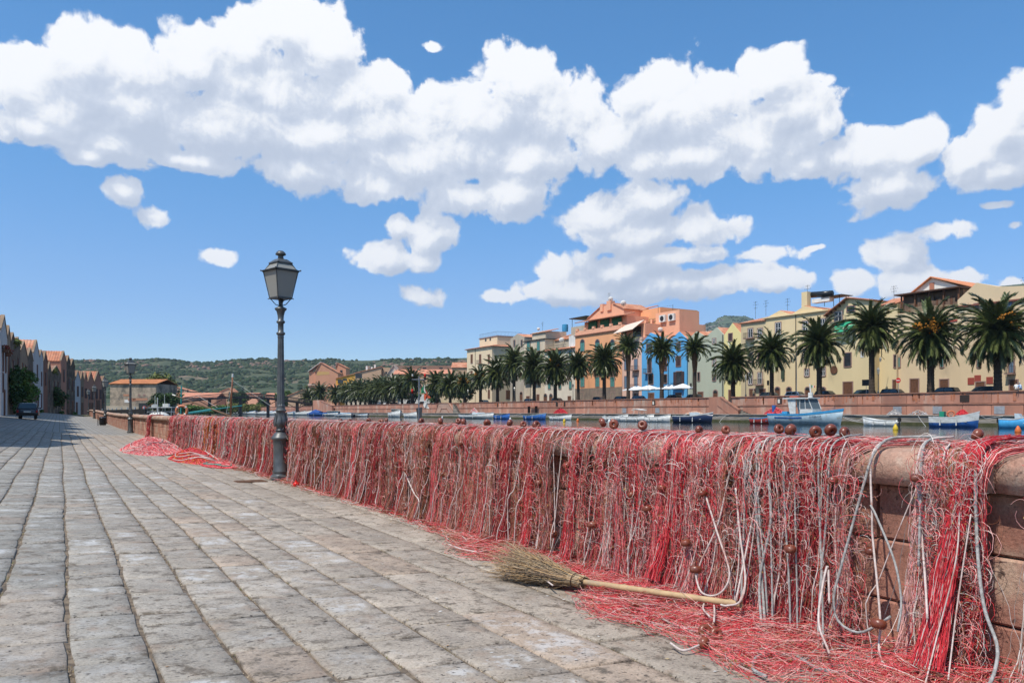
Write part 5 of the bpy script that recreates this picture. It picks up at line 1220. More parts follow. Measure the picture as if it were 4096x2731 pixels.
# cream house far right with wooden loft and the white gable behind
M_c2 = plaster('buff_plaster', (.58,.45,.29), .85)
r, L0, h, z, d = body('long buff house with stone door surrounds and a ramshackle wooden loft', 3587, 4240, M_c2, 1228, 16, xm=3830)
yl0, yl1 = yX(3830, XF)-L0.y, yX(3590, XF)-L0.y
k = MB(); k.prism([(0, -h, z), (0, -h, z+1.4), (0, yX(3990, XF)-L0.y, z+2.2), (0, yX(3906, XF)-L0.y, z+3.2), (0, yX(3830, XF)-L0.y, z+1.0), (0, yX(3830, XF)-L0.y, z)], (10, 0, 0)); k.obj('gable', M_c2, r)
k = MB(); k.box(-.35, .3, -h, yl0, z-.1, z+.12); k.obj('cornice', mat('red_brown_eave', (.20,.07,.05), rough=.9), r)
zl = z+.2
k = MB(); k.box(1.5, 12, yl0, yl1, zl-2, zl+2.6); k.obj('loft_back_wall', mat('loft_boards', (.20,.13,.09), (.12,.08,.055), 1, .95), r)
for q in range(26): k = MB(); yy = yl0+(yl1-yl0)*(q+.15)/26; k.box(.7, .78, yy, yy+.34, zl-1.4+R.random()*.5, zl+R.uniform(.5, 2.2)); k.obj('board', MATS['loft_boards'] if q % 3 else M_wood, r)
for q in range(5): k = MB(); yy = yl0+(yl1-yl0)*q/4.2; k.box(.4, .6, yy, yy+.2, zl-1, zl+2.8); k.obj('post', M_wood, r)
k = MB(); k.box(-.1, 8, yl0-.3, yl1+.5, zl+2.7, zl+2.9); k.obj('loft_roof_sheet', mat('rusted_sheet', (.10,.055,.04), rough=.9), r)
k = MB(); k.box(-.1, .3, yl0, yl0+5.5, zl-2.3, zl-2.0); k.obj('red_tin_edge', mat('tin_red', (.36,.07,.05), rough=.8), r)
k = MB()
for q in range(14): k.tube([(.2+.03*q, yl0+1+R.random(), zl-1.5+q*.14), (.2, yl0+7+R.random(), zl-1.3+q*.13+R.random()*.3)], .05, 4)
k.obj('cane_bundle', mat('cane', (.33,.26,.17), rough=.9), r)
for (x, a, b) in ((3658, 1516, 1570), (3777, 1518, 1568)): window(r, L0, XF, x, a, b, 32, 'door')
window(r, L0, XF, 3922, 1528, 1570, 34, 'door'); window(r, L0, XF, 4055, 1520, 1570, 30, 'door')
for x in (3584+10, 3768, 3916): window(r, L0, XF, x, 1430, 1468, 12, 'shut', sh=M_shg)
window(r, L0, XF, 4046, 1435, 1490, 18, 'shut', sh=M_shb, balcony=True); window(r, L0, XF, 4038, 1205, 1240, 20, 'shut', sh=M_shb); window(r, L0, XF, 3906, 1215, 1235, 14, 'dark'); window(r, L0, XF, 3766, 1275, 1310, 12, 'dark')
for x, y_ in ((3884, 1524), (3911, 1514), (3959, 1521)): k = MB(); p_ = onX(x, y_, XF); k.box(-.06, 0, p_.y-.45-L0.y, p_.y+.45-L0.y, p_.z-.5-3.2, p_.z+.5-3.2); k.obj('red_plaque', mat('red_plaque', (.30,.06,.04), rough=.7), r)
for x, y_ in ((3593, 1480),): k = MB(); k.box(-.5, 0, yX(x, XF)-L0.y-.05, yX(x, XF)-L0.y, 1, 10); k.obj('pilaster', M_c2, r)
r, L0, h, z, d = body('big house behind with a white gable and a new terracotta roof', 3610, 3860, plaster('gable_white', (.62,.60,.55), .8), 1168, 20, X=XF+13, xm=3735)
yp = yX(3728, XF+13)-L0.y; k = MB(); k.prism([(0, -h, z), (0, yp, z+2.4), (0, h, z-1.0)], (.5, 0, 0)); k.obj('gable', MATS['gable_white'], r)
k = MB(); tiled_slope(k, (-.4, -h-9, z-2.9), (20, -h-9, z-2.9), (20, yp, z+2.6), (-.6, yp, z+2.6), 40); tiled_slope(k, (-.6, h+.6, z-1.2), (20, h+.6, z-1.2), (20, yp, z+2.6), (-.6, yp, z+2.6)); k.obj('roof', mat('new_terracotta', (.60,.24,.12), (.50,.20,.10), 1, .9, island=.1), r)
k = MB(); k.box(-.1, 0, yp-.4, yp+.4, z-2, z+1.6); k.obj('vent_brickwork', mat('brick_red', (.38,.16,.10), rough=.9), r)
k = MB(); k.box(-1, .3, -h-5, -h, z-6, z-.6); k.obj('lean_to_wall', MATS['grey_plaster'], r)
antenna(r, (3, h-1, z-2), 3.6)
# hidden backs: roofs seen over the front row
for (x0, x1, yr, lab, c_) in ((3500, 3590, 1205, 'tiled house roof between the yellow house and the buff house', M_y2), (3985, 4200, 1175, 'house roof at the far right with an antenna', M_c2), (2735, 2900, 1330, 'low orange roof behind the sage green house', M_gg), (2110, 2290, 1348, 'grey rear house seen over the white terrace house', MATS['grey_plaster'])):
    r, L0, h, z, d = body(lab, x0, x1, c_, yr+14, 10, X=XF+(6 if x0 != 3500 else 1.5)); k = MB(); tiled_slope(k, (-.4, -h, z), (-.4, h, z), (5, h, z+1.6), (5, -h, z+1.6)); k.obj('roof', M_tile, r); antenna(r, (3, h*.3, z+1), 2.4)
    if x0 == 3500:
        window(r, L0, XF+1.5, 3583, 1420, 1468, 12, 'dark'); window(r, L0, XF+1.5, 3584, 1520, 1570, 22, 'door')
# ---------------------------------------------------------------- palms
M_frond = mat('palm_frond', (.115,.135,.036), (.055,.075,.022), 1.5, .36, spec=.6, island=.4)
M_frond2 = mat('palm_frond_old', (.12,.12,.04), (.055,.06,.022), 1.5, .42, spec=.5, island=.35)
M_trunk = mat('palm_trunk', (.085,.06,.042), (.045,.033,.025), 5, .95, .06, 9, stretch=(1,1,2.5))
M_skirt = mat('palm_base', (.20,.10,.045), (.09,.05,.03), 6, .95, .05, 12)
M_fruit = mat('palm_fruit', (.52,.21,.02), (.38,.13,.015), 12, .8)
def frond_mesh(seed, L0=4.55, droop=1.0, nm='frond'):
    """one feather leaf: arching rib with drooping leaflets; grows along +X from the origin"""
    rr = random.Random(seed); V = []; F = []; n = 22; P = []; x = z = 0; a = .35
    for i in range(n+1):
        P.append((x, z)); s = i/n; a -= (.028+.10*s*s)*droop; x += math.cos(a)*L0/n; z += math.sin(a)*L0/n
    def rib(i): return Vector((P[i][0], 0, P[i][1]))
    for i in range(n):
        w = .045*(1-i/n)+.012; a_, b_ = rib(i), rib(i+1); o = len(V)
        V += [a_+Vector((0, w, 0)), a_-Vector((0, w, 0)), b_-Vector((0, w*.9, 0)), b_+Vector((0, w*.9, 0))]; F.append((o, o+1, o+2, o+3))
    for i in range(2, n+1):
        s = i/n; ll = .95*math.sin(min(1, s*1.5+.18)*pi*.62)*(1-.45*s)+.10
        for sd in (-1, 1):
            for q in range(3):
                c = rib(i-1).lerp(rib(i), q/3); d = Vector((.62+.5*s, sd*(.80-.3*s), .25-rr.uniform(.1, .55))).normalized()
                tip = c+d*ll*rr.uniform(.85, 1.1)-Vector((0, 0, ll*.22*droop)); o = len(V); w = .075
                V += [c-Vector((w, 0, 0)), c+Vector((w, 0, .0)), tip, c.lerp(tip, .45)+Vector((.085, 0, .01))]; F.append((o, o+1, o+3, o+2))
    me = bpy.data.meshes.new(nm); me.from_pydata([tuple(v) for v in V], [], F); me.materials.append(M_frond); return me
FR = [frond_mesh(i, 4.3, d) for i, d in enumerate((.55, .8, 1.0, 1.25, 1.5))]
FRO = [frond_mesh(9+i, 4.0, d) for i, d in enumerate((1.5, 1.8))]
for m_ in FRO: m_.materials.clear(); m_.materials.append(M_frond2)
def crown_xf(rr, n, sparse=False):
    """placement of fronds round the growing point: upright middle ones, level ones, hanging skirt"""
    out = []
    for i in range(n):
        f = (i+.5)/n; az = i*2.39996+rr.uniform(-.2, .2)
        tilt = math.radians(82-(172 if not sparse else 130)*f**.84)+rr.uniform(-.09, .09)
        ln = rr.uniform(.82, 1.05)*(1 if f < .75 else .9); m_ = FR[min(4, int((1-abs(f-.45))*3+rr.random()*1.5))] if f < .8 else FRO[rr.randrange(2)]
        if tilt < -.5: m_ = FR[0] if f < .9 else FRO[0]
        out.append((m_, Matrix.Rotation(az, 4, 'Z') @ Matrix.Rotation(-tilt+.2, 4, 'Y') @ Matrix.Translation((.18, 0, 0)) @ Matrix.Rotation(rr.uniform(-.5, .5), 4, 'X') @ Matrix.Scale(ln, 4)))
    return out
CROWNS = []
for s in range(4):
    rr = random.Random(s); V = []; F = []
    for (m_, M_) in crown_xf(rr, 104):
        o = len(V); V += [tuple(M_ @ v.co) for v in m_.vertices]; F += [[o+i for i in p.vertices] for p in m_.polygons]
    me = bpy.data.meshes.new('crown'); me.from_pydata(V, [], F); me.materials.append(M_frond); CROWNS.append(me)
def trunk_mesh(H, r, bulge):
    k = MB(); prof = []; n = int(H/.22)
    for i in range(n+1):
        z = H*i/n; f = i/n; q = r*(1.15-.2*min(1, f*4)) + (.03 if i % 2 else 0)
        if bulge: q += r*.55*math.exp(-((f-.78)/.16)**2)
        prof.append((q, z))
    prof.append((r*.9, H+.35)); k.lathe(prof, 12); k.m = [1 if (bulge and (k.v[f[0]][2] > H*.55)) else 0 for f in k.f]
    return k.mesh('trunk', [M_trunk, M_skirt])
PX = 101.0
PALMS = [ # column, crown row, radius px, fruit, sparse, label
 (3991,1318,150,2,0,'palm farthest right, with a few red fruit stalks in its crown'),(3723,1335,132,5,0,'big palm heavy with orange fruit clusters, left of the farthest right palm'),
 (3487,1305,110,0,0,'tallest palm, in front of the yellow house with the overhanging eave'),(3277,1368,104,0,0,'full dark palm in front of the straw yellow house, above the small flag'),
 (3087,1400,86,0,0,'palm with a slim trunk at the left end of the straw yellow house'),(2932,1446,88,0,0,'dense low palm in front of the lemon yellow house'),
 (2779,1392,66,0,1,'palm with a thick bulging trunk in front of the sage green house'),(2647,1398,72,0,1,'palm with a shaggy brown trunk in front of the blue houses'),
 (2513,1384,62,0,1,'tall thin crowned palm in front of the narrow pink house'),(2417,1438,74,0,0,'dark dense palm at the right half of the orange palazzo'),
 (2313,1456,60,0,0,'palm at the left edge of the orange palazzo'),(2221,1468,76,1,0,'broad palm in front of the white terrace house'),
 (2137,1464,64,0,0,'palm in front of the beige house with green shutters'),(2056,1448,58,0,0,'palm standing taller before the weathered grey house'),
 (1990,1486,58,0,0,'palm at the right corner of the cream corner house'),(1922,1512,42,3,0,'small palm with orange fruit in front of the cream corner house'),
 (1858,1532,42,3,0,'small palm with fruit left of the cream corner house'),(1801,1536,48,0,0,'palm above the trapezoid ramp'),(1748,1532,48,0,0,'palm just right of the flag mast'),
 (1649,1520,46,2,0,'palm with orange fruit just left of the flag mast'),(1608,1550,42,0,0,None),(1576,1543,40,0,0,None),(1551,1556,40,0,0,None),(1527,1546,42,0,0,None),(1503,1556,40,0,0,None),
 (1481,1560,38,0,0,None),(1460,1560,38,0,0,None),(1441,1556,38,0,0,None),(1423,1562,36,0,0,None),(1405,1562,36,0,0,None),(1386,1566,34,0,0,None),(1343,1574,34,0,0,None),(1280,1566,34,0,0,'palm standing apart at the far end of the bridge'),(1233,1588,34,0,0,'palm beyond the end of the footbridge')]
TM = {}
ORD = ['first', 'second', 'third', 'fourth', 'fifth', 'sixth', 'seventh', 'eighth', 'ninth', 'tenth', 'eleventh', 'twelfth', 'thirteenth', 'fourteenth']
NP_ = 0
for i, (x, y, r_, fruit, sparse, lab) in enumerate(PALMS):
    if not lab: lab = ORD[NP_]+' palm to the left of the orange fruited palm by the flag mast'; NP_ += 1
    p = onX(x, y, PX); d = PX/(ray(x, y)[0]); H = p.z-3.2-.2
    rad = r_/FOC*d; sc = rad/(3.8 if i < 12 else 3.15)
    root = thing('palm_tree', lab or 'one of the dense row of feathery palms along the distant promenade', 'palm tree', (PX, p.y, 3.2), R.random()*6, 'palms along the promenade across the river')
    tr = .42 if not sparse else .48
    key = (round(H), sparse); 
    if key not in TM: TM[key] = trunk_mesh(key[0], tr, sparse)
    t_ = link('trunk', TM[key], root); t_.scale = (sc*.9 if i < 12 else 1, sc*.9 if i < 12 else 1, H/key[0])
    rr = random.Random(i)
    if i < 12:
        for (m_, M_) in crown_xf(rr, 60 if sparse else 130, sparse):
            f = link('frond', m_, root); f.matrix_local = Matrix.Translation((0, 0, H+.2)) @ Matrix.Scale(sc, 4) @ M_
    else:
        c = link('crown', CROWNS[i % 4], root); c.location = (0, 0, H+.2); c.scale = (sc, sc, sc)
    for q in range(fruit*2):
        k = MB(); a = rr.uniform(2.2, 5.2)-root.rotation_euler.z
        for w in range(14): k.ball((rr.gauss(0, .22), rr.gauss(0, .22), rr.gauss(0, .2)), .13, 5, 4)
        o = k.obj('fruit_cluster', M_fruit, root); o.location = (math.cos(a)*rr.uniform(1.3, 2.1)*sc, math.sin(a)*rr.uniform(1.3, 2.1)*sc, H+rr.uniform(.3, 1.7)*sc)
        k = MB(); k.tube([(0, 0, 0), (-math.cos(a)*.8, -math.sin(a)*.8, -.3)], .04, 4); k.obj('stalk', M_fruit, o)

# ---------------------------------------------------------------- hills and scrub
def hill(nm, xs, ridge, r0, r1, r2, z0, mat_, na=150, nr=46, seed=0, rough=1.0):
    """terrain seen between photo columns xs; ridge(x) is the skyline row; r0 foot, r1 crest, r2 far side distance"""
    V = []; F = []
    for j in range(nr):
        f = j/(nr-1)
        for i in range(na):
            x = xs[0]+(xs[1]-xs[0])*i/(na-1); d = Vector(ray(x, HZ)); zr = EYE+(HZ-np.interp(x, [a for a, _ in ridge], [b for _, b in ridge]))/FOC*r1
            if f < .72: q = f/.72; dist = r0+(r1-r0)*q; h = z0+(zr-z0)*(.62*q+.38*q*q)
            else: q = (f-.72)/.28; dist = r1+(r2-r1)*q; h = zr-(zr*.5)*q*q
            nz = mnoise.fractal(Vector((d.x*dist/90, d.y*dist/90, seed)), .9, 2.1, 6)*rough*min(1, 4*f)*(1-abs(f-.72) if f < .72 else 1)
            amp = 9 if f < .70 else 2.2
            V.append((d.x*dist, d.y*dist, h+nz*amp))
        
    for j in range(nr-1):
        for i in range(na-1): F.append((j*na+i, j*na+i+1, (j+1)*na+i+1, (j+1)*na+i))
    return link(nm, np_mesh(nm, V, F, mat_, smooth=True), None, kind='structure'), V
M_hill = mat('hill_scrub', (.032,.050,.022), (.075,.085,.040), .03, .95, .8, .25, c3=(.20,.145,.095), s3=.012, t3=(.54,.68), detail=10)
M_hill2 = mat('mesa_scrub', (.05,.075,.035), (.085,.11,.045), .02, .95, 2.0, .1, c3=(.17,.14,.115), s3=.01, t3=(.52,.64), detail=10)
RIDGE = [(-900,1450),(100,1452),(300,1440),(480,1441),(600,1438),(720,1440),(830,1450),(920,1441),(1040,1435),(1140,1437),(1290,1438),(1450,1440),(1600,1438),(1750,1434),(1900,1430),(2100,1432),(2400,1440)]
_, HV = hill('hills', (-900, 2400), RIDGE, 560, 1500, 1900, -2, M_hill, 330, 60, 3)
_, HV2 = hill('mesa_hill', (2400, 3500), [(2400,1460),(2600,1410),(2733,1320),(2800,1302),(2862,1285),(2870,1270),(2905,1262),(2985,1264),(3010,1275),(3100,1300),(3300,1380),(3500,1430)], 900, 3200, 4000, 0, M_hill2, 130, 40, 5, .35)
hill('right_hill', (3700, 5200), [(3700,1250),(3860,1185),(3950,1152),(4000,1142),(4096,1134),(4300,1125),(4800,1180),(5200,1300)], 600, 2000, 2600, 0, M_hill2, 100, 40, 8)
def scrub(V, na, n, seed, smin, smax, nm, lab, jmax, cliff=False):
    rr = np.random.RandomState(seed); V = np.array(V).reshape(-1, na, 3); nr = V.shape[0]; out = []; fs = []; cols = []
    ico = [(0,0,1),(.89,0,.45),(.28,.85,.45),(-.72,.53,.45),(-.72,-.53,.45),(.28,-.85,.45),(.72,.53,-.3),(-.28,.85,-.3),(-.89,0,-.3),(-.28,-.85,-.3),(.72,-.53,-.3)]
    fi = [(0,1,2),(0,2,3),(0,3,4),(0,4,5),(0,5,1),(1,6,2),(2,7,3),(3,8,4),(4,9,5),(5,10,1),(2,6,7),(3,7,8),(4,8,9),(5,9,10),(1,10,6)]
    ico = np.array(ico); fi = np.array(fi)
    for q in range(n):
        j = rr.rand()*jmax*(nr-1); i = rr.rand()*(na-1.01); a, b = int(j), int(i); p = V[a, b]*(1-(j-a))*(1-(i-b))+V[a+1, b]*(j-a)*(1-(i-b))+V[a, b+1]*(1-(j-a))*(i-b)+V[a+1, b+1]*(j-a)*(i-b)
        g_ = mnoise.noise(Vector((p[0]/60, p[1]/60, 2)))
        if g_ < -.16+.42*(j/nr < .38)*(rr.rand() < .75): continue
        s = rr.uniform(smin, smax); out.append(p+ico*np.array([s, s, s*.7])*rr.uniform(.75, 1.25, (11, 1))+np.array([0, 0, s*.2])); fs.append(fi+11*len(fs))
        c = np.array([(.020,.040,.018),(.030,.052,.022),(.052,.070,.030)][rr.randint(3)])*rr.uniform(.8, 1.2); cols.append(np.repeat(c[None], 11, 0))
    link(nm, np_mesh(nm, np.concatenate(out), np.concatenate(fs), mat('scrub_leaf', (1,1,1), (.7,.75,.6), .6, .95, attr='Col'), np.concatenate(cols)), None, kind='stuff', label=lab, category='scrub')
scrub(HV, 330, 24000, 4, 1.6, 4.6, 'hillside_scrub', 'dark evergreen scrub covering the low ridge beyond the river', .72)
scrub(HV2, 130, 9000, 5, 1.5, 5.0, 'mesa_scrub', 'hazy green scrub on the flat topped hill behind the houses', .72)
def rocks(V, na, n, seed, jr, s0, s1, nm, lab):
    rr = random.Random(seed); V = np.array(V).reshape(-1, na, 3); k = MB(); nr = V.shape[0]
    for q in range(n):
        j = int(rr.uniform(*jr)*(nr-1)); i = rr.randrange(na); p = V[j, i]
        if mnoise.noise(Vector((i*.11, j*.2, 9))) < .02: continue
        s = rr.uniform(s0, s1); h = rr.uniform(.4, 1.1)*s; c = Vector(p); n_ = 6; vs = []
        for z, f in ((-s*.3, 1), (h*.7, .9), (h, .5)):
            for w in range(n_): a = 2*pi*w/n_+q; vs.append((c.x+f*s*math.cos(a)*rr.uniform(.7, 1.3), c.y+f*s*math.sin(a)*rr.uniform(.7, 1.3), c.z+z))
        k.add(vs, [(g*n_+w, g*n_+(w+1) % n_, (g+1)*n_+(w+1) % n_, (g+1)*n_+w) for g in range(2) for w in range(n_)]+[tuple(range(12, 18))])
    k.obj(nm, mat('cliff_rock', (.27,.15,.10), (.19,.14,.11), .2, .95, .3, .6), None, kind='stuff', label=lab, category='rocks')
rocks(HV, 330, 900, 2, (.56, .69), 1.5, 5, 'cliff_rocks', 'reddish rock band just under the ridge skyline')
def leafy(name, label, c, rx, ry, rz, n, s, m_, cat='tree', trunk=None, seed=0, group=None):
    rr = np.random.RandomState(seed+17); root = thing(name, label, cat, c, 0, group); cl = []
    for q in range(14): a = rr.normal(0, 1, 3); a /= np.linalg.norm(a); cl.append((a*rr.uniform(.25, .75)*np.array([rx, ry, rz]), rr.uniform(.3, .55)))
    V = []; F = []
    for i in range(n):
        p, w = cl[rr.randint(14)]; a = rr.normal(0, 1, 3); a /= np.linalg.norm(a); a[2] = abs(a[2])*.9 if rr.rand() < .7 else a[2]
        q = p+a*np.array([rx, ry, rz])*w*rr.rand()**.4; t = rr.normal(0, 1, (2, 3)); t /= np.linalg.norm(t, axis=1)[:, None]; ss = s*rr.uniform(.5, 1.3); o = len(V)
        V += [q-t[0]*ss, q+t[1]*ss*.6, q+t[0]*ss, q-t[1]*ss*.6]; F.append((o, o+1, o+2, o+3))
    V = np.array(V); V[:, 2] += (trunk or 0)+rz*.8
    link('crown', np_mesh('crown', V, F, m_), root)
    if trunk is not None: k = MB(); k.tube([(0, 0, 0), (.1, 0, trunk*.6), (0, .1, trunk+rz*.6)], rx*.09+.08, 7, r1=rx*.04); k.tube([(0, 0, trunk*.8), (rx*.4, 0, trunk+rz*.8)], rx*.04, 5); k.tube([(0, 0, trunk*.8), (-rx*.4, .2, trunk+rz*.9)], rx*.04, 5); k.obj('trunk', M_trunk, root)
    return root
M_lf = mat('leaf_green', (.05,.095,.022), (.03,.06,.018), .8, .7, island=.4); M_lf2 = mat('leaf_olive', (.16,.17,.035), (.10,.12,.03), .8, .7, island=.35); M_lf3 = mat('leaf_bright', (.10,.17,.03), (.06,.11,.025), .8, .7, island=.4)
def at(x, y, d): p = onD(x, y, d); return (p.x, p.y, p.z)
def base(x, d, z=.6): p = onD(x, HZ, d); return (p.x, p.y, z)
leafy('tree', 'yellowish green tree rising behind the old warehouse', base(625, 225), 7.5, 6, 5, 3000, .5, M_lf2, trunk=3.4, seed=1)
leafy('tree', 'round deep green tree at the right end of the old warehouse', base(655, 185), 3.6, 3.6, 3.0, 2600, .32, M_lf, trunk=.4, seed=2)
leafy('tree', 'small dark tree seen above the middle of the footbridge', base(958, 420), 6, 5, 5.5, 2200, .6, M_lf, trunk=3, seed=3)
leafy('tree', 'pale leafy tree right behind the tall lamp post', base(1140, 420), 5.5, 5, 6, 2000, .6, M_lf3, trunk=2, seed=4)
leafy('tree', 'dark tree low behind the right part of the footbridge', base(1050, 440), 5.0, 5, 4, 1500, .6, M_lf, trunk=1, seed=14)
for i, (x, d, rx, lab) in enumerate(((765, 262, 9, 'leafy green bank growth left of the red mast'), (850, 285, 9, 'green reeds under the left half of the footbridge'), (925, 390, 12, 'green shrubs under the footbridge behind the mast'), (1000, 430, 12, 'low shrubs on the far bank beneath the footbridge'))):
    leafy('bank_shrub', lab, base(x, d, .2), rx, 5, 1.9 if i < 2 else 3.2, 3000, .45, M_lf3 if i < 2 else M_lf2, 'shrub', None, 30+i)
for i in range(16):
    x = 1190+i*47+R.uniform(-15, 15); leafy('garden_tree', 'dark bushy tree behind the palm trunks, '+ORD[i//2]+' such tree from the left', base(x, onX(x, HZ, 112).y*1.03, 3.2), 4, 4, 3.0+R.random(), 700, .5, M_lf, trunk=.5, seed=60+i, group='trees between palms and houses') if i % 2 == 0 else None

# ---------------------------------------------------------------- distant houses seen across the river bend
def fhouse(label, x0, x1, ye, yr, d, col, kind='side', wins=(), roofm=M_tile, depth=10, chim=(), zb=.4, name='distant_house', lean=0):
    """house facing the camera at depth d; side: roof slope towards us, gable: gable towards us, mono: slope rising to the right"""
    xm = (x0+x1)/2; p0, p1 = onD(x0, ye, d), onD(x1, ye, d); w = (p1-p0).length/2; c = (p0+p1)/2; ang = math.atan2((p1-p0).y, (p1-p0).x)
    root = thing(name, label, 'house', (c.x, c.y, zb), ang); z = p0.z-zb; rise = (ye-yr)/FOC*d
    k = MB(); k.box(-w, w, 0, depth, 0, z); k.obj('wall', col, root)
    k = MB()
    if kind == 'side': tiled_slope(k, (-w-.3, -.4, z), (w+.3, -.4, z), (w+.3, depth/2, z+rise), (-w-.3, depth/2, z+rise)); tiled_slope(k, (-w-.3, depth+.4, z), (w+.3, depth+.4, z), (w+.3, depth/2, z+rise), (-w-.3, depth/2, z+rise))
    elif kind == 'gable':
        m = w*lean; g_ = MB(); g_.prism([(-w, 0, z), (m, 0, z+rise), (w, 0, z)], (0, depth, 0)); g_.obj('gable', col, root)
        for s, e in ((-1, -w-.4), (1, w+.4)): tiled_slope(k, (e, -.5, z-.1), (e, depth, z-.1), (m, depth, z+rise+.1), (m, -.5, z+rise+.1))
    elif kind == 'mono':
        g_ = MB(); g_.prism([(-w, 0, z), (w, 0, z+rise), (w, 0, z)], (0, depth, 0)); g_.obj('gable', col, root); tiled_slope(k, (-w-.6, -.5, z-.1), (-w-.6, depth, z-.1), (w+.2, depth, z+rise+.1), (w+.2, -.5, z+rise+.1))
    if k.v: k.obj('roof', roofm, root)
    for (x, a, b, ww) in wins:
        s = (x-xm)/FOC*d; k = MB(); k.box(s-ww/FOC*d/2, s+ww/FOC*d/2, -.06, -.02, EYE+(HZ-b)/FOC*d-zb, EYE+(HZ-a)/FOC*d-zb); f = k.obj('window', M_win, root)
    for x, t_ in chim: s = (x-xm)/FOC*d; k = MB(); k.box(s-.4, s+.4, depth*.3, depth*.3+.8, z, EYE+(HZ-t_)/FOC*d-zb); k.obj('chimney', M_white, root)
    return root, w, z
M_dsal = plaster('dull_salmon', (.50,.25,.16), .85); M_dtan = plaster('dull_tan', (.45,.30,.20), .8)
M_tf = mat('pale_terracotta', (.60,.26,.16), (.50,.22,.14), 1, .9, island=.1)
r, w, z = fhouse('salmon apartment block with curved balconies on its left edge', 1262, 1352, 1490, 1450, 430, M_dsal, 'gable', lean=-.55)
for q in range(4): 
    k = MB(); zz = 3+q*4.1; k.box(-w-4.4, -w, .5, 7, zz-.2, zz); k.obj('balcony_slab', M_sal, r); k = MB(); k.box(-w-4.4, -w, .4, .6, zz, zz+1.1); k.obj('balcony_front', mat('balcony_cream', (.62,.42,.32), rough=.9), r); k = MB(); k.box(-w-3.6, -w-.3, 2, 2.2, zz+.2, zz+2.6); k.obj('window', M_win, r)
k = MB(); k.box(-w-4, -w, 1.5, 9, 0, z+.5); k.obj('side_wing', M_dsal, r); k = MB(); k.prism([(-w*.9, -.05, z-1.5), (-w*.85, -.05, z+.6), (w*.2, -.05, z+.5), (w*.25, -.05, z-1.0)], (0, .04, 0)); k.obj('ochre_patch', mat('ochre_paint', (.55,.34,.13), rough=.9), r)
k = MB(); k.prism([(-w-4.6, .5, z+.4), (-w*.55, .5, z+5.9), (-w*.55, .5, z+6.2), (-w-4.6, .5, z+.7)], (0, 8, 0)); k.obj('white_roof_edge', M_white, r)
fhouse('second salmon block partly hidden behind the apartment block', 1345, 1384, 1470, 1452, 440, M_dsal, 'gable', wins=((1365, 1480, 1492, 10), (1365, 1505, 1518, 10)), lean=-.8)
fhouse('mustard yellow house with a dark balcony, beside the apartment block', 1344, 1420, 1512, 1494, 400, plaster('mustard', (.55,.30,.06), .85), 'mono', wins=((1362, 1518, 1532, 22), (1380, 1514, 1522, 16)))
fhouse('small low roofed salmon house at the foot of the apartment block', 1308, 1350, 1550, 1538, 395, M_sal, 'side', wins=((1322, 1553, 1560, 8), (1336, 1553, 1560, 8)))
fhouse('low tiled house near the far end of the footbridge', 1152, 1216, 1582, 1556, 400, M_dtan, 'mono')
fhouse('long brown house under a long sloping roof with white chimneys', 1420, 1525, 1492, 1466, 370, M_dtan, 'mono', wins=((1435, 1495, 1512, 26), (1448, 1540, 1550, 10)), chim=((1462, 1462), (1482, 1466), (1495, 1457)))
fhouse('flat fronted grey wing right of the long brown house', 1530, 1560, 1470, 1468, 372, M_dtan, 'none', wins=((1545, 1486, 1496, 8),))
r, w, z = fhouse('white building with a pointed concrete canopy like a tent', 1548, 1596, 1500, 1460, 350, plaster('tent_white', (.50,.42,.36), .8), 'gable', roofm=mat('canopy_beige', (.45,.38,.31), rough=.9), lean=.1)
fhouse('long building with a pale terracotta roof behind the palms', 1575, 1840, 1496, 1474, 345, M_dtan, 'side', roofm=M_tf, depth=14, wins=tuple((x, 1500, 1508, 14) for x in (1600, 1660, 1720, 1790)))
fhouse('brown attic storey above the pale terracotta roof', 1578, 1810, 1462, 1458, 362, mat('attic_brown', (.27,.17,.125), (.22,.14,.10), .3, .9), 'none', wins=((1635, 1469, 1476, 16), (1698, 1469, 1475, 14), (1764, 1469, 1475, 14)), depth=8)
fhouse('orange roofed house next to the cream corner house', 1808, 1868, 1470, 1446, 300, M_dtan, 'side', wins=((1825, 1500, 1512, 8), (1845, 1500, 1512, 8)))
for i, (x0, x1, yt, lab, c) in enumerate(((1470, 1545, 1578, 'white shopfront wall low behind the palm trunks', M_white), (1590, 1740, 1578, 'white van sized kiosk wall behind the flag mast', M_white), (1380, 1465, 1588, 'pale garden wall behind the palm trunks', MATS['beige_plaster']), (1745, 1868, 1582, 'cream garden wall left of the cream corner house', MATS['cream_plaster']))):
    fhouse(lab, x0, x1, yt, yt, onX((x0+x1)/2, HZ, 112).length, c, 'none', depth=2, zb=3.2, name='garden_wall')
r, w, z = fhouse('very long low terracotta roof behind the left half of the footbridge', 664, 866, 1590, 1569, 460, plaster('low_wall', (.40,.20,.13), .8), 'side', roofm=M_tf, depth=16)
fhouse('house with dark windows behind the long terracotta roof', 688, 766, 1564, 1548, 520, M_dtan, 'gable', wins=((724, 1557, 1568, 5), (732, 1557, 1568, 4), (751, 1557, 1568, 6)), lean=-.6)
fhouse('low purplish roofed shed at the left of the distant houses', 640, 700, 1568, 1558, 500, M_dtan, 'side', roofm=mat('grey_tile', (.25,.15,.12), (.19,.12,.10), 1, .9))
fhouse('plain brown gabled house above the middle of the footbridge', 880, 930, 1566, 1552, 480, M_dtan, 'gable', wins=((918, 1567, 1576, 6),), lean=.4)
fhouse('small orange roofed house right of the dark tree by the mast', 975, 1030, 1576, 1570, 470, M_sal, 'side', roofm=M_tf)
fhouse('small orange roofed house just left of the tall lamp post', 1060, 1100, 1580, 1571, 460, M_sal, 'side', roofm=M_tf)

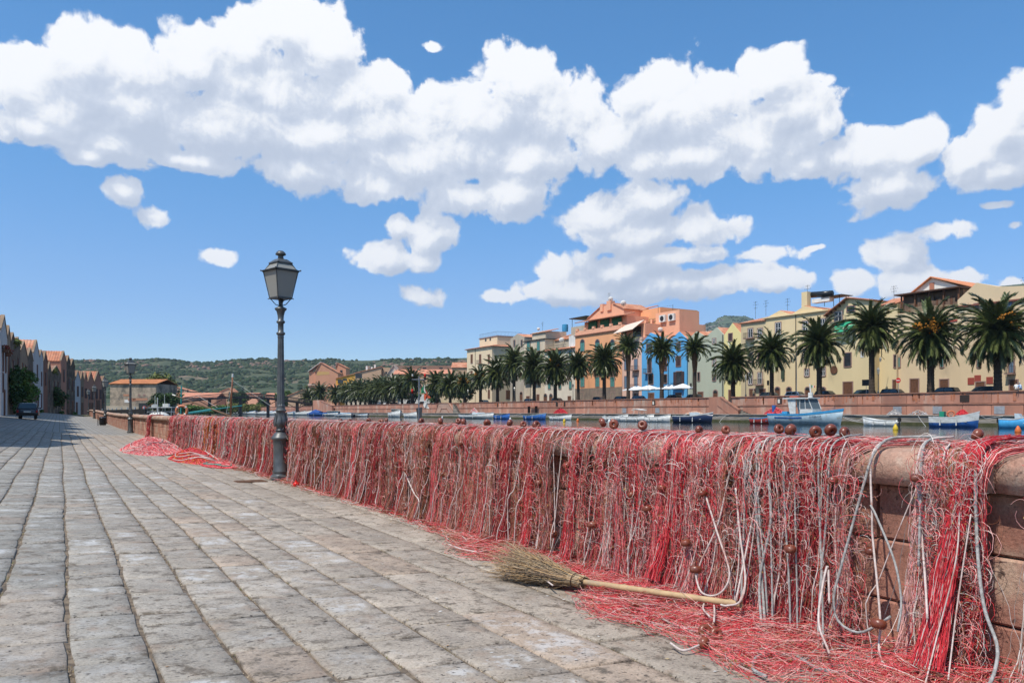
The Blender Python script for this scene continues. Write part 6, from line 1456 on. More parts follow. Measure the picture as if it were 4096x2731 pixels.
# ---------------------------------------------------------------- old warehouse closing the street
M_old = mat('mouldy_render', (.46,.36,.26), (.27,.22,.165), .9, .95, .05, 3, c3=(.16,.14,.11), s3=.3, t3=(.48,.62))
r, w, z = fhouse('long mouldy old warehouse with an orange tiled roof closing the street', 440, 625, 1534, 1513, 196, M_old, 'side', roofm=mat('bright_terracotta', (.56,.22,.09), (.42,.16,.07), .8, .9, island=.15), depth=12, zb=.5, name='old_warehouse')
for (x, a, b, ww, m_, nm) in ((512, 1598, 1610, 28, M_white, 'faded_sign'), (505, 1576, 1584, 22, MATS['low_wall'], 'patch'), (557, 1576, 1584, 9, M_trim, 'patch'), (577, 1576, 1584, 9, M_trim, 'patch'), (560, 1592, 1602, 60, MATS['low_wall'], 'patch'), (528, 1592, 1604, 30, MATS['low_wall'], 'patch')):
    s = (x-532.5)/FOC*196; k = MB(); k.box(s-ww/FOC*98, s+ww/FOC*98, -.05, -.01, EYE+(HZ-b)/FOC*196-.5, EYE+(HZ-a)/FOC*196-.5); k.obj(nm, m_, r)
k = MB(); k.box(-w*1.05, w, -2.4, -2.0, 0, 2.2); k.obj('yard_wall', MATS['grey_plaster'], r)
k = MB(); k.box(w*.45, w*.95, -2.6, -2.42, 0, 2.9); k.obj('dark_doorway', M_win, r)

# ---------------------------------------------------------------- houses along the street, gables to the river
FP = [(-4.9, 20), (-4.7, 60), (-4.5, 95), (-3.7, 125), (-2.4, 147), (.6, 168), (4.4, 182), (9.6, 196), (11, 200)]
def fac(x):
    r_ = ray(x, HZ)
    for (a, b) in zip(FP, FP[1:]):
        D = Vector((b[0]-a[0], b[1]-a[1])); den = r_[0]*D.y-r_[1]*D.x
        if abs(den) < 1e-9: continue
        t = (a[0]*D.y-a[1]*D.x)/den; s = (a[0]*r_[1]-a[1]*r_[0])/den
        if t > 0 and -1e-6 <= s <= 1.000001: return Vector((r_[0]*t, r_[1]*t, 0)), t
    return None, None
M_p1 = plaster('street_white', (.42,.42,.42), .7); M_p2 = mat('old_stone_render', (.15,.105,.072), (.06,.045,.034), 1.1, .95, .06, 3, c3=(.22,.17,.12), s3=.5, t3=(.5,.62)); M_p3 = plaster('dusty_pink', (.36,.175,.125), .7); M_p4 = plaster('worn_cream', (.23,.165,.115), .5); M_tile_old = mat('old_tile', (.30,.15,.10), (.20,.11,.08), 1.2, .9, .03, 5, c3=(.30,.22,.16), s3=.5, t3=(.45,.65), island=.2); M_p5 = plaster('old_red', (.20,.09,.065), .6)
def street_house(label, P, Q, zpeak, rise, col, wins=((.5, .5),), depth=11, tile=M_tile, tall=2.1):
    P, Q = Vector(P), Vector(Q); D = Q-P; w = D.length; ang = math.atan2(D.y, D.x); b = zg(P.x, P.y)-.05
    root = thing('street_house', label, 'house', (P.x, P.y, b), ang, 'old gabled houses along the street'); ze = zpeak-rise-b
    k = MB(); k.prism([(0, 0, -.3), (0, 0, ze), (w/2, 0, ze+rise), (w, 0, ze), (w, 0, -.3)], (0, depth, 0)); k.obj('wall', col, root)
    for nm, e in (('near', -.12), ('far', w+.12)):
        k = MB(); tiled_slope(k, (e, .15, ze-.05), (e, depth, ze-.05), (w/2, depth, ze+rise+.06), (w/2, .15, ze+rise+.06), max(6, int(depth/.42))); k.obj('roof_slope', tile, root)
    k = MB(); e = .05
    for s in (0, 1): a = Vector((w*s, -.06, ze)); c = Vector((w/2, -.06, ze+rise)); d = c-a; k.prism([a+Vector((0, 0, -.05)), a+Vector((0, 0, .16)), c+Vector((0, 0, .16)), c+Vector((0, 0, -.05))], (0, .3, 0))
    k.obj('verge', M_p4, root)
    for fx in wins:
        fx, fz, ww, hh, kd = (list(fx)+[.9, tall, 'win'])[:5] if len(fx) < 5 else fx
        xx = w*fx; zz = (ze)*fz; k = MB(); k.box(xx-ww/2-.12, xx+ww/2+.12, -.07, 0.0, zz-.1, zz+hh+.12); f = k.obj('door' if kd == 'door' else 'window', M_p5, root)
        k = MB(); k.box(xx-ww/2, xx+ww/2, -.10, -.07, zz, zz+hh); k.obj('shutter' if kd != 'door' else 'door_leaf', M_shd if kd != 'door' else M_wood, f)
    return root
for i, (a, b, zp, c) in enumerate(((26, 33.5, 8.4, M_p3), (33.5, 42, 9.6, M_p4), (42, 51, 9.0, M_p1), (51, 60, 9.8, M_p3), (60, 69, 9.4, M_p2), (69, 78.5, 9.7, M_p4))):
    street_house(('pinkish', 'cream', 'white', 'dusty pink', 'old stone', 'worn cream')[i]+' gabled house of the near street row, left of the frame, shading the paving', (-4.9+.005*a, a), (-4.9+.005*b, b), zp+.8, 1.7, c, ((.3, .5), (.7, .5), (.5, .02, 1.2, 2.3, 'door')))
HS = [ # columns, gable peak row, rise, material, label, windows
 (2, 29, 1265, 1.7, M_p1, 'tall white gabled house at the left edge with flower boxes', ((.3,.55),(.7,.55),(.3,.30,.8,1.6),(.5,.02,1.1,2.3,'door'))),
 (29, 41, 1306, 1.2, M_p4, 'narrow cream house just right of the white gabled house', ((.5,.5),)),
 (41, 62, 1334, 1.2, M_p2, 'crumbling stone house with weeds along its roof edge', ((.5,.5),(.5,.02,1.3,2.4,'door'))),
 (62, 81, 1352, .9, M_p2, 'ruined stone house behind the climbing bush', ((.5,.55),)),
 (81, 110, 1368, 1.6, M_p4, 'patched stone and plaster house with a broken tile roof', ((.3,.55),(.7,.55))),
 (110, 133, 1394, 1.5, M_p2, 'dark narrow stone house between the patched and the white house', ((.5,.5),)),
 (133, 158, 1362, 2.2, M_p1, 'white gabled house under a long striped tile roof', ((.6,.6,.9,2.0),(.25,.12,.7,2.6),(.5,.12,.7,2.6),(.75,.12,.7,2.6))),
 (158, 173, 1402, 1.2, M_p1, 'lower white house with a small chimney', ((.5,.5),(.5,.1,.8,2.2))),
 (173, 191, 1406, 1.8, M_p5, 'dark stone house with an orange gable edge', ((.5,.55),)),
 (191, 205, 1450, 1.6, M_p2, 'low ruined gable overgrown at the top', ((.5,.5),)),
 (205, 244, 1464, 1.4, M_p2, 'long low ruined wall with a dark bush against it', ((.3,.5),(.7,.5))),
 (244, 266, 1406, 1.9, M_p3, 'tall pink house with its side wall and striped roof showing', ((.5,.62,.9,2.2),(.45,.10,1.6,3.2,'door'))),
 (266, 282, 1423, 1.5, M_p2, 'dark stone house right of the tall pink house', ((.5,.5),(.5,.05,1.0,2.2,'door'))),
 (282, 300, 1437, 1.5, M_p2, 'brown stone house where the row turns', ((.5,.5),(.5,.05,1.0,2.2,'door'))),
 (300, 322, 1483, 1.9, M_p1, 'small off white gabled house past the turn of the row', ((.5,.55,1.0,1.9),(.3,.05,1.0,2.2,'door'))),
 (322, 336, 1486, 1.9, M_p4, 'small cream gabled house past the turn of the row', ((.5,.55,1.0,1.9),(.5,.05,1.0,2.2,'door'))),
 (336, 350, 1489, 1.6, M_p3, 'small rose gabled house past the turn of the row', ((.5,.5,1.0,1.9),)),
 (350, 377, 1488, 2.3, M_p3, 'low pink gabled house with an orange roof, second from the end', ((.25,.5,1.0,2.0),(.7,.5,1.0,2.0),(.3,.03,1.1,2.4,'door'),(.75,.03,1.1,2.4,'door'))),
 (377, 407, 1486, 2.3, M_p3, 'low pink gabled house with a mottled roof, at the end of the pink ones', ((.3,.5,1.0,2.0),(.8,.5,1.0,2.0),(.5,.03,2.0,3.0,'door'))),
 (407, 424, 1505, 1.6, M_p2, 'brown ruin at the very end of the row', ((.5,.4),))]
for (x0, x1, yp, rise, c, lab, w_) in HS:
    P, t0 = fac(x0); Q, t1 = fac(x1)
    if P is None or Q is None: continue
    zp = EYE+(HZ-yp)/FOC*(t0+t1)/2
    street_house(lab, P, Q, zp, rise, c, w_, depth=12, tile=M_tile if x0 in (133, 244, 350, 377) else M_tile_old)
def bush(label, c, rx, ry, rz, n, s, m_, seed): return leafy('climbing_bush', label, c, rx, ry, rz, n, s, m_, 'shrub', None, seed)
P, t = fac(70); bush('bright green climbing bush beside the parked hatchback', (P.x+.9, P.y-4, zg(P.x, P.y)), 1.6, 3.6, 3.0, 3600, .20, M_lf3, 70)
P, t = fac(50); bush('dark green ivy mass left of the bright climbing bush', (P.x+.4, P.y-3, zg(P.x, P.y)), .9, 5, 3.4, 2600, .20, M_lf, 71)
P, t = fac(222); bush('dark round bush against the low ruined wall', (P.x+.6, P.y-1, zg(P.x, P.y)+1.2), 1.6, 2.4, 2.2, 1500, .25, M_lf, 72)
P, t = fac(64); bush('weeds and creeper hanging on top of the crumbling house', (P.x-.3, P.y, EYE+(HZ-1362)/FOC*t-1.2), .9, 4.5, .8, 1400, .18, M_lf2, 73)
P, t = fac(222); bush('pale weeds growing on the ruined wall top', (P.x-.3, P.y, EYE+(HZ-1480)/FOC*t-1.0), .9, 4.5, .7, 700, .2, M_lf2, 74)
for i, x in enumerate((150, 240, 290)): P, t = fac(x); bush(('weeds at the foot of the white house row', 'weeds at the foot of the tall pink house', 'weeds where the row of houses turns')[i], (P.x+.4, P.y, zg(P.x, P.y)), .5, 5, .35, 500, .16, M_lf3, 80+i)
for i, x in enumerate((10, 22)):
    P, t = fac(x); z_ = EYE+(HZ-(1400 if i == 0 else 1415))/FOC*t; root = thing('flower_box', ('window box of red flowers on the white house, left one', 'window box of red flowers on the white house, right one')[i], 'flower box', (P.x+.3, P.y-.6, z_)); k = MB(); k.box(-.2, .2, -.5, .5, -.25, 0); k.obj('box', M_wood, root); k = MB()
    for q in range(40): k.ball((R.gauss(0, .15), R.gauss(0, .35), R.uniform(0, .4)), .07, 5, 4)
    k.obj('flowers', mat('red_flower', (.35,.01,.03), (.05,.08,.02), 9, .8), root)
# ---------------------------------------------------------------- vehicles
M_tyre = mat('tyre_rubber', (.02,.02,.02), rough=.85); M_rim = mat('wheel_rim', (.35,.35,.36), rough=.35, metal=.8); M_glassc = mat('car_glass', (.03,.045,.055), rough=.06, spec=.7)
M_red = mat('tail_light', (.40,.01,.01), rough=.25); M_plate = mat('plate_white', (.65,.65,.6), rough=.5); M_blackp = mat('black_trim', (.02,.02,.02), rough=.55)
def car(label, loc, rz, paint, L_=3.9, W=1.64, H=1.40, hatch=True, simple=False, group=None):
    root = thing('parked_car', label, 'car', loc, rz, group); hw = W/2
    # side profile of the lower body (x forward, z up) and of the cabin
    low = [(-L_/2+.02, .32), (-L_/2, .55), (-L_/2+.02, .80), (-L_/2+.12, .88), (L_*.16, .90), (L_*.36, .82), (L_/2-.06, .70), (L_/2, .52), (L_/2-.03, .30)]
    cab = [(-L_/2+.10, .86), (-L_/2+(.38 if hatch else .7), H-.05), (-L_/2+.62, H), (L_*.02, H), (L_*.13, H-.07), (L_*.27, .86)]
    def loft(prof, w0, w1, zs, nm, m_, n=5):
        """extrude across with rounded shoulders"""
        k = MB(); vs = []; m = len(prof); st = [(-1, .90), (-.96, .98), (-.6, 1), (0, 1.005), (.6, 1), (.96, .98), (1, .90)]
        zc = sum(p[1] for p in prof)/m; xc = sum(p[0] for p in prof)/m
        for (s, f) in st:
            for (x, z) in prof:
                tz = (z-zs[0])/(zs[1]-zs[0]); hwz = w0+(w1-w0)*max(0, min(1, tz)); vs.append((xc+(x-xc)*f, s*hwz, zc+(z-zc)*f))
        k.add(vs, [(j*m+i, j*m+(i+1) % m, (j+1)*m+(i+1) % m, (j+1)*m+i) for j in range(6) for i in range(m)]+[tuple(range(m))[::-1], tuple(6*m+i for i in range(m))])
        return k.obj(nm, m_, root, True)
    loft(low, hw, hw*.98, (.3, .9), 'body', paint)
    loft(cab, hw*.93, hw*.76, (.86, H), 'cabin', paint)
    if True:   # glazing set a little proud of the cabin
        rs = Vector((-L_/2+(.38 if hatch else .7), 0, H-.05))-Vector((-L_/2+.10, 0, .86)); nrm = Vector((-rs.z, 0, rs.x)).normalized()*.02
        a, b = Vector((-L_/2+.10, 0, .86))+rs*.14+nrm, Vector((-L_/2+.10, 0, .86))+rs*.92+nrm
        k = MB(); k.prism([a+Vector((0, hw*.80, 0)), a-Vector((0, hw*.80, 0)), b-Vector((0, hw*.68, 0)), b+Vector((0, hw*.68, 0))], nrm*.4); k.obj('rear_window', M_glassc, root)
        fs = Vector((L_*.13, 0, H-.07))-Vector((L_*.27, 0, .86)); nrm = Vector((-fs.z, 0, fs.x)).normalized(); nrm = nrm*.02 if nrm.x > 0 else -nrm*.02
        a, b = Vector((L_*.27, 0, .86))+fs*.08+nrm, Vector((L_*.27, 0, .86))+fs*.94+nrm
        k = MB(); k.prism([a+Vector((0, hw*.82, 0)), a-Vector((0, hw*.82, 0)), b-Vector((0, hw*.68, 0)), b+Vector((0, hw*.68, 0))], nrm*.4); k.obj('windscreen', M_glassc, root)
        for s in (-1, 1):
            for (xa, xb, xc, xd) in ((-L_/2+.32, -L_*.12, -L_*.12, -L_/2+.58), (-L_*.10, L_*.22, L_*.10, -L_*.10)):
                k = MB(); y0, y1 = s*(hw*.925+.012), s*(hw*.785+.012); k.prism([(xa, y0, .91), (xb, y0, .91), (xc, y1, H-.09), (xd, y1, H-.09)], (0, s*.012, 0)); k.obj('side_window', M_glassc, root)
    for sx in (-L_*.32, L_*.32):
        for s in (-1, 1):
            k = MB(); k.lathe([(.10, 0), (.27, 0), (.30, .03), (.30, .15), (.27, .18), (.10, .18)], 18); o = k.obj('wheel', M_tyre, root, True); o.rotation_euler = (s*pi/2, 0, 0); o.location = (sx, s*(hw-.17), .30)
            k = MB(); k.lathe([(.0, .165), (.08, .175), (.18, .172), (.19, .155)], 14, caps=False); k.obj('rim', M_rim, o)
    if not simple:
        for s in (-1, 1):
            k = MB(); k.box(-L_/2-.025, -L_/2+.03, s*hw*.92-.13 if s > 0 else s*hw*.92, s*hw*.92 if s > 0 else s*hw*.92+.13, .60, .80); k.obj('tail_light', M_red, root)
            k = MB(); k.box(L_/2-.07, L_/2+.015, s*hw*.85-.15 if s > 0 else s*hw*.85, s*hw*.85 if s > 0 else s*hw*.85+.15, .55, .68); k.obj('headlight', M_white, root)
            k = MB(); k.box(L_*.17, L_*.21, s*hw if s > 0 else s*hw-.14, s*hw+.14 if s > 0 else s*hw, .90, 1.02); k.obj('mirror', M_blackp, root)
        k = MB(); k.box(-L_/2-.06, -L_/2+.06, -hw*.97, hw*.97, .34, .54); k.obj('rear_bumper', M_blackp, root)
        k = MB(); k.box(L_/2-.06, L_/2+.05, -hw*.97, hw*.97, .32, .5); k.obj('front_bumper', M_blackp, root)
        k = MB(); k.box(-L_/2-.035, -L_/2-.02, -.26, .26, .60, .71); k.obj('number_plate', M_plate, root)
    return root
P_dark = mat('paint_dark', (.035,.045,.06), rough=.25, spec=.6); P_blk = mat('paint_black', (.012,.013,.015), rough=.2, spec=.6); P_wht = mat('paint_white', (.72,.72,.70), rough=.25); P_grn = mat('paint_green', (.02,.05,.03), rough=.25); P_sil = mat('paint_silver', (.36,.37,.38), rough=.28, metal=.5); P_blu = mat('paint_blue', (.03,.07,.16), rough=.25)
car('old dark blue grey hatchback parked by the houses, seen from behind', (-2.35, 78.5, zg(-2.35, 78.5)-.0), pi/2, P_dark)
CARS = [(3930,P_dark,'dark car parked before the red plaques of the buff house'),(3775,P_blk,'black car parked under the palm with orange fruit'),(3580,P_blk,'black car by the no entry sign'),(3450,P_grn,'dark green car before the plain yellow wall'),(3308,P_blk,'black car to the right of the small flag'),(3188,P_wht,'white car parked before the arched doors'),(3085,P_dark,'dark car at the foot of the slim palm'),(2770,P_blk,'black car behind the right white parasols'),(2690,P_dark,'dark car in front of the blue houses'),(2560,P_blu,'blue car behind the left white parasols'),(2478,P_blk,'black car at the right end of the orange palazzo'),(2400,P_dark,'dark car before the orange palazzo'),(2232,P_blk,'black car before the white terrace house'),(2120,P_sil,'silver car before the beige house'),(1940,P_dark,'dark car before the cream corner house'),(1690,P_blk,'dark car near the flag mast'),(1575,P_sil,'grey car behind the palm row left of the flag mast')]
cm = None
for (x, pt, lb) in CARS:
    y_ = yX(x, 106.5); c = car(lb, (106.5, y_, 3.2), pi/2+(pi if x % 4 < 2 else 0), pt, 4.1, 1.7, 1.45, simple=True, group='cars parked along the promenade')
k = MB(); o = car('white camper van parked behind the flag mast', (107.5, yX(1742, 107.5), 3.2), pi/2, P_wht, 5.4, 2.0, 2.3, simple=True); o2 = car('white delivery van left of the flag mast', (107.5, yX(1640, 107.5), 3.2), pi/2, P_wht, 5.2, 2.0, 2.2, simple=True)

# ---------------------------------------------------------------- boats
M_hw = mat('hull_white', (.66,.66,.63), (.50,.50,.46), 1.3, .4, c3=(.34,.32,.26), s3=2.2, t3=(.58,.72), stretch=(1,1,2.5)); M_hb = mat('hull_blue', (.03,.12,.38), (.02,.075,.22), 2, .45, c3=(.12,.20,.30), s3=3, t3=(.58,.7)); M_hn = mat('hull_navy', (.015,.025,.06), rough=.25); M_hr = mat('hull_red', (.22,.025,.02), rough=.5); M_lb = mat('paint_sky_blue', (.06,.34,.62), (.05,.28,.52), 3, .5); M_hp = mat('hull_pale_blue', (.33,.43,.48), (.24,.33,.38), 1.5, .5, c3=(.22,.22,.19), s3=1.2, t3=(.55,.7)); M_dk = mat('deck_grey', (.34,.33,.30), (.25,.24,.21), 3, .8); M_cov = mat('boat_cover_white', (.62,.61,.57), (.5,.49,.45), 2, .9, .02, 3)
def hull(k, L_, W, H, z0=-.18, sheer=.62, stern=.75, n=12):
    """open hull: x forward from stern to bow"""
    st = []
    for i in range(n+1):
        s = i/n; x = -L_/2+L_*s; w = W/2*(stern+(1-stern)*math.sin(min(1, s*2.2)*pi/2))*(1-max(0, (s-.55)/.45)**2.2)+.01; h = H*(1+sheer*max(0, (s-.35)/.65)**2+.08*(1-s)**2)
        rake = .10*L_*max(0, (s-.75)/.25)*.6
        st.append([(x+rake*.0, 0, z0), (x+rake*.2, w*.62, z0+.06), (x+rake*.5, w*.9, z0+(h-z0)*.45), (x+rake, w, h), (x+rake, w*.90, h), (x+rake*.6, w*.82, h-.24*H-.05), (x, 0, h-.30*H-.05)])
    vs = []; m = 7
    for sec in st: vs += sec+[(p[0], -p[1], p[2]) for p in sec]
    fs = []
    for i in range(n):
        for j in range(m-1):
            a = i*14+j; fs += [(a, a+14, a+15, a+1), (a+7, a+8, a+22, a+21)]
    fs += [tuple(range(7))+tuple(range(13, 6, -1))]
    k.add(vs, fs); return st
def strake(st, j, h0, h1, off, nm, m_, root):
    """painted band round the hull, between heights as fractions of the side"""
    k = MB()
    for sd in (1, -1):
        vs = []
        for sec in st:
            a, b = Vector(sec[2]), Vector(sec[3]); 
            p, q = a.lerp(b, h0), a.lerp(b, h1); p.y += off; q.y += off; vs += [(p.x, sd*p.y, p.z), (q.x, sd*q.y, q.z)]
        k.add(vs, [(2*i, 2*i+2, 2*i+3, 2*i+1) for i in range(len(st)-1)])
    return k.obj(nm, m_, root)
def outboard(root, x, m_):
    k = MB(); k.box(x-.32, x-.02, -.16, .16, .55, .95); k.box(x-.26, x-.08, -.12, .12, .95, 1.02); o = k.obj('outboard_motor', m_, root); k = MB(); k.box(x-.22, x-.10, -.05, .05, -.3, .55); k.obj('leg', m_, o)
def boat(label, x0, x1, kind, m_, trim, X=87.0, flip=False, W=None, Hs=.5, extras=(), group='boats moored along the far quay', rot=0.0, d=None):
    ya, yb = yX(x1, X), yX(x0, X); L_ = (yb-ya); c = (ya+yb)/2; W = W or max(1.5, L_*.34); Hs *= 1.36; rot = rot or R.uniform(-.16, .22)
    root = thing('boat', label, 'boat', (X, c, WZ), pi/2+(0 if flip else pi)+rot, group)      # bow towards the right of the photo unless flipped
    k = MB(); st = hull(k, L_*.97, W, Hs); k.obj('hull', m_, root, True)
    strake(st, 0, .82, 1.02, .02, 'gunwale', trim, root)
    if 'topside' in extras: strake(st, 0, .12, 1.0, .012, 'white_topside', M_hw, root)
    if kind != 'simple':
        k = MB(); z = Hs*.55
        for f in (-.22, .05, .28): k.box(L_*f-.14, L_*f+.14, -W*.38, W*.38, z, z+.05)
        k.obj('thwarts', trim, root)
    if kind != 'simple' and L_ > 3:
        for f in (-.22, .12):
            for s in (-1, 1): k = MB(); k.tube([(L_*f, s*(W*.5+.07), Hs*.85), (L_*f, s*(W*.5+.09), Hs*.2)], .07, 6); k.obj('fender', MATS['buoy_orange'] if 'buoy_orange' in MATS and f > 0 else M_cov, root)
        k = MB(); k.tube([(L_*.44, 0, Hs*1.5), (L_*.44+.9, .5, Hs*.9), (L_*.44+2.0, 2.2, 1.25)], .02, 4); k.obj('bow_line', M_cov, root)
    if 'motor' in extras: outboard(root, -L_*.48, M_blackp)
    if 'wmotor' in extras: outboard(root, -L_*.48, M_hw)
    if 'deck' in extras: k = MB(); k.prism([(L_*.05, -W*.42, Hs*1.0), (L_*.05, W*.42, Hs*1.0), (L_*.30, W*.34, Hs*1.15), (L_*.46, 0, Hs*1.32), (L_*.30, -W*.34, Hs*1.15)], (0, 0, .04)); k.obj('foredeck', M_hw, root)
    if 'screen' in extras:
        k = MB(); k.prism([(L_*.00, -W*.34, Hs), (L_*.18, -W*.26, Hs*1.05), (L_*.10, -W*.24, Hs+.55), (-L_*.02, -W*.30, Hs+.60)], (0, .03, 0)); k.prism([(L_*.00, W*.34, Hs), (L_*.18, W*.26, Hs*1.05), (L_*.10, W*.24, Hs+.55), (-L_*.02, W*.30, Hs+.60)], (0, -.03, 0)); k.prism([(L_*.18, -W*.26, Hs*1.05), (L_*.18, W*.26, Hs*1.05), (L_*.10, W*.24, Hs+.55), (L_*.10, -W*.24, Hs+.55)], (.02, 0, 0)); k.obj('windscreen', mat('perspex', (.40,.45,.46), rough=.15), root)
    if 'cabin' in extras:
        k = MB(); k.box(-L_*.12, L_*.16, -W*.30, W*.30, Hs*.9, Hs+.95); k.obj('cabin', M_hw, root); k = MB(); k.box(-L_*.125, L_*.165, -W*.31, W*.31, Hs+.40, Hs+.78); k.obj('cabin_window', M_win, root); k = MB(); k.box(-L_*.15, L_*.19, -W*.34, W*.34, Hs+.96, Hs+1.04); k.obj('cabin_roof', M_hw, root)
    if 'canopy' in extras:
        k = MB(); k.prism([(-L_*.10, -W*.36, Hs+1.15), (L_*.05, -W*.36, Hs+1.30), (L_*.22, -W*.36, Hs+1.1), (L_*.22, -W*.36, Hs+1.16), (L_*.05, -W*.36, Hs+1.38), (-L_*.10, -W*.36, Hs+1.22)], (0, W*.72, 0)); k.obj('canopy', M_cov, root); k = MB()
        for s in (-1, 1): k.tube([(-L_*.08, s*W*.35, Hs*.9), (-L_*.02, s*W*.35, Hs+1.2)], .025, 4); k.tube([(L_*.2, s*W*.35, Hs*.9), (L_*.1, s*W*.35, Hs+1.25)], .025, 4)
        k.obj('canopy_frame', M_rim, root)
    if 'stuff' in extras:
        k = MB()
        for q in range(9): k.ball((R.uniform(-L_*.3, L_*.2), R.uniform(-W*.2, W*.2), Hs*.9), R.uniform(.15, .32), 6, 4)
        k.obj('gear', M_dk, root)
    if 'cover' in extras: k = MB(); k.prism([(-L_*.4, -W*.4, Hs*.95), (-L_*.3, 0, Hs+1.6), (L_*.05, 0, Hs+1.0), (L_*.2, -W*.3, Hs)], (0, .1, 0)); k.prism([(-L_*.4, W*.4, Hs*.95), (-L_*.3, 0, Hs+1.6), (L_*.05, 0, Hs+1.0), (L_*.2, W*.3, Hs)], (0, .1, 0)); k.ball((-L_*.15, 0, Hs+.3), (L_*.25, W*.3, .9), 10, 7); k.obj('cover', mat('cover_blue', (.02,.08,.28), (.015,.05,.18), 2, .8), root)
    if 'crate' in extras: k = MB(); k.box(-L_*.28, -L_*.18, -.3, .3, Hs*.8, Hs+.65); k.obj('green_crate', mat('crate_green', (.02,.25,.14), rough=.5), root)
    if 'ring' in extras:
        k = MB(); k.tube([(.34*math.cos(q*pi/8), 0, .34*math.sin(q*pi/8)) for q in range(17)], .09, 8, False); o = k.obj('life_ring', mat('ring_orange', (.62,.17,.07), rough=.5), root); o.location = (-L_*.05, 0, Hs+.35); o.rotation_euler = (0, 0, .5)
    return root
boat('blue rigid boat with a heaped blue cover, nearest the bridge on the far quay', 1252, 1305, '', M_hb, M_hb, 90, extras=('cover',), Hs=.7)
boat('white cabin boat right of the blue covered boat', 1303, 1366, '', M_hw, M_lb, 88, extras=('cabin', 'deck'), Hs=.7)
boat('white and light blue motorboat overlapping the cabin boat', 1352, 1412, '', M_hw, M_lb, 82, extras=('deck', 'screen'), Hs=.6)
boat('long low white skiff with a thin blue rim', 1416, 1470, '', M_hw, M_lb, 86, Hs=.5)
boat('white cabin cruiser showing its bow, left of the flag mast', 1559, 1607, '', M_hw, M_hw, 84, extras=('cabin', 'deck'), Hs=1.0, W=3.2)
boat('small white dinghy right beside the flag mast', 1626, 1667, '', M_hw, M_hw, 84, extras=('motor',), Hs=.8)
boat('white motorboat with lettering and white outboard, right of the ramp', 1860, 1965, '', M_hw, M_hw, 86, extras=('wmotor', 'screen', 'deck'), Hs=.7)
boat('small bright blue rowing boat', 1986, 2031, '', M_hb, M_hb, 86, Hs=.6, W=1.5)
boat('grey and blue fishing skiff with gear aboard', 2104, 2183, '', M_hb, M_hp, 86, extras=('stuff',), Hs=.65)
boat('plain white skiff with a raised bow, behind the row of floats', 2210, 2282, '', M_hw, M_hw, 86, Hs=.55)
boat('white skiff with a white outboard, left of the canopied boat', 2421, 2508, '', M_hw, M_hw, 86, extras=('wmotor',), Hs=.6)
boat('white motorboat with a raised grey canopy', 2500, 2600, '', M_hw, M_hw, 84, extras=('canopy', 'wmotor', 'deck'), Hs=.6)
boat('white dinghy with a black outboard, right of the canopied boat', 2592, 2672, '', M_hw, M_hw, 84, extras=('motor', 'deck'), Hs=.6)
boat('navy blue speedboat with a windscreen', 2710, 2837, '', M_hn, M_hw, 84, extras=('deck', 'screen'), Hs=.75)
boat('dark red rowing boat with a blue inside, astern of the fishing boat', 3010, 3088, '', M_hr, M_lb, 86, Hs=.55)
boat('low white boat with a black outboard, right of the fishing boat', 3460, 3590, '', M_hw, M_hw, 84, flip=True, extras=('motor',), Hs=.5)
boat('white and blue rowing boat with a green crate and an orange ring', 3728, 3904, '', M_hb, M_hw, 84, extras=('crate', 'ring', 'topside'), Hs=.80)
boat('light blue motorboat with a black outboard at the right edge', 4004, 4130, '', M_lb, M_hw, 84, extras=('motor', 'screen', 'deck'), Hs=.7)
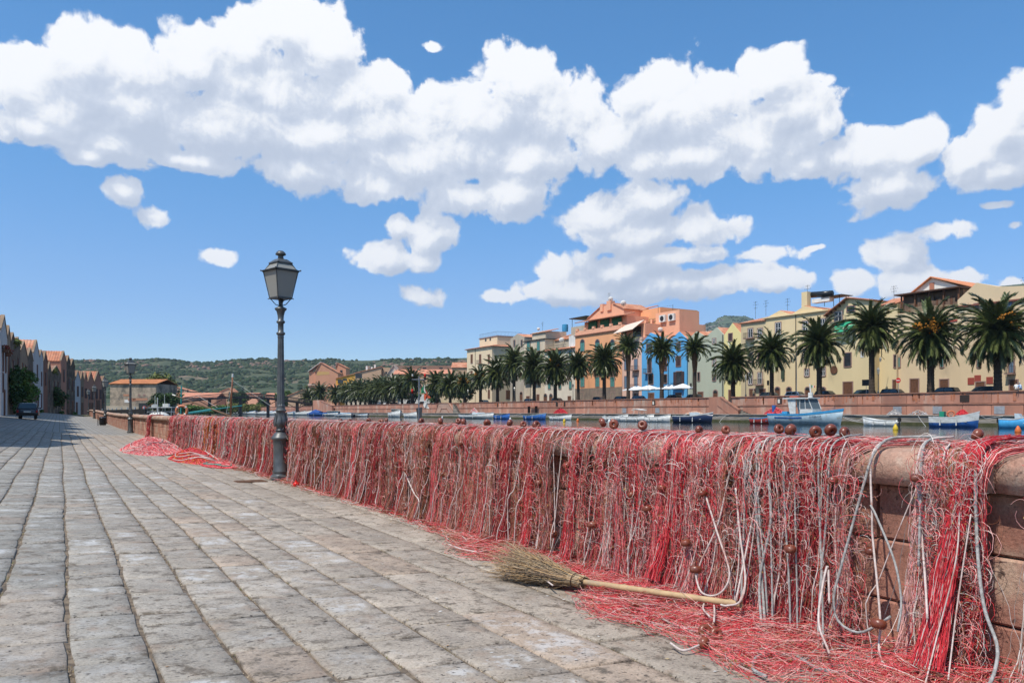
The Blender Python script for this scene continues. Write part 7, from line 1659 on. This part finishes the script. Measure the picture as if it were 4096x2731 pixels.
# the blue and white fishing boat with a wheelhouse
def fishing_boat():
    X = 85.0; ya, yb = yX(3366, X), yX(3086, X); L_ = yb-ya; W = 3.0; root = thing('fishing_boat', 'blue and white wooden fishing boat with a white wheelhouse, moored in the middle right', 'fishing boat', (X, (ya+yb)/2, WZ), -pi/2)
    k = MB(); st = hull(k, L_*.95, W, 1.35, sheer=.55, stern=.8, n=16); k.obj('hull', M_hp, root, True)
    strake(st, 0, .74, 1.03, .03, 'gunwale', M_lb, root)
    o = strake(st[2:10], 0, .30, .54, .035, 'blue_stripe', M_hb, root)
    k = MB(); z = 1.1; w = W*.30
    k.box(-.1, 1.9, -w, w, z, z+.95); hs = k.obj('wheelhouse', M_hw, root)
    k = MB()
    k.prism([(-1.6, 0, z), (-.75, 0, z), (-.75, 0, z+2.3), (-2.1, 0, z+2.3)], (0, .10, 0)); o = k.obj('side_screen', M_hw, root); o.location = (0, -w-.02, 0); o3 = link('side_screen', o.data, root); o3.location = (0, w-.08, 0)
    k = MB(); k.box(-2.7, 1.5, -w-.25, w+.25, z+2.3, z+2.45); k.obj('roof', M_hw, root)
    k = MB()
    for (x_, xt) in ((-.1, -.1), (.8, .7), (1.85, 1.2)):
        for s in (-1, 1): k.tube([(x_, s*w*.97, z+.9), (xt, s*w*.97, z+2.32)], .06, 4)
    k.obj('window_posts', M_hw, hs)
    k = MB(); k.prism([(1.83, -w*.93, z+.95), (1.83, w*.93, z+.95), (1.22, w*.93, z+2.3), (1.22, -w*.93, z+2.3)], (-.02, 0, 0)); k.obj('windscreen', mat('boat_glass', (.10,.13,.15), rough=.1), hs)
    for s in (-1, 1): k = MB(); k.prism([(.05, s*w*.95, z+1.0), (1.75, s*w*.95, z+1.0), (1.2, s*w*.95, z+2.2), (.0, s*w*.95, z+2.2)], (0, .02, 0)); k.obj('side_window', MATS['boat_glass'], hs)
    k = MB(); k.tube([(1.0, 0, z+2.45), (.75, 0, z+4.3)], .13, 6, r1=.05); k.box(.6, 1.2, -.1, .1, z+2.45, z+3.1); k.obj('mast', M_hw, root)
    k = MB(); k.tube([(-1.7+.62*math.cos(q*pi/8), .40*math.sin(q*pi/8), z+2.58) for q in range(17)], .10, 6, False); k.obj('roof_life_ring', mat('ring_red', (.45,.10,.07), rough=.6), root)
    k = MB(); k.box(-3.4, -2.5, -.45, .45, .9, 1.75); k.obj('engine_box', M_lb, root)
    k = MB(); rail(k, [(2.6, -.9, 1.35), (4.0, -.5, 1.6), (4.7, 0, 1.75), (4.0, .5, 1.6), (2.6, .9, 1.35)], .5, .5, .02); k.obj('bow_rail', M_rim, root)
    # lettering on the bow quarter, as on the photographed boat: short dark name letters
    for s in (-1, 1):
        cu = bpy.data.curves.new('name_lettering', 'FONT'); cu.body = 'SCIMBUCA'; cu.size = .34; cu.extrude = .005; cu.shear = .3
        cu.materials.append(M_hn); to_ = bpy.data.objects.new('t', cu); COL.objects.link(to_); me_ = bpy.data.meshes.new_from_object(to_.evaluated_get(bpy.context.evaluated_depsgraph_get())); bpy.data.objects.remove(to_); o = link('name_lettering', me_, root)
        if s < 0: o.location = (1.75, -1.475, .92); o.rotation_euler = (pi/2-.16, -.05, .19)
        else: o.location = (3.3, 1.30, 1.0); o.rotation_euler = (pi/2-.16, 0, pi-.15)
    return root
fishing_boat()
for i in range(13):
    x = 893+i*27+R.uniform(-4, 4); X = 90; 
    if 1090 < x < 1150: continue
    boat(ORD[i]+' small white boat from the left in the far line below the bridge', x, x+R.uniform(19, 27), 'simple', M_hw, [M_hw, M_lb, M_hn][i % 3], X, extras=('deck',) if i % 2 else ('stuff',), Hs=1.0, group='small boats beyond the bridge')

# moored boats by our bank, their masts and gear above the wall
def cabin_cruiser(label, x, d, L_, rz, W=2.6):
    p = base(x, d, WZ); root = thing('cabin_boat', label, 'boat', p, rz); k = MB(); hull(k, L_, W, .9); k.obj('hull', M_hw, root, True)
    k = MB(); k.box(-L_*.15, L_*.18, -W*.36, W*.36, .8, 1.75); k.obj('cabin', M_hw, root); k = MB(); k.box(-L_*.16, L_*.19, -W*.37, W*.37, 1.30, 1.62); k.obj('cabin_window', M_win, root)
    k = MB(); k.box(-L_*.28, L_*.16, -W*.40, W*.40, 2.15, 2.24); k.obj('hard_top', M_hw, root); k = MB()
    for a in (-.26, .1):
        for s in (-1, 1): k.tube([(L_*a, s*W*.36, .9), (L_*a, s*W*.38, 2.15)], .03, 4)
    k.box(-.3, .3, -.3, .3, 2.24, 2.6); k.tube([(-L_*.1, 0, 2.2), (-L_*.1, 0, 3.6)], .03, 4); k.obj('roof_gear', M_hw, root)
    k = MB(); k.ball((-L_*.32, 0, .95), (L_*.18, W*.38, .75), 10, 7); k.obj('tarpaulin', M_cov, root); return root
cabin_cruiser('white cabin boat with a hard top moored behind the bare wall', 665, 85, 6.5, 1.2)
cabin_cruiser('white open boat with rails, left of the hard topped one', 618, 92, 5.0, 1.6)
boatp = base(600, 100, WZ)
def pole(nm, lab, cat, a, b, r, m_, r1=None, tip=None):
    a, b = Vector(a), Vector(b); root = thing(nm, lab, cat, a); k = MB(); k.tube([(0, 0, 0), (b-a)*.5, b-a], r, 7, r1=r1 or r); k.obj('spar', m_, root)
    if tip: k = MB(); k.tube([(b-a)*.93, (b-a)*1.02], (r1 or r)*1.25, 7); k.obj('painted_tip', tip, root)
    return root
M_spar = mat('varnished_spar', (.26,.10,.045), (.17,.07,.035), 3, .5); M_teal = mat('paint_teal', (.06,.35,.31), (.05,.28,.25), 2, .5); M_brs = mat('brown_spar', (.15,.085,.045), rough=.6)
def lateen():
    c = Vector(base(905, 64, WZ)); root = thing('lateen_boat', 'moored lateen sailing boat with a varnished mast and a long slanting yard', 'sailing boat', c, 0)
    k = MB(); st = hull(k, 6.4, 2.0, .75); h = k.obj('hull', M_hw, root, True); h.rotation_euler = (0, 0, 1.9)
    strake(st, 0, .8, 1.03, .02, 'gunwale', M_teal, h)
    mb, mt = Vector(onD(921, 1672, 64))-c, Vector(onD(931, 1496, 64))-c
    k = MB(); k.tube([mb, (mb+mt)/2, mt], .085, 8, r1=.06); m_ = k.obj('mast', M_spar, root, True); k = MB(); k.tube([mt-(mt-mb)*.07, mt+(mt-mb)*.01], .075, 8); k.obj('mast_tip', M_white, m_)
    ya, yb = Vector(onD(690, 1578, 70))-c, Vector(onD(922, 1664, 63.6))-c
    k = MB(); k.tube([ya, (ya+yb)/2, yb], .045, 7, r1=.08); y_ = k.obj('yard', M_brs, root, True); k = MB(); k.tube([ya, ya+(yb-ya)*.06], .055, 7); k.obj('yard_tip', M_white, y_)
    k = MB()
    for (x, y, d) in ((745, 1598, 68), (1010, 1592, 66), (1085, 1624, 64), (905, 1655, 64)): k.tube([mt-(mt-mb)*.14, Vector(onD(x, y, d))-c], .013, 4)
    k.tube([Vector(onD(735, 1600, 68))-c, Vector(onD(792, 1583, 68))-c, Vector(onD(870, 1630, 66))-c], .012, 4)
    k.obj('rigging', M_cov, root)
lateen()
p0, p1 = onD(722, 1650, 70), onD(726, 1542, 70); o = pole('teal_mast', 'upright teal painted pole of a boat behind the orange life ring', 'mast', (p0.x, p0.y, WZ), p1, .06, M_teal)
p0, p1 = onD(738, 1655, 62), onD(852, 1637, 66); pole('teal_spar', 'slanting teal spar lying low just right of the orange life ring', 'spar', p0, p1, .10, M_teal)
p0, p1 = onD(852, 1637, 66), onD(968, 1622, 70); pole('thin_teal_spar', 'thinner teal spar reaching towards the red brown mast', 'spar', p0, p1, .045, M_teal)
k = MB(); k.tube([(.30*math.cos(q*pi/10), 0, .30*math.sin(q*pi/10)) for q in range(21)], .085, 9, False); o = k.obj('life_ring', mat('ring_pale_orange', (.62,.22,.12), (.55,.2,.1), 4, .5), None, True); o.location = onD(727, 1643, 46); o.rotation_euler = (0, 0, -.3); tag(o, 'orange life ring hanging upright above the bare wall near the net bunch', 'life ring')
k = MB()
for q in range(4): a = q*pi/2+.78; k.tube([(.30*math.cos(a+t_*.1), 0, .30*math.sin(a+t_*.1)) for t_ in (-1, 1)], .092, 9)
k.obj('white_band', M_white, o); k = MB(); k.tube([(0, .05, -1.6), (0, .05, -.2)], .03, 6); k.tube([(0, .05, .3), (0, .05, -.3)], .02, 5); k.obj('bracket', M_iron_d, o)
for (x, y0, y1, d, lab) in ((630, 1590, 1660, 80, 'short white mast among the boats by the old warehouse'), (640, 1626, 1660, 78, 'dark mooring post beside the short white mast')):
    a, b = onD(x, y1, d), onD(x, y0, d); pole('boat_mast', lab, 'mast', (a.x, a.y, WZ), b, .05, M_white if x == 630 else M_iron_d)
a, b = onD(578, 1636, 90), onD(612, 1614, 90); pole('fishing_boom', 'pale boom sticking up from a boat by the old warehouse', 'spar', a, b, .06, M_brs)
k = MB(); k.ball((0, 0, 0), .22, 8, 6); o = k.obj('red_buoy', MATS['red_plastic'], None, True); o.location = onD(577, 1631, 90); k = MB(); k.tube([(0, 0, -.2), (0, 0, -2.1)], .02, 4); k.obj('stem', M_iron_d, o); tag(o, 'round red marker buoy on a stem beside the pale boom', 'buoy')
# posts and rail of the pontoon behind the bare wall
root = thing('pontoon_rail', 'dark pontoon fence with pale posts running behind the far end of the low wall', 'railing', (7, 100, WZ))
for i in range(9):
    k = MB(); a = Vector((-1.0, -30+i*9, 0)); k.tube([a, a+Vector((0, 0, 2.15))], .09, 6); k.obj('post', mat('post_pale', (.45,.47,.47), rough=.6), root)
k = MB(); k.box(-1.1, -.95, -32, 44, 1.55, 1.95); k.obj('plank', M_blackp, root)
# the mast with flags and red lanterns
def flag_mast():
    d = 42.0; c = onD(1675, 1690, d); c.z = WZ; root = thing('flag_mast', 'grey signal mast with red lanterns, a torn Italian flag and a dark wedge board', 'mast', c)
    q = lambda x, y: Vector(onD(x, y, d))-c
    k = MB(); k.tube([Vector((0, 0, 0)), q(1676, 1505)], .035, 7); k.obj('pole', M_rim, root)
    k = MB(); k.tube([q(1648, 1518), q(1702, 1518)], .028, 6); k.obj('crossarm', M_rim, root)
    for (x, y) in ((1700, 1502), (1649, 1564)):
        k = MB(); p = q(x, y); k.lathe([(.0, -.12), (.05, -.12), (.055, .09), (.03, .11), (0, .11)], 10, c=p); o = k.obj('red_lantern', MATS['red_plastic'], root, True); k = MB(); k.lathe([(.06, -.25), (.06, -.12)], 8, c=p); k.obj('lantern_base', M_iron_d, o)
    k = MB(); p = q(1650, 1500); k.lathe([(.05, -.06), (.05, .06)], 8, c=p); k.obj('pale_lantern', M_cov, root)
    k = MB(); k.tube([q(1649, 1518), q(1649, 1556)], .012, 4); k.tube([q(1690, 1518), q(1697, 1532)], .01, 4); k.tube([q(1676, 1518), q(1703, 1555), q(1712, 1635)], .008, 4); k.obj('halyard', M_iron_d, root)
    def cloth(nm, pts, m_, n=8):
        k = MB(); rr = random.Random(len(nm)); tl, tr_, br_, bl = [q(*p) for p in pts]; vs = []
        for i in range(n+1):
            for j in range(n+1): u_, v_ = i/n, j/n; p = tl.lerp(tr_, u_).lerp(bl.lerp(br_, u_), v_); vs.append(p+Vector((-.04, .06, 0))*math.sin(u_*7+v_*4)*v_+Vector((0, 0, .01*math.sin(v_*9+i))))
        k.add(vs, [(i*(n+1)+j, (i+1)*(n+1)+j, (i+1)*(n+1)+j+1, i*(n+1)+j+1) for i in range(n) for j in range(n)]); return k.obj(nm, m_, root, True)
    cloth('flag_green', ((1693, 1540), (1697, 1536), (1697, 1571), (1682, 1576)), mat('cloth_green', (.02,.20,.09), rough=.9)); cloth('flag_white', ((1695, 1532), (1699, 1545), (1701, 1572), (1696, 1572)), mat('cloth_white', (.66,.62,.55), rough=.9)); cloth('flag_red', ((1703, 1556), (1710, 1572), (1719, 1590), (1694, 1602)), mat('cloth_red', (.52,.09,.04), rough=.9)); cloth('torn_white_flag', ((1697, 1605), (1709, 1608), (1713, 1634), (1694, 1630)), MATS['cloth_white'])
    k = MB(); a = [q(1666, 1632), q(1690, 1628), q(1686, 1686), q(1676, 1686)]; k.prism(a, (.02, .14, 0)); k.obj('wedge_board', mat('wedge_grey', (.06,.058,.06), rough=.7), root)
flag_mast()

# ---------------------------------------------------------------- footbridge
def bridge():
    A = Vector(onX(1258, HZ, 97)); A.z = 4.6; A.y += 2; B = Vector(base(655, 300, 4.3)); root = thing('footbridge', 'long dark arched steel footbridge across the river', 'bridge', A); n = 22; pts = []
    for i in range(n+1): f = i/n; p = A.lerp(B, f)-A; p.z += 3.0*math.sin(f*pi)*1.0; pts.append(p)
    sd = Vector((B.y-A.y, A.x-B.x, 0)).normalized(); mtl = mat('bridge_steel', (.075,.055,.048), (.05,.04,.035), .5, .7)
    k = MB()
    for a, b in zip(pts, pts[1:]): k.prism([a-sd*1.6, b-sd*1.6, b-sd*1.6+Vector((0, 0, -.7)), a-sd*1.6+Vector((0, 0, -.7))], sd*3.2)
    k.obj('deck', mtl, root)
    for s in (-1.6, 1.6):
        k = MB(); up = Vector((0, 0, 1.35))
        for a, b in zip(pts, pts[1:]):
            k.tube([a+sd*s+up, b+sd*s+up], .12, 5); k.tube([a+sd*s+up*.5, b+sd*s+up*.5], .05, 4); k.tube([a+sd*s+up*.15, b+sd*s+up*.15], .05, 4)
            for q in range(4): p = a.lerp(b, q/4)+sd*s; k.tube([p, p+up], .035, 4)
        k.obj('handrail', mtl, root)
    for f in (.12, .33, .52, .72, .9):
        p = A.lerp(B, f)-A; k = MB(); z0 = 3.0*math.sin(f*pi)-.7; k.box(p.x-.5, p.x+.5, p.y-.7, p.y+.7, -5.2, p.z+z0); k.tube([p+Vector((0, 0, z0-2.6)), p+(B-A).normalized()*5+Vector((0, 0, z0+.1))], .15, 4); k.tube([p+Vector((0, 0, z0-2.6)), p-(B-A).normalized()*5+Vector((0, 0, z0+.1))], .15, 4); k.obj('pier', mtl, root)
bridge()
k = MB(); a = yX(1258, 96); k.box(0, 2.4, 0, 11, 0, 5.4); o = k.obj('bridge_abutment', M_quay, None); o.location = (95.6, a-10, .76); tag(o, 'pink stone block where the footbridge meets the far quay', 'abutment'); k = MB(); k.prism([(-.1, 0, 5.2), (-.1, -16, 2.9), (-.1, -16, 2.6), (-.1, 0, 4.9)], (.9, 0, 0)); k.obj('sloping_coping', MATS['course_stone'], o); k = MB(); k.prism([(0, 0, 0), (0, 0, 5.0), (0, -16, 2.7), (0, -16, 0)], (.8, 0, 0)); k.obj('ramp_wall', M_quay, o)

# ---------------------------------------------------------------- promenade furniture
M_par = mat('parasol_white', (.74,.74,.72), rough=.9)
for i, (x, lab) in enumerate(((2548, 'leftmost white cafe parasol'), (2596, 'second white cafe parasol from the left, before the blue house'), (2680, 'third white cafe parasol from the left'), (2732, 'rightmost white cafe parasol'))):
    y_ = yX(x, 103); root = thing('parasol', lab, 'parasol', (103, y_, 3.2), .2*i, 'white parasols of the quayside cafe'); w = 2.25; k = MB()
    for q in range(4):
        a, b = q*pi/2+pi/4, (q+1)*pi/2+pi/4; A, B = Vector((w*1.35*math.cos(a), w*1.35*math.sin(a), 2.55)), Vector((w*1.35*math.cos(b), w*1.35*math.sin(b), 2.55)); T = Vector((0, 0, 3.45)); M = (A+B)/2+Vector((0, 0, .12))
        k.add([A, M, T], [(0, 1, 2)]); k.add([M, B, T], [(0, 1, 2)]); k.add([A, M, M-Vector((0, 0, .22)), A-Vector((0, 0, .18))], [(0, 1, 2, 3)]); k.add([M, B, B-Vector((0, 0, .18)), M-Vector((0, 0, .22))], [(0, 1, 2, 3)])
    k.obj('canopy', M_par, root); k = MB(); k.tube([(0, 0, 0), (0, 0, 3.5)], .04, 6); k.obj('pole', M_rim, root)
def far_lamp(x, X, lab, kind=0):
    y_ = yX(x, X); root = thing('promenade_lamp', lab, 'street lamp', (X, y_, 3.2), 0, 'lamps along the far promenade'); k = MB()
    if kind == 0: k.lathe([(.14, 0), (.14, .9), (.07, 1.1), (.055, 3.2), (.10, 3.3), (.04, 3.4)], 8); k.obj('post', M_iron, root); k = MB(); k.lathe([(.12, 3.4), (.24, 4.0), (.27, 4.02), (.1, 4.25), (.04, 4.4)], 4); k.obj('lantern', M_glass_milk, root)
    else: k.tube(spline([(0, 0, 0), (0, 0, 4), (0, 0, 9.2), (0, -.7, 10.0), (0, -1.8, 9.9)], 14), .06, 6); k.obj('post', M_rim, root); k = MB(); k.lathe([(.05, .2), (.35, 0), (.2, -.1)], 10, c=(0, -1.8, 9.7)); k.obj('lamp_shade', M_cov, root)
for x, lab in ((3513, 'lamp post beside the tallest palm'), (2983, 'lamp post right of the dense low palm'), (2058, 'lamp post behind the grey house palm'), (2292, 'lamp post left of the orange palazzo'), (1872, 'lamp post at the fruit bearing small palms')): far_lamp(x, 100.2, lab)
far_lamp(2592, 100.2, 'tall curved lamp mast in front of the left blue house', 1); far_lamp(3186, 104, 'tall curved lamp mast in front of the straw yellow house', 1)
k = MB(); y_ = yX(3540, XF)
root = thing('wall_lantern', 'lantern on a scrolled wall bracket at the corner of the yellow house', 'lantern', (113.9, y_, 9.6)); k.tube([(0, 0, 0), (-.9, 0, .5), (-1.1, 0, .3)], .04, 5); k.obj('bracket', M_iron_d, root); k = MB(); k.lathe([(.12, -.5), (.25, 0), (.05, .25)], 4, c=(-1.1, 0, .1)); k.obj('lantern', M_glass_milk, root)
def road_sign(x, y, X, lab, kind):
    p = onX(x, y, X); root = thing('road_sign', lab, 'road sign', (X, p.y, 3.2)); h = p.z-3.2; k = MB(); k.tube([(0, 0, 0), (0, 0, h+.3)], .035, 6); k.obj('post', M_rim, root)
    if kind == 'noentry':
        k = MB(); k.lathe([(0, -.02), (.36, -.02), (.36, .02), (0, .02)], 24); o = k.obj('sign_disc', mat('sign_red', (.58,.015,.02), rough=.4), root); o.location = (-.06, 0, h); o.rotation_euler = (0, pi/2, 0); k = MB(); k.box(-.06, .06, -.26, .26, -.045, -.022); k.obj('white_bar', M_white, o)
    else: k = MB(); k.box(-.06, -.03, -kind[0]/2, kind[0]/2, h-kind[1]/2, h+kind[1]/2); k.obj('sign_board', M_blackp, root)
road_sign(3594, 1521, 103, 'round red no entry sign with a white bar', 'noentry'); road_sign(3465, 1530, 102, 'back of a dark rectangular sign left of the tallest palm', (1.3, .9)); road_sign(2764, 1541, 103, 'small dark sign at the right end of the blue houses', (.5, .8)); road_sign(3073, 1531, 103, 'small dark sign at the left end of the straw yellow house', (.45, .8))
root = thing('flag', 'small Italian flag on a thin staff at the promenade wall', 'flag', (97.3, yX(3252, 97.3), 3.76)); k = MB(); k.tube([(0, 0, 0), (0, .35, 1.45)], .02, 5); k.obj('staff', M_rim, root)
for q, m_ in enumerate((mat('cloth_green', (0,0,0)), mat('cloth_white', (0,0,0)), mat('cloth_red', (0,0,0)))): k = MB(); k.prism([(0, .33-q*.23, 1.05+.03*q), (0, .33-(q+1)*.23, 1.05+.03*(q+1)), (0, .33-(q+1)*.23, 1.52-.06*(q+1)), (0, .33-q*.23, 1.52-.06*q)], (.01, 0, 0)); k.obj('flag_stripe', m_, root)
# nets and gear heaped on the far ledge
def ledge_heap(x0, x1, h, pal, lab, seed):
    a, b = yX(x1, 96.2), yX(x0, 96.2); r_ = heap('net_heap', lab, (96.2, (a+b)/2, .76), .55, (b-a)/2, h, 500, .03, pal, seed)
ledge_heap(3052, 3150, 1.2, [(RED, 1), (PINK, 1)], 'red net heap on the far quay left of the fishing boat', 91); ledge_heap(3820, 3880, .8, [(RED, 1.2)], 'small red net heap on the far quay at the right', 92); ledge_heap(3545, 3610, .8, [(GRY, 1), (WHT, .5)], 'grey net heap on the far quay right of the white boat', 93); ledge_heap(3630, 3720, .7, [(GRY, 1), (BRN, .5), (WHT, .4)], 'grey brown net heap left of the blue rowing boat', 94)
ledge_heap(2212, 2272, 1.3, [(RED, 1.3)], 'bright red tarpaulin and net heap on the far quay', 95); ledge_heap(1878, 1915, 1.5, [(PINK, .6), (WHT, .8)], 'pinkish white heap on the far quay right of the ramp', 96); ledge_heap(2738, 2820, .6, [(WHT, 1), (ORG, .3)], 'white floats and yellow cord heaped behind the navy speedboat', 97); ledge_heap(3155, 3180, .6, [(GRY, 1)], 'small grey pile behind the fishing boat stern', 98)
p = thing('blue_drum', 'blue plastic drum standing on the far quay by the red nets', 'drum', (96.1, yX(3096, 96.1), .76)); k = MB(); k.lathe([(.28, 0), (.31, .3), (.31, 1.3), (.28, 1.5), (0, 1.5)], 12); k.obj('barrel', M_hb, p)
root = thing('work_table', 'red metal table with gear on the far quay behind the skiff', 'table', (96.2, yX(2130, 96.2), .76)); k = MB(); k.box(-.4, .4, -1.8, 1.8, 1.75, 1.85); k.obj('table_top', MATS['ring_red'], root)
for s in (-1.6, 1.6): k = MB(); k.box(-.35, .35, s-.04, s+.04, 0, 1.75); k.obj('trestle', M_iron_d, root)
# mooring buoys on the water
M_by = mat('buoy_yellow', (.62,.42,.03), rough=.5); M_bo = mat('buoy_orange', (.60,.14,.03), rough=.5)
for i, (x, y, m_, lab) in enumerate(((1510, 1663, M_hw, 'white mooring buoy left of the white cabin cruiser'), (1769, 1672, M_hw, 'white mooring buoy below the ramp'), (2041, 1680, M_hw, 'white pear shaped buoy right of the blue rowing boat'), (1987, 1675, M_bo, 'orange buoy at the stern of the blue rowing boat'), (2257, 1687, M_by, 'yellow buoy below the plain white skiff'), (2311, 1685, M_bo, 'orange buoy right of the plain white skiff'), (2437, 1690, M_hw, 'white buoy near the skiff with the white outboard'), (2449, 1688, M_bo, 'orange buoy near the skiff with the white outboard'), (3582, 1719, M_by, 'yellow buoy under the black outboard'), (4072, 1729, M_bo, 'orange red buoy at the right edge of the water'))):
    p = onZ(x, y, WZ); k = MB(); k.lathe([(0, -.2), (.20, -.1), (.26, .1), (.18, .32), (.06, .55), (0, .58)], 12); root = k.obj('mooring_buoy', m_, None, True); root.location = p; tag(root, lab, 'buoy', 'mooring buoys on the river'); k = MB(); k.tube([(.05*math.cos(q*.7), 0, .6+.05*math.sin(q*.7)) for q in range(10)], .012, 4); k.obj('eye', M_iron_d, root)
def line(x0, y0, X0, x1, y1, X1, lab, sag=.5, r=.022):
    a, b = onX(x0, y0, X0), onX(x1, y1, X1); root = thing('mooring_line', lab, 'rope', a); k = MB(); k.tube([(b-a)*(i/10)-Vector((0, 0, sag*math.sin(pi*i/10))) for i in range(11)], r, 4); k.obj('rope', M_cov, root)
line(3362, 1652, 86, 3560, 1664, 95, 'mooring line from the bow of the fishing boat to the quay', .2, .03); line(3710, 1712, 86, 3672, 1662, 95, 'mooring line crossing the quay face, left of the blue rowing boat', .1); line(3360, 1662, 86, 3460, 1690, 86, 'slack line between the fishing boat and the low white boat', .2); line(2905, 1660, 95, 2870, 1700, 92, 'loop of rope hanging on the quay right of the navy speedboat', -.2); line(2700, 1660, 95, 2740, 1680, 86, 'mooring line of the navy speedboat', .1)

# ---------------------------------------------------------------- people
M_skin = mat('skin', (.42,.24,.16), rough=.6)
def person(label, loc, rz, joints, shirt, trousers, hair, hat=None):
    """one skinned body from joints (name: (x,y,z)); clothes are coloured by height bands of the same mesh"""
    root = thing('person', label, 'person', loc, rz)
    J = joints; names = list(J); idx = {n_: i for i, n_ in enumerate(names)}
    E = [('pelvis','waist'),('waist','chest'),('chest','neck'),('neck','head'),('head','crown'),('chest','sl'),('sl','el'),('el','hl'),('hl','fl'),('chest','sr'),('sr','er'),('er','hr'),('hr','fr'),('pelvis','ql'),('ql','kl'),('kl','al'),('al','tl'),('pelvis','qr'),('qr','kr'),('kr','ar'),('ar','tr')]
    rad = dict(pelvis=.15, waist=.145, chest=.165, neck=.055, head=.095, crown=.075, sl=.075, sr=.075, el=.045, er=.045, hl=.032, hr=.032, fl=.03, fr=.03, ql=.10, qr=.10, kl=.07, kr=.07, al=.045, ar=.045, tl=.04, tr=.04)
    me = bpy.data.meshes.new('body'); me.from_pydata([J[n_] for n_ in names], [(idx[a], idx[b]) for a, b in E], []); o = bpy.data.objects.new('body', me); COL.objects.link(o)
    m_ = o.modifiers.new('s', 'SKIN'); lay = me.skin_vertices[0].data if me.skin_vertices else None
    if lay is None: 
        bpy.context.view_layer.objects.active = o; bpy.ops.mesh.customdata_skin_add(); lay = me.skin_vertices[0].data
    for n_ in names: r_ = rad[n_]; lay[idx[n_]].radius = (r_, r_*.8); lay[idx[n_]].use_root = n_ == 'pelvis'
    s_ = o.modifiers.new('u', 'SUBSURF'); s_.levels = s_.render_levels = 1
    dg = bpy.context.evaluated_depsgraph_get(); nm = bpy.data.meshes.new_from_object(o.evaluated_get(dg)); bpy.data.objects.remove(o)
    nm.materials.clear()
    for q in (M_skin, shirt, trousers): nm.materials.append(q)
    zp, zn = J['pelvis'][2], J['neck'][2]
    for f in nm.polygons:
        c = f.center; f.use_smooth = True
        dH = min((c-Vector(J[h])).length for h in ('hl', 'hr', 'fl', 'fr')); dl = min((c-Vector(J[h])).length for h in ('kl', 'kr', 'ql', 'qr', 'al', 'ar'))
        da = min((c-Vector(J[h])).length for h in ('el', 'er', 'chest', 'waist', 'sl', 'sr'))
        f.material_index = 0 if (c.z > zn+.01 or dH < .09) else (2 if dl < da and c.z < zp+.08 else 1)
    b = link('body', nm, root)
    k = MB(); h = Vector(J['head']); k.ball((h.x, h.y, h.z+.06), (.105, .095, .10), 10, 7); k.obj('hair' if not hat else 'cap', hair, root, True)
    k = MB(); k.ball((h.x+.10, h.y, h.z-.0), (.02, .015, .02), 6, 5); k.obj('nose', M_skin, root)
    return root
def standing(step=.22, lean=0.0, arm=.12):
    return dict(pelvis=(0,0,.93), waist=(.01,0,1.10), chest=(.03+lean,0,1.34), neck=(.03+lean,0,1.52), head=(.05+lean,0,1.63), crown=(.05+lean,0,1.70), sl=(.02+lean,.19,1.42), el=(-.02+lean,.24,1.14), hl=(arm,.22,.92), fl=(arm+.04,.21,.84), sr=(.02+lean,-.19,1.42), er=(-.06+lean,-.24,1.15), hr=(-arm*.4,-.23,.92), fr=(-arm*.3,-.22,.84), ql=(0,.09,.90), kl=(.12,.10,.50), al=(step,.10,.09), tl=(step+.16,.10,.04), qr=(0,-.09,.90), kr=(.02,-.10,.49), ar=(-step,-.10,.12), tr=(-step+.14,-.10,.04))
def sitting(fwd=.1):
    return dict(pelvis=(0,0,.12), waist=(.03,0,.30), chest=(fwd,0,.55), neck=(fwd+.02,0,.72), head=(fwd+.05,0,.83), crown=(fwd+.05,0,.90), sl=(fwd,.18,.63), el=(fwd+.1,.24,.38), hl=(fwd+.32,.16,.30), fl=(fwd+.40,.14,.28), sr=(fwd,-.18,.63), er=(fwd+.1,-.24,.38), hr=(fwd+.32,-.14,.30), fr=(fwd+.40,-.12,.28), ql=(.02,.10,.12), kl=(.42,.12,.16), al=(.46,.12,-.26), tl=(.60,.12,-.30), qr=(.02,-.10,.12), kr=(.42,-.12,.16), ar=(.46,-.12,-.26), tr=(.60,-.12,-.30))
P_kh = mat('cloth_khaki', (.30,.25,.16), rough=.9); P_bl = mat('cloth_pale_blue', (.42,.54,.70), rough=.9); P_dk = mat('cloth_dark', (.05,.05,.06), rough=.9); P_hg = mat('hair_grey', (.35,.33,.30), rough=.9); P_hd = mat('hair_dark', (.04,.03,.025), rough=.9); P_or = mat('cloth_orange', (.40,.16,.10), rough=.9)
person('man in a khaki shirt walking along the promenade before the tan house', (99.0, yX(3015, 99), 3.2), pi*.5, standing(), P_kh, P_dk, P_hg)
person('person in a pale blue shirt sitting on the promenade wall at the right', (97.3, yX(4084, 97.3), 3.76), pi*.85, sitting(.14), P_bl, P_dk, P_hg)
person('person in a white top sitting beside the one in pale blue', (97.3, yX(4066, 97.3), 3.76), pi*.2, sitting(.05), M_white, P_kh, P_hd)
person('man in orange standing inside the wheelhouse of the fishing boat', (85.0, yX(3252, 85), WZ+.85), -pi/2, standing(.05), P_or, P_dk, P_hd)
# ---------------------------------------------------------------- summer haze
M_haze = bpy.data.materials.new('haze_air'); M_haze.use_nodes = True; t = M_haze.node_tree; t.nodes.clear()
pv = nd(t, 'ShaderNodeVolumePrincipled'); pv.inputs['Color'].default_value = (.72, .84, 1.0, 1); pv.inputs['Density'].default_value = .00008; pv.inputs['Anisotropy'].default_value = .2
mo = nd(t, 'ShaderNodeOutputMaterial'); t.links.new(pv.outputs[0], mo.inputs['Volume'])
k = MB(); k.box(-5100, 5100, -5100, 5100, -3.6, 860); tag(k.obj('haze', M_haze), 'thin pale summer haze over the river valley', 'haze', kind='stuff')
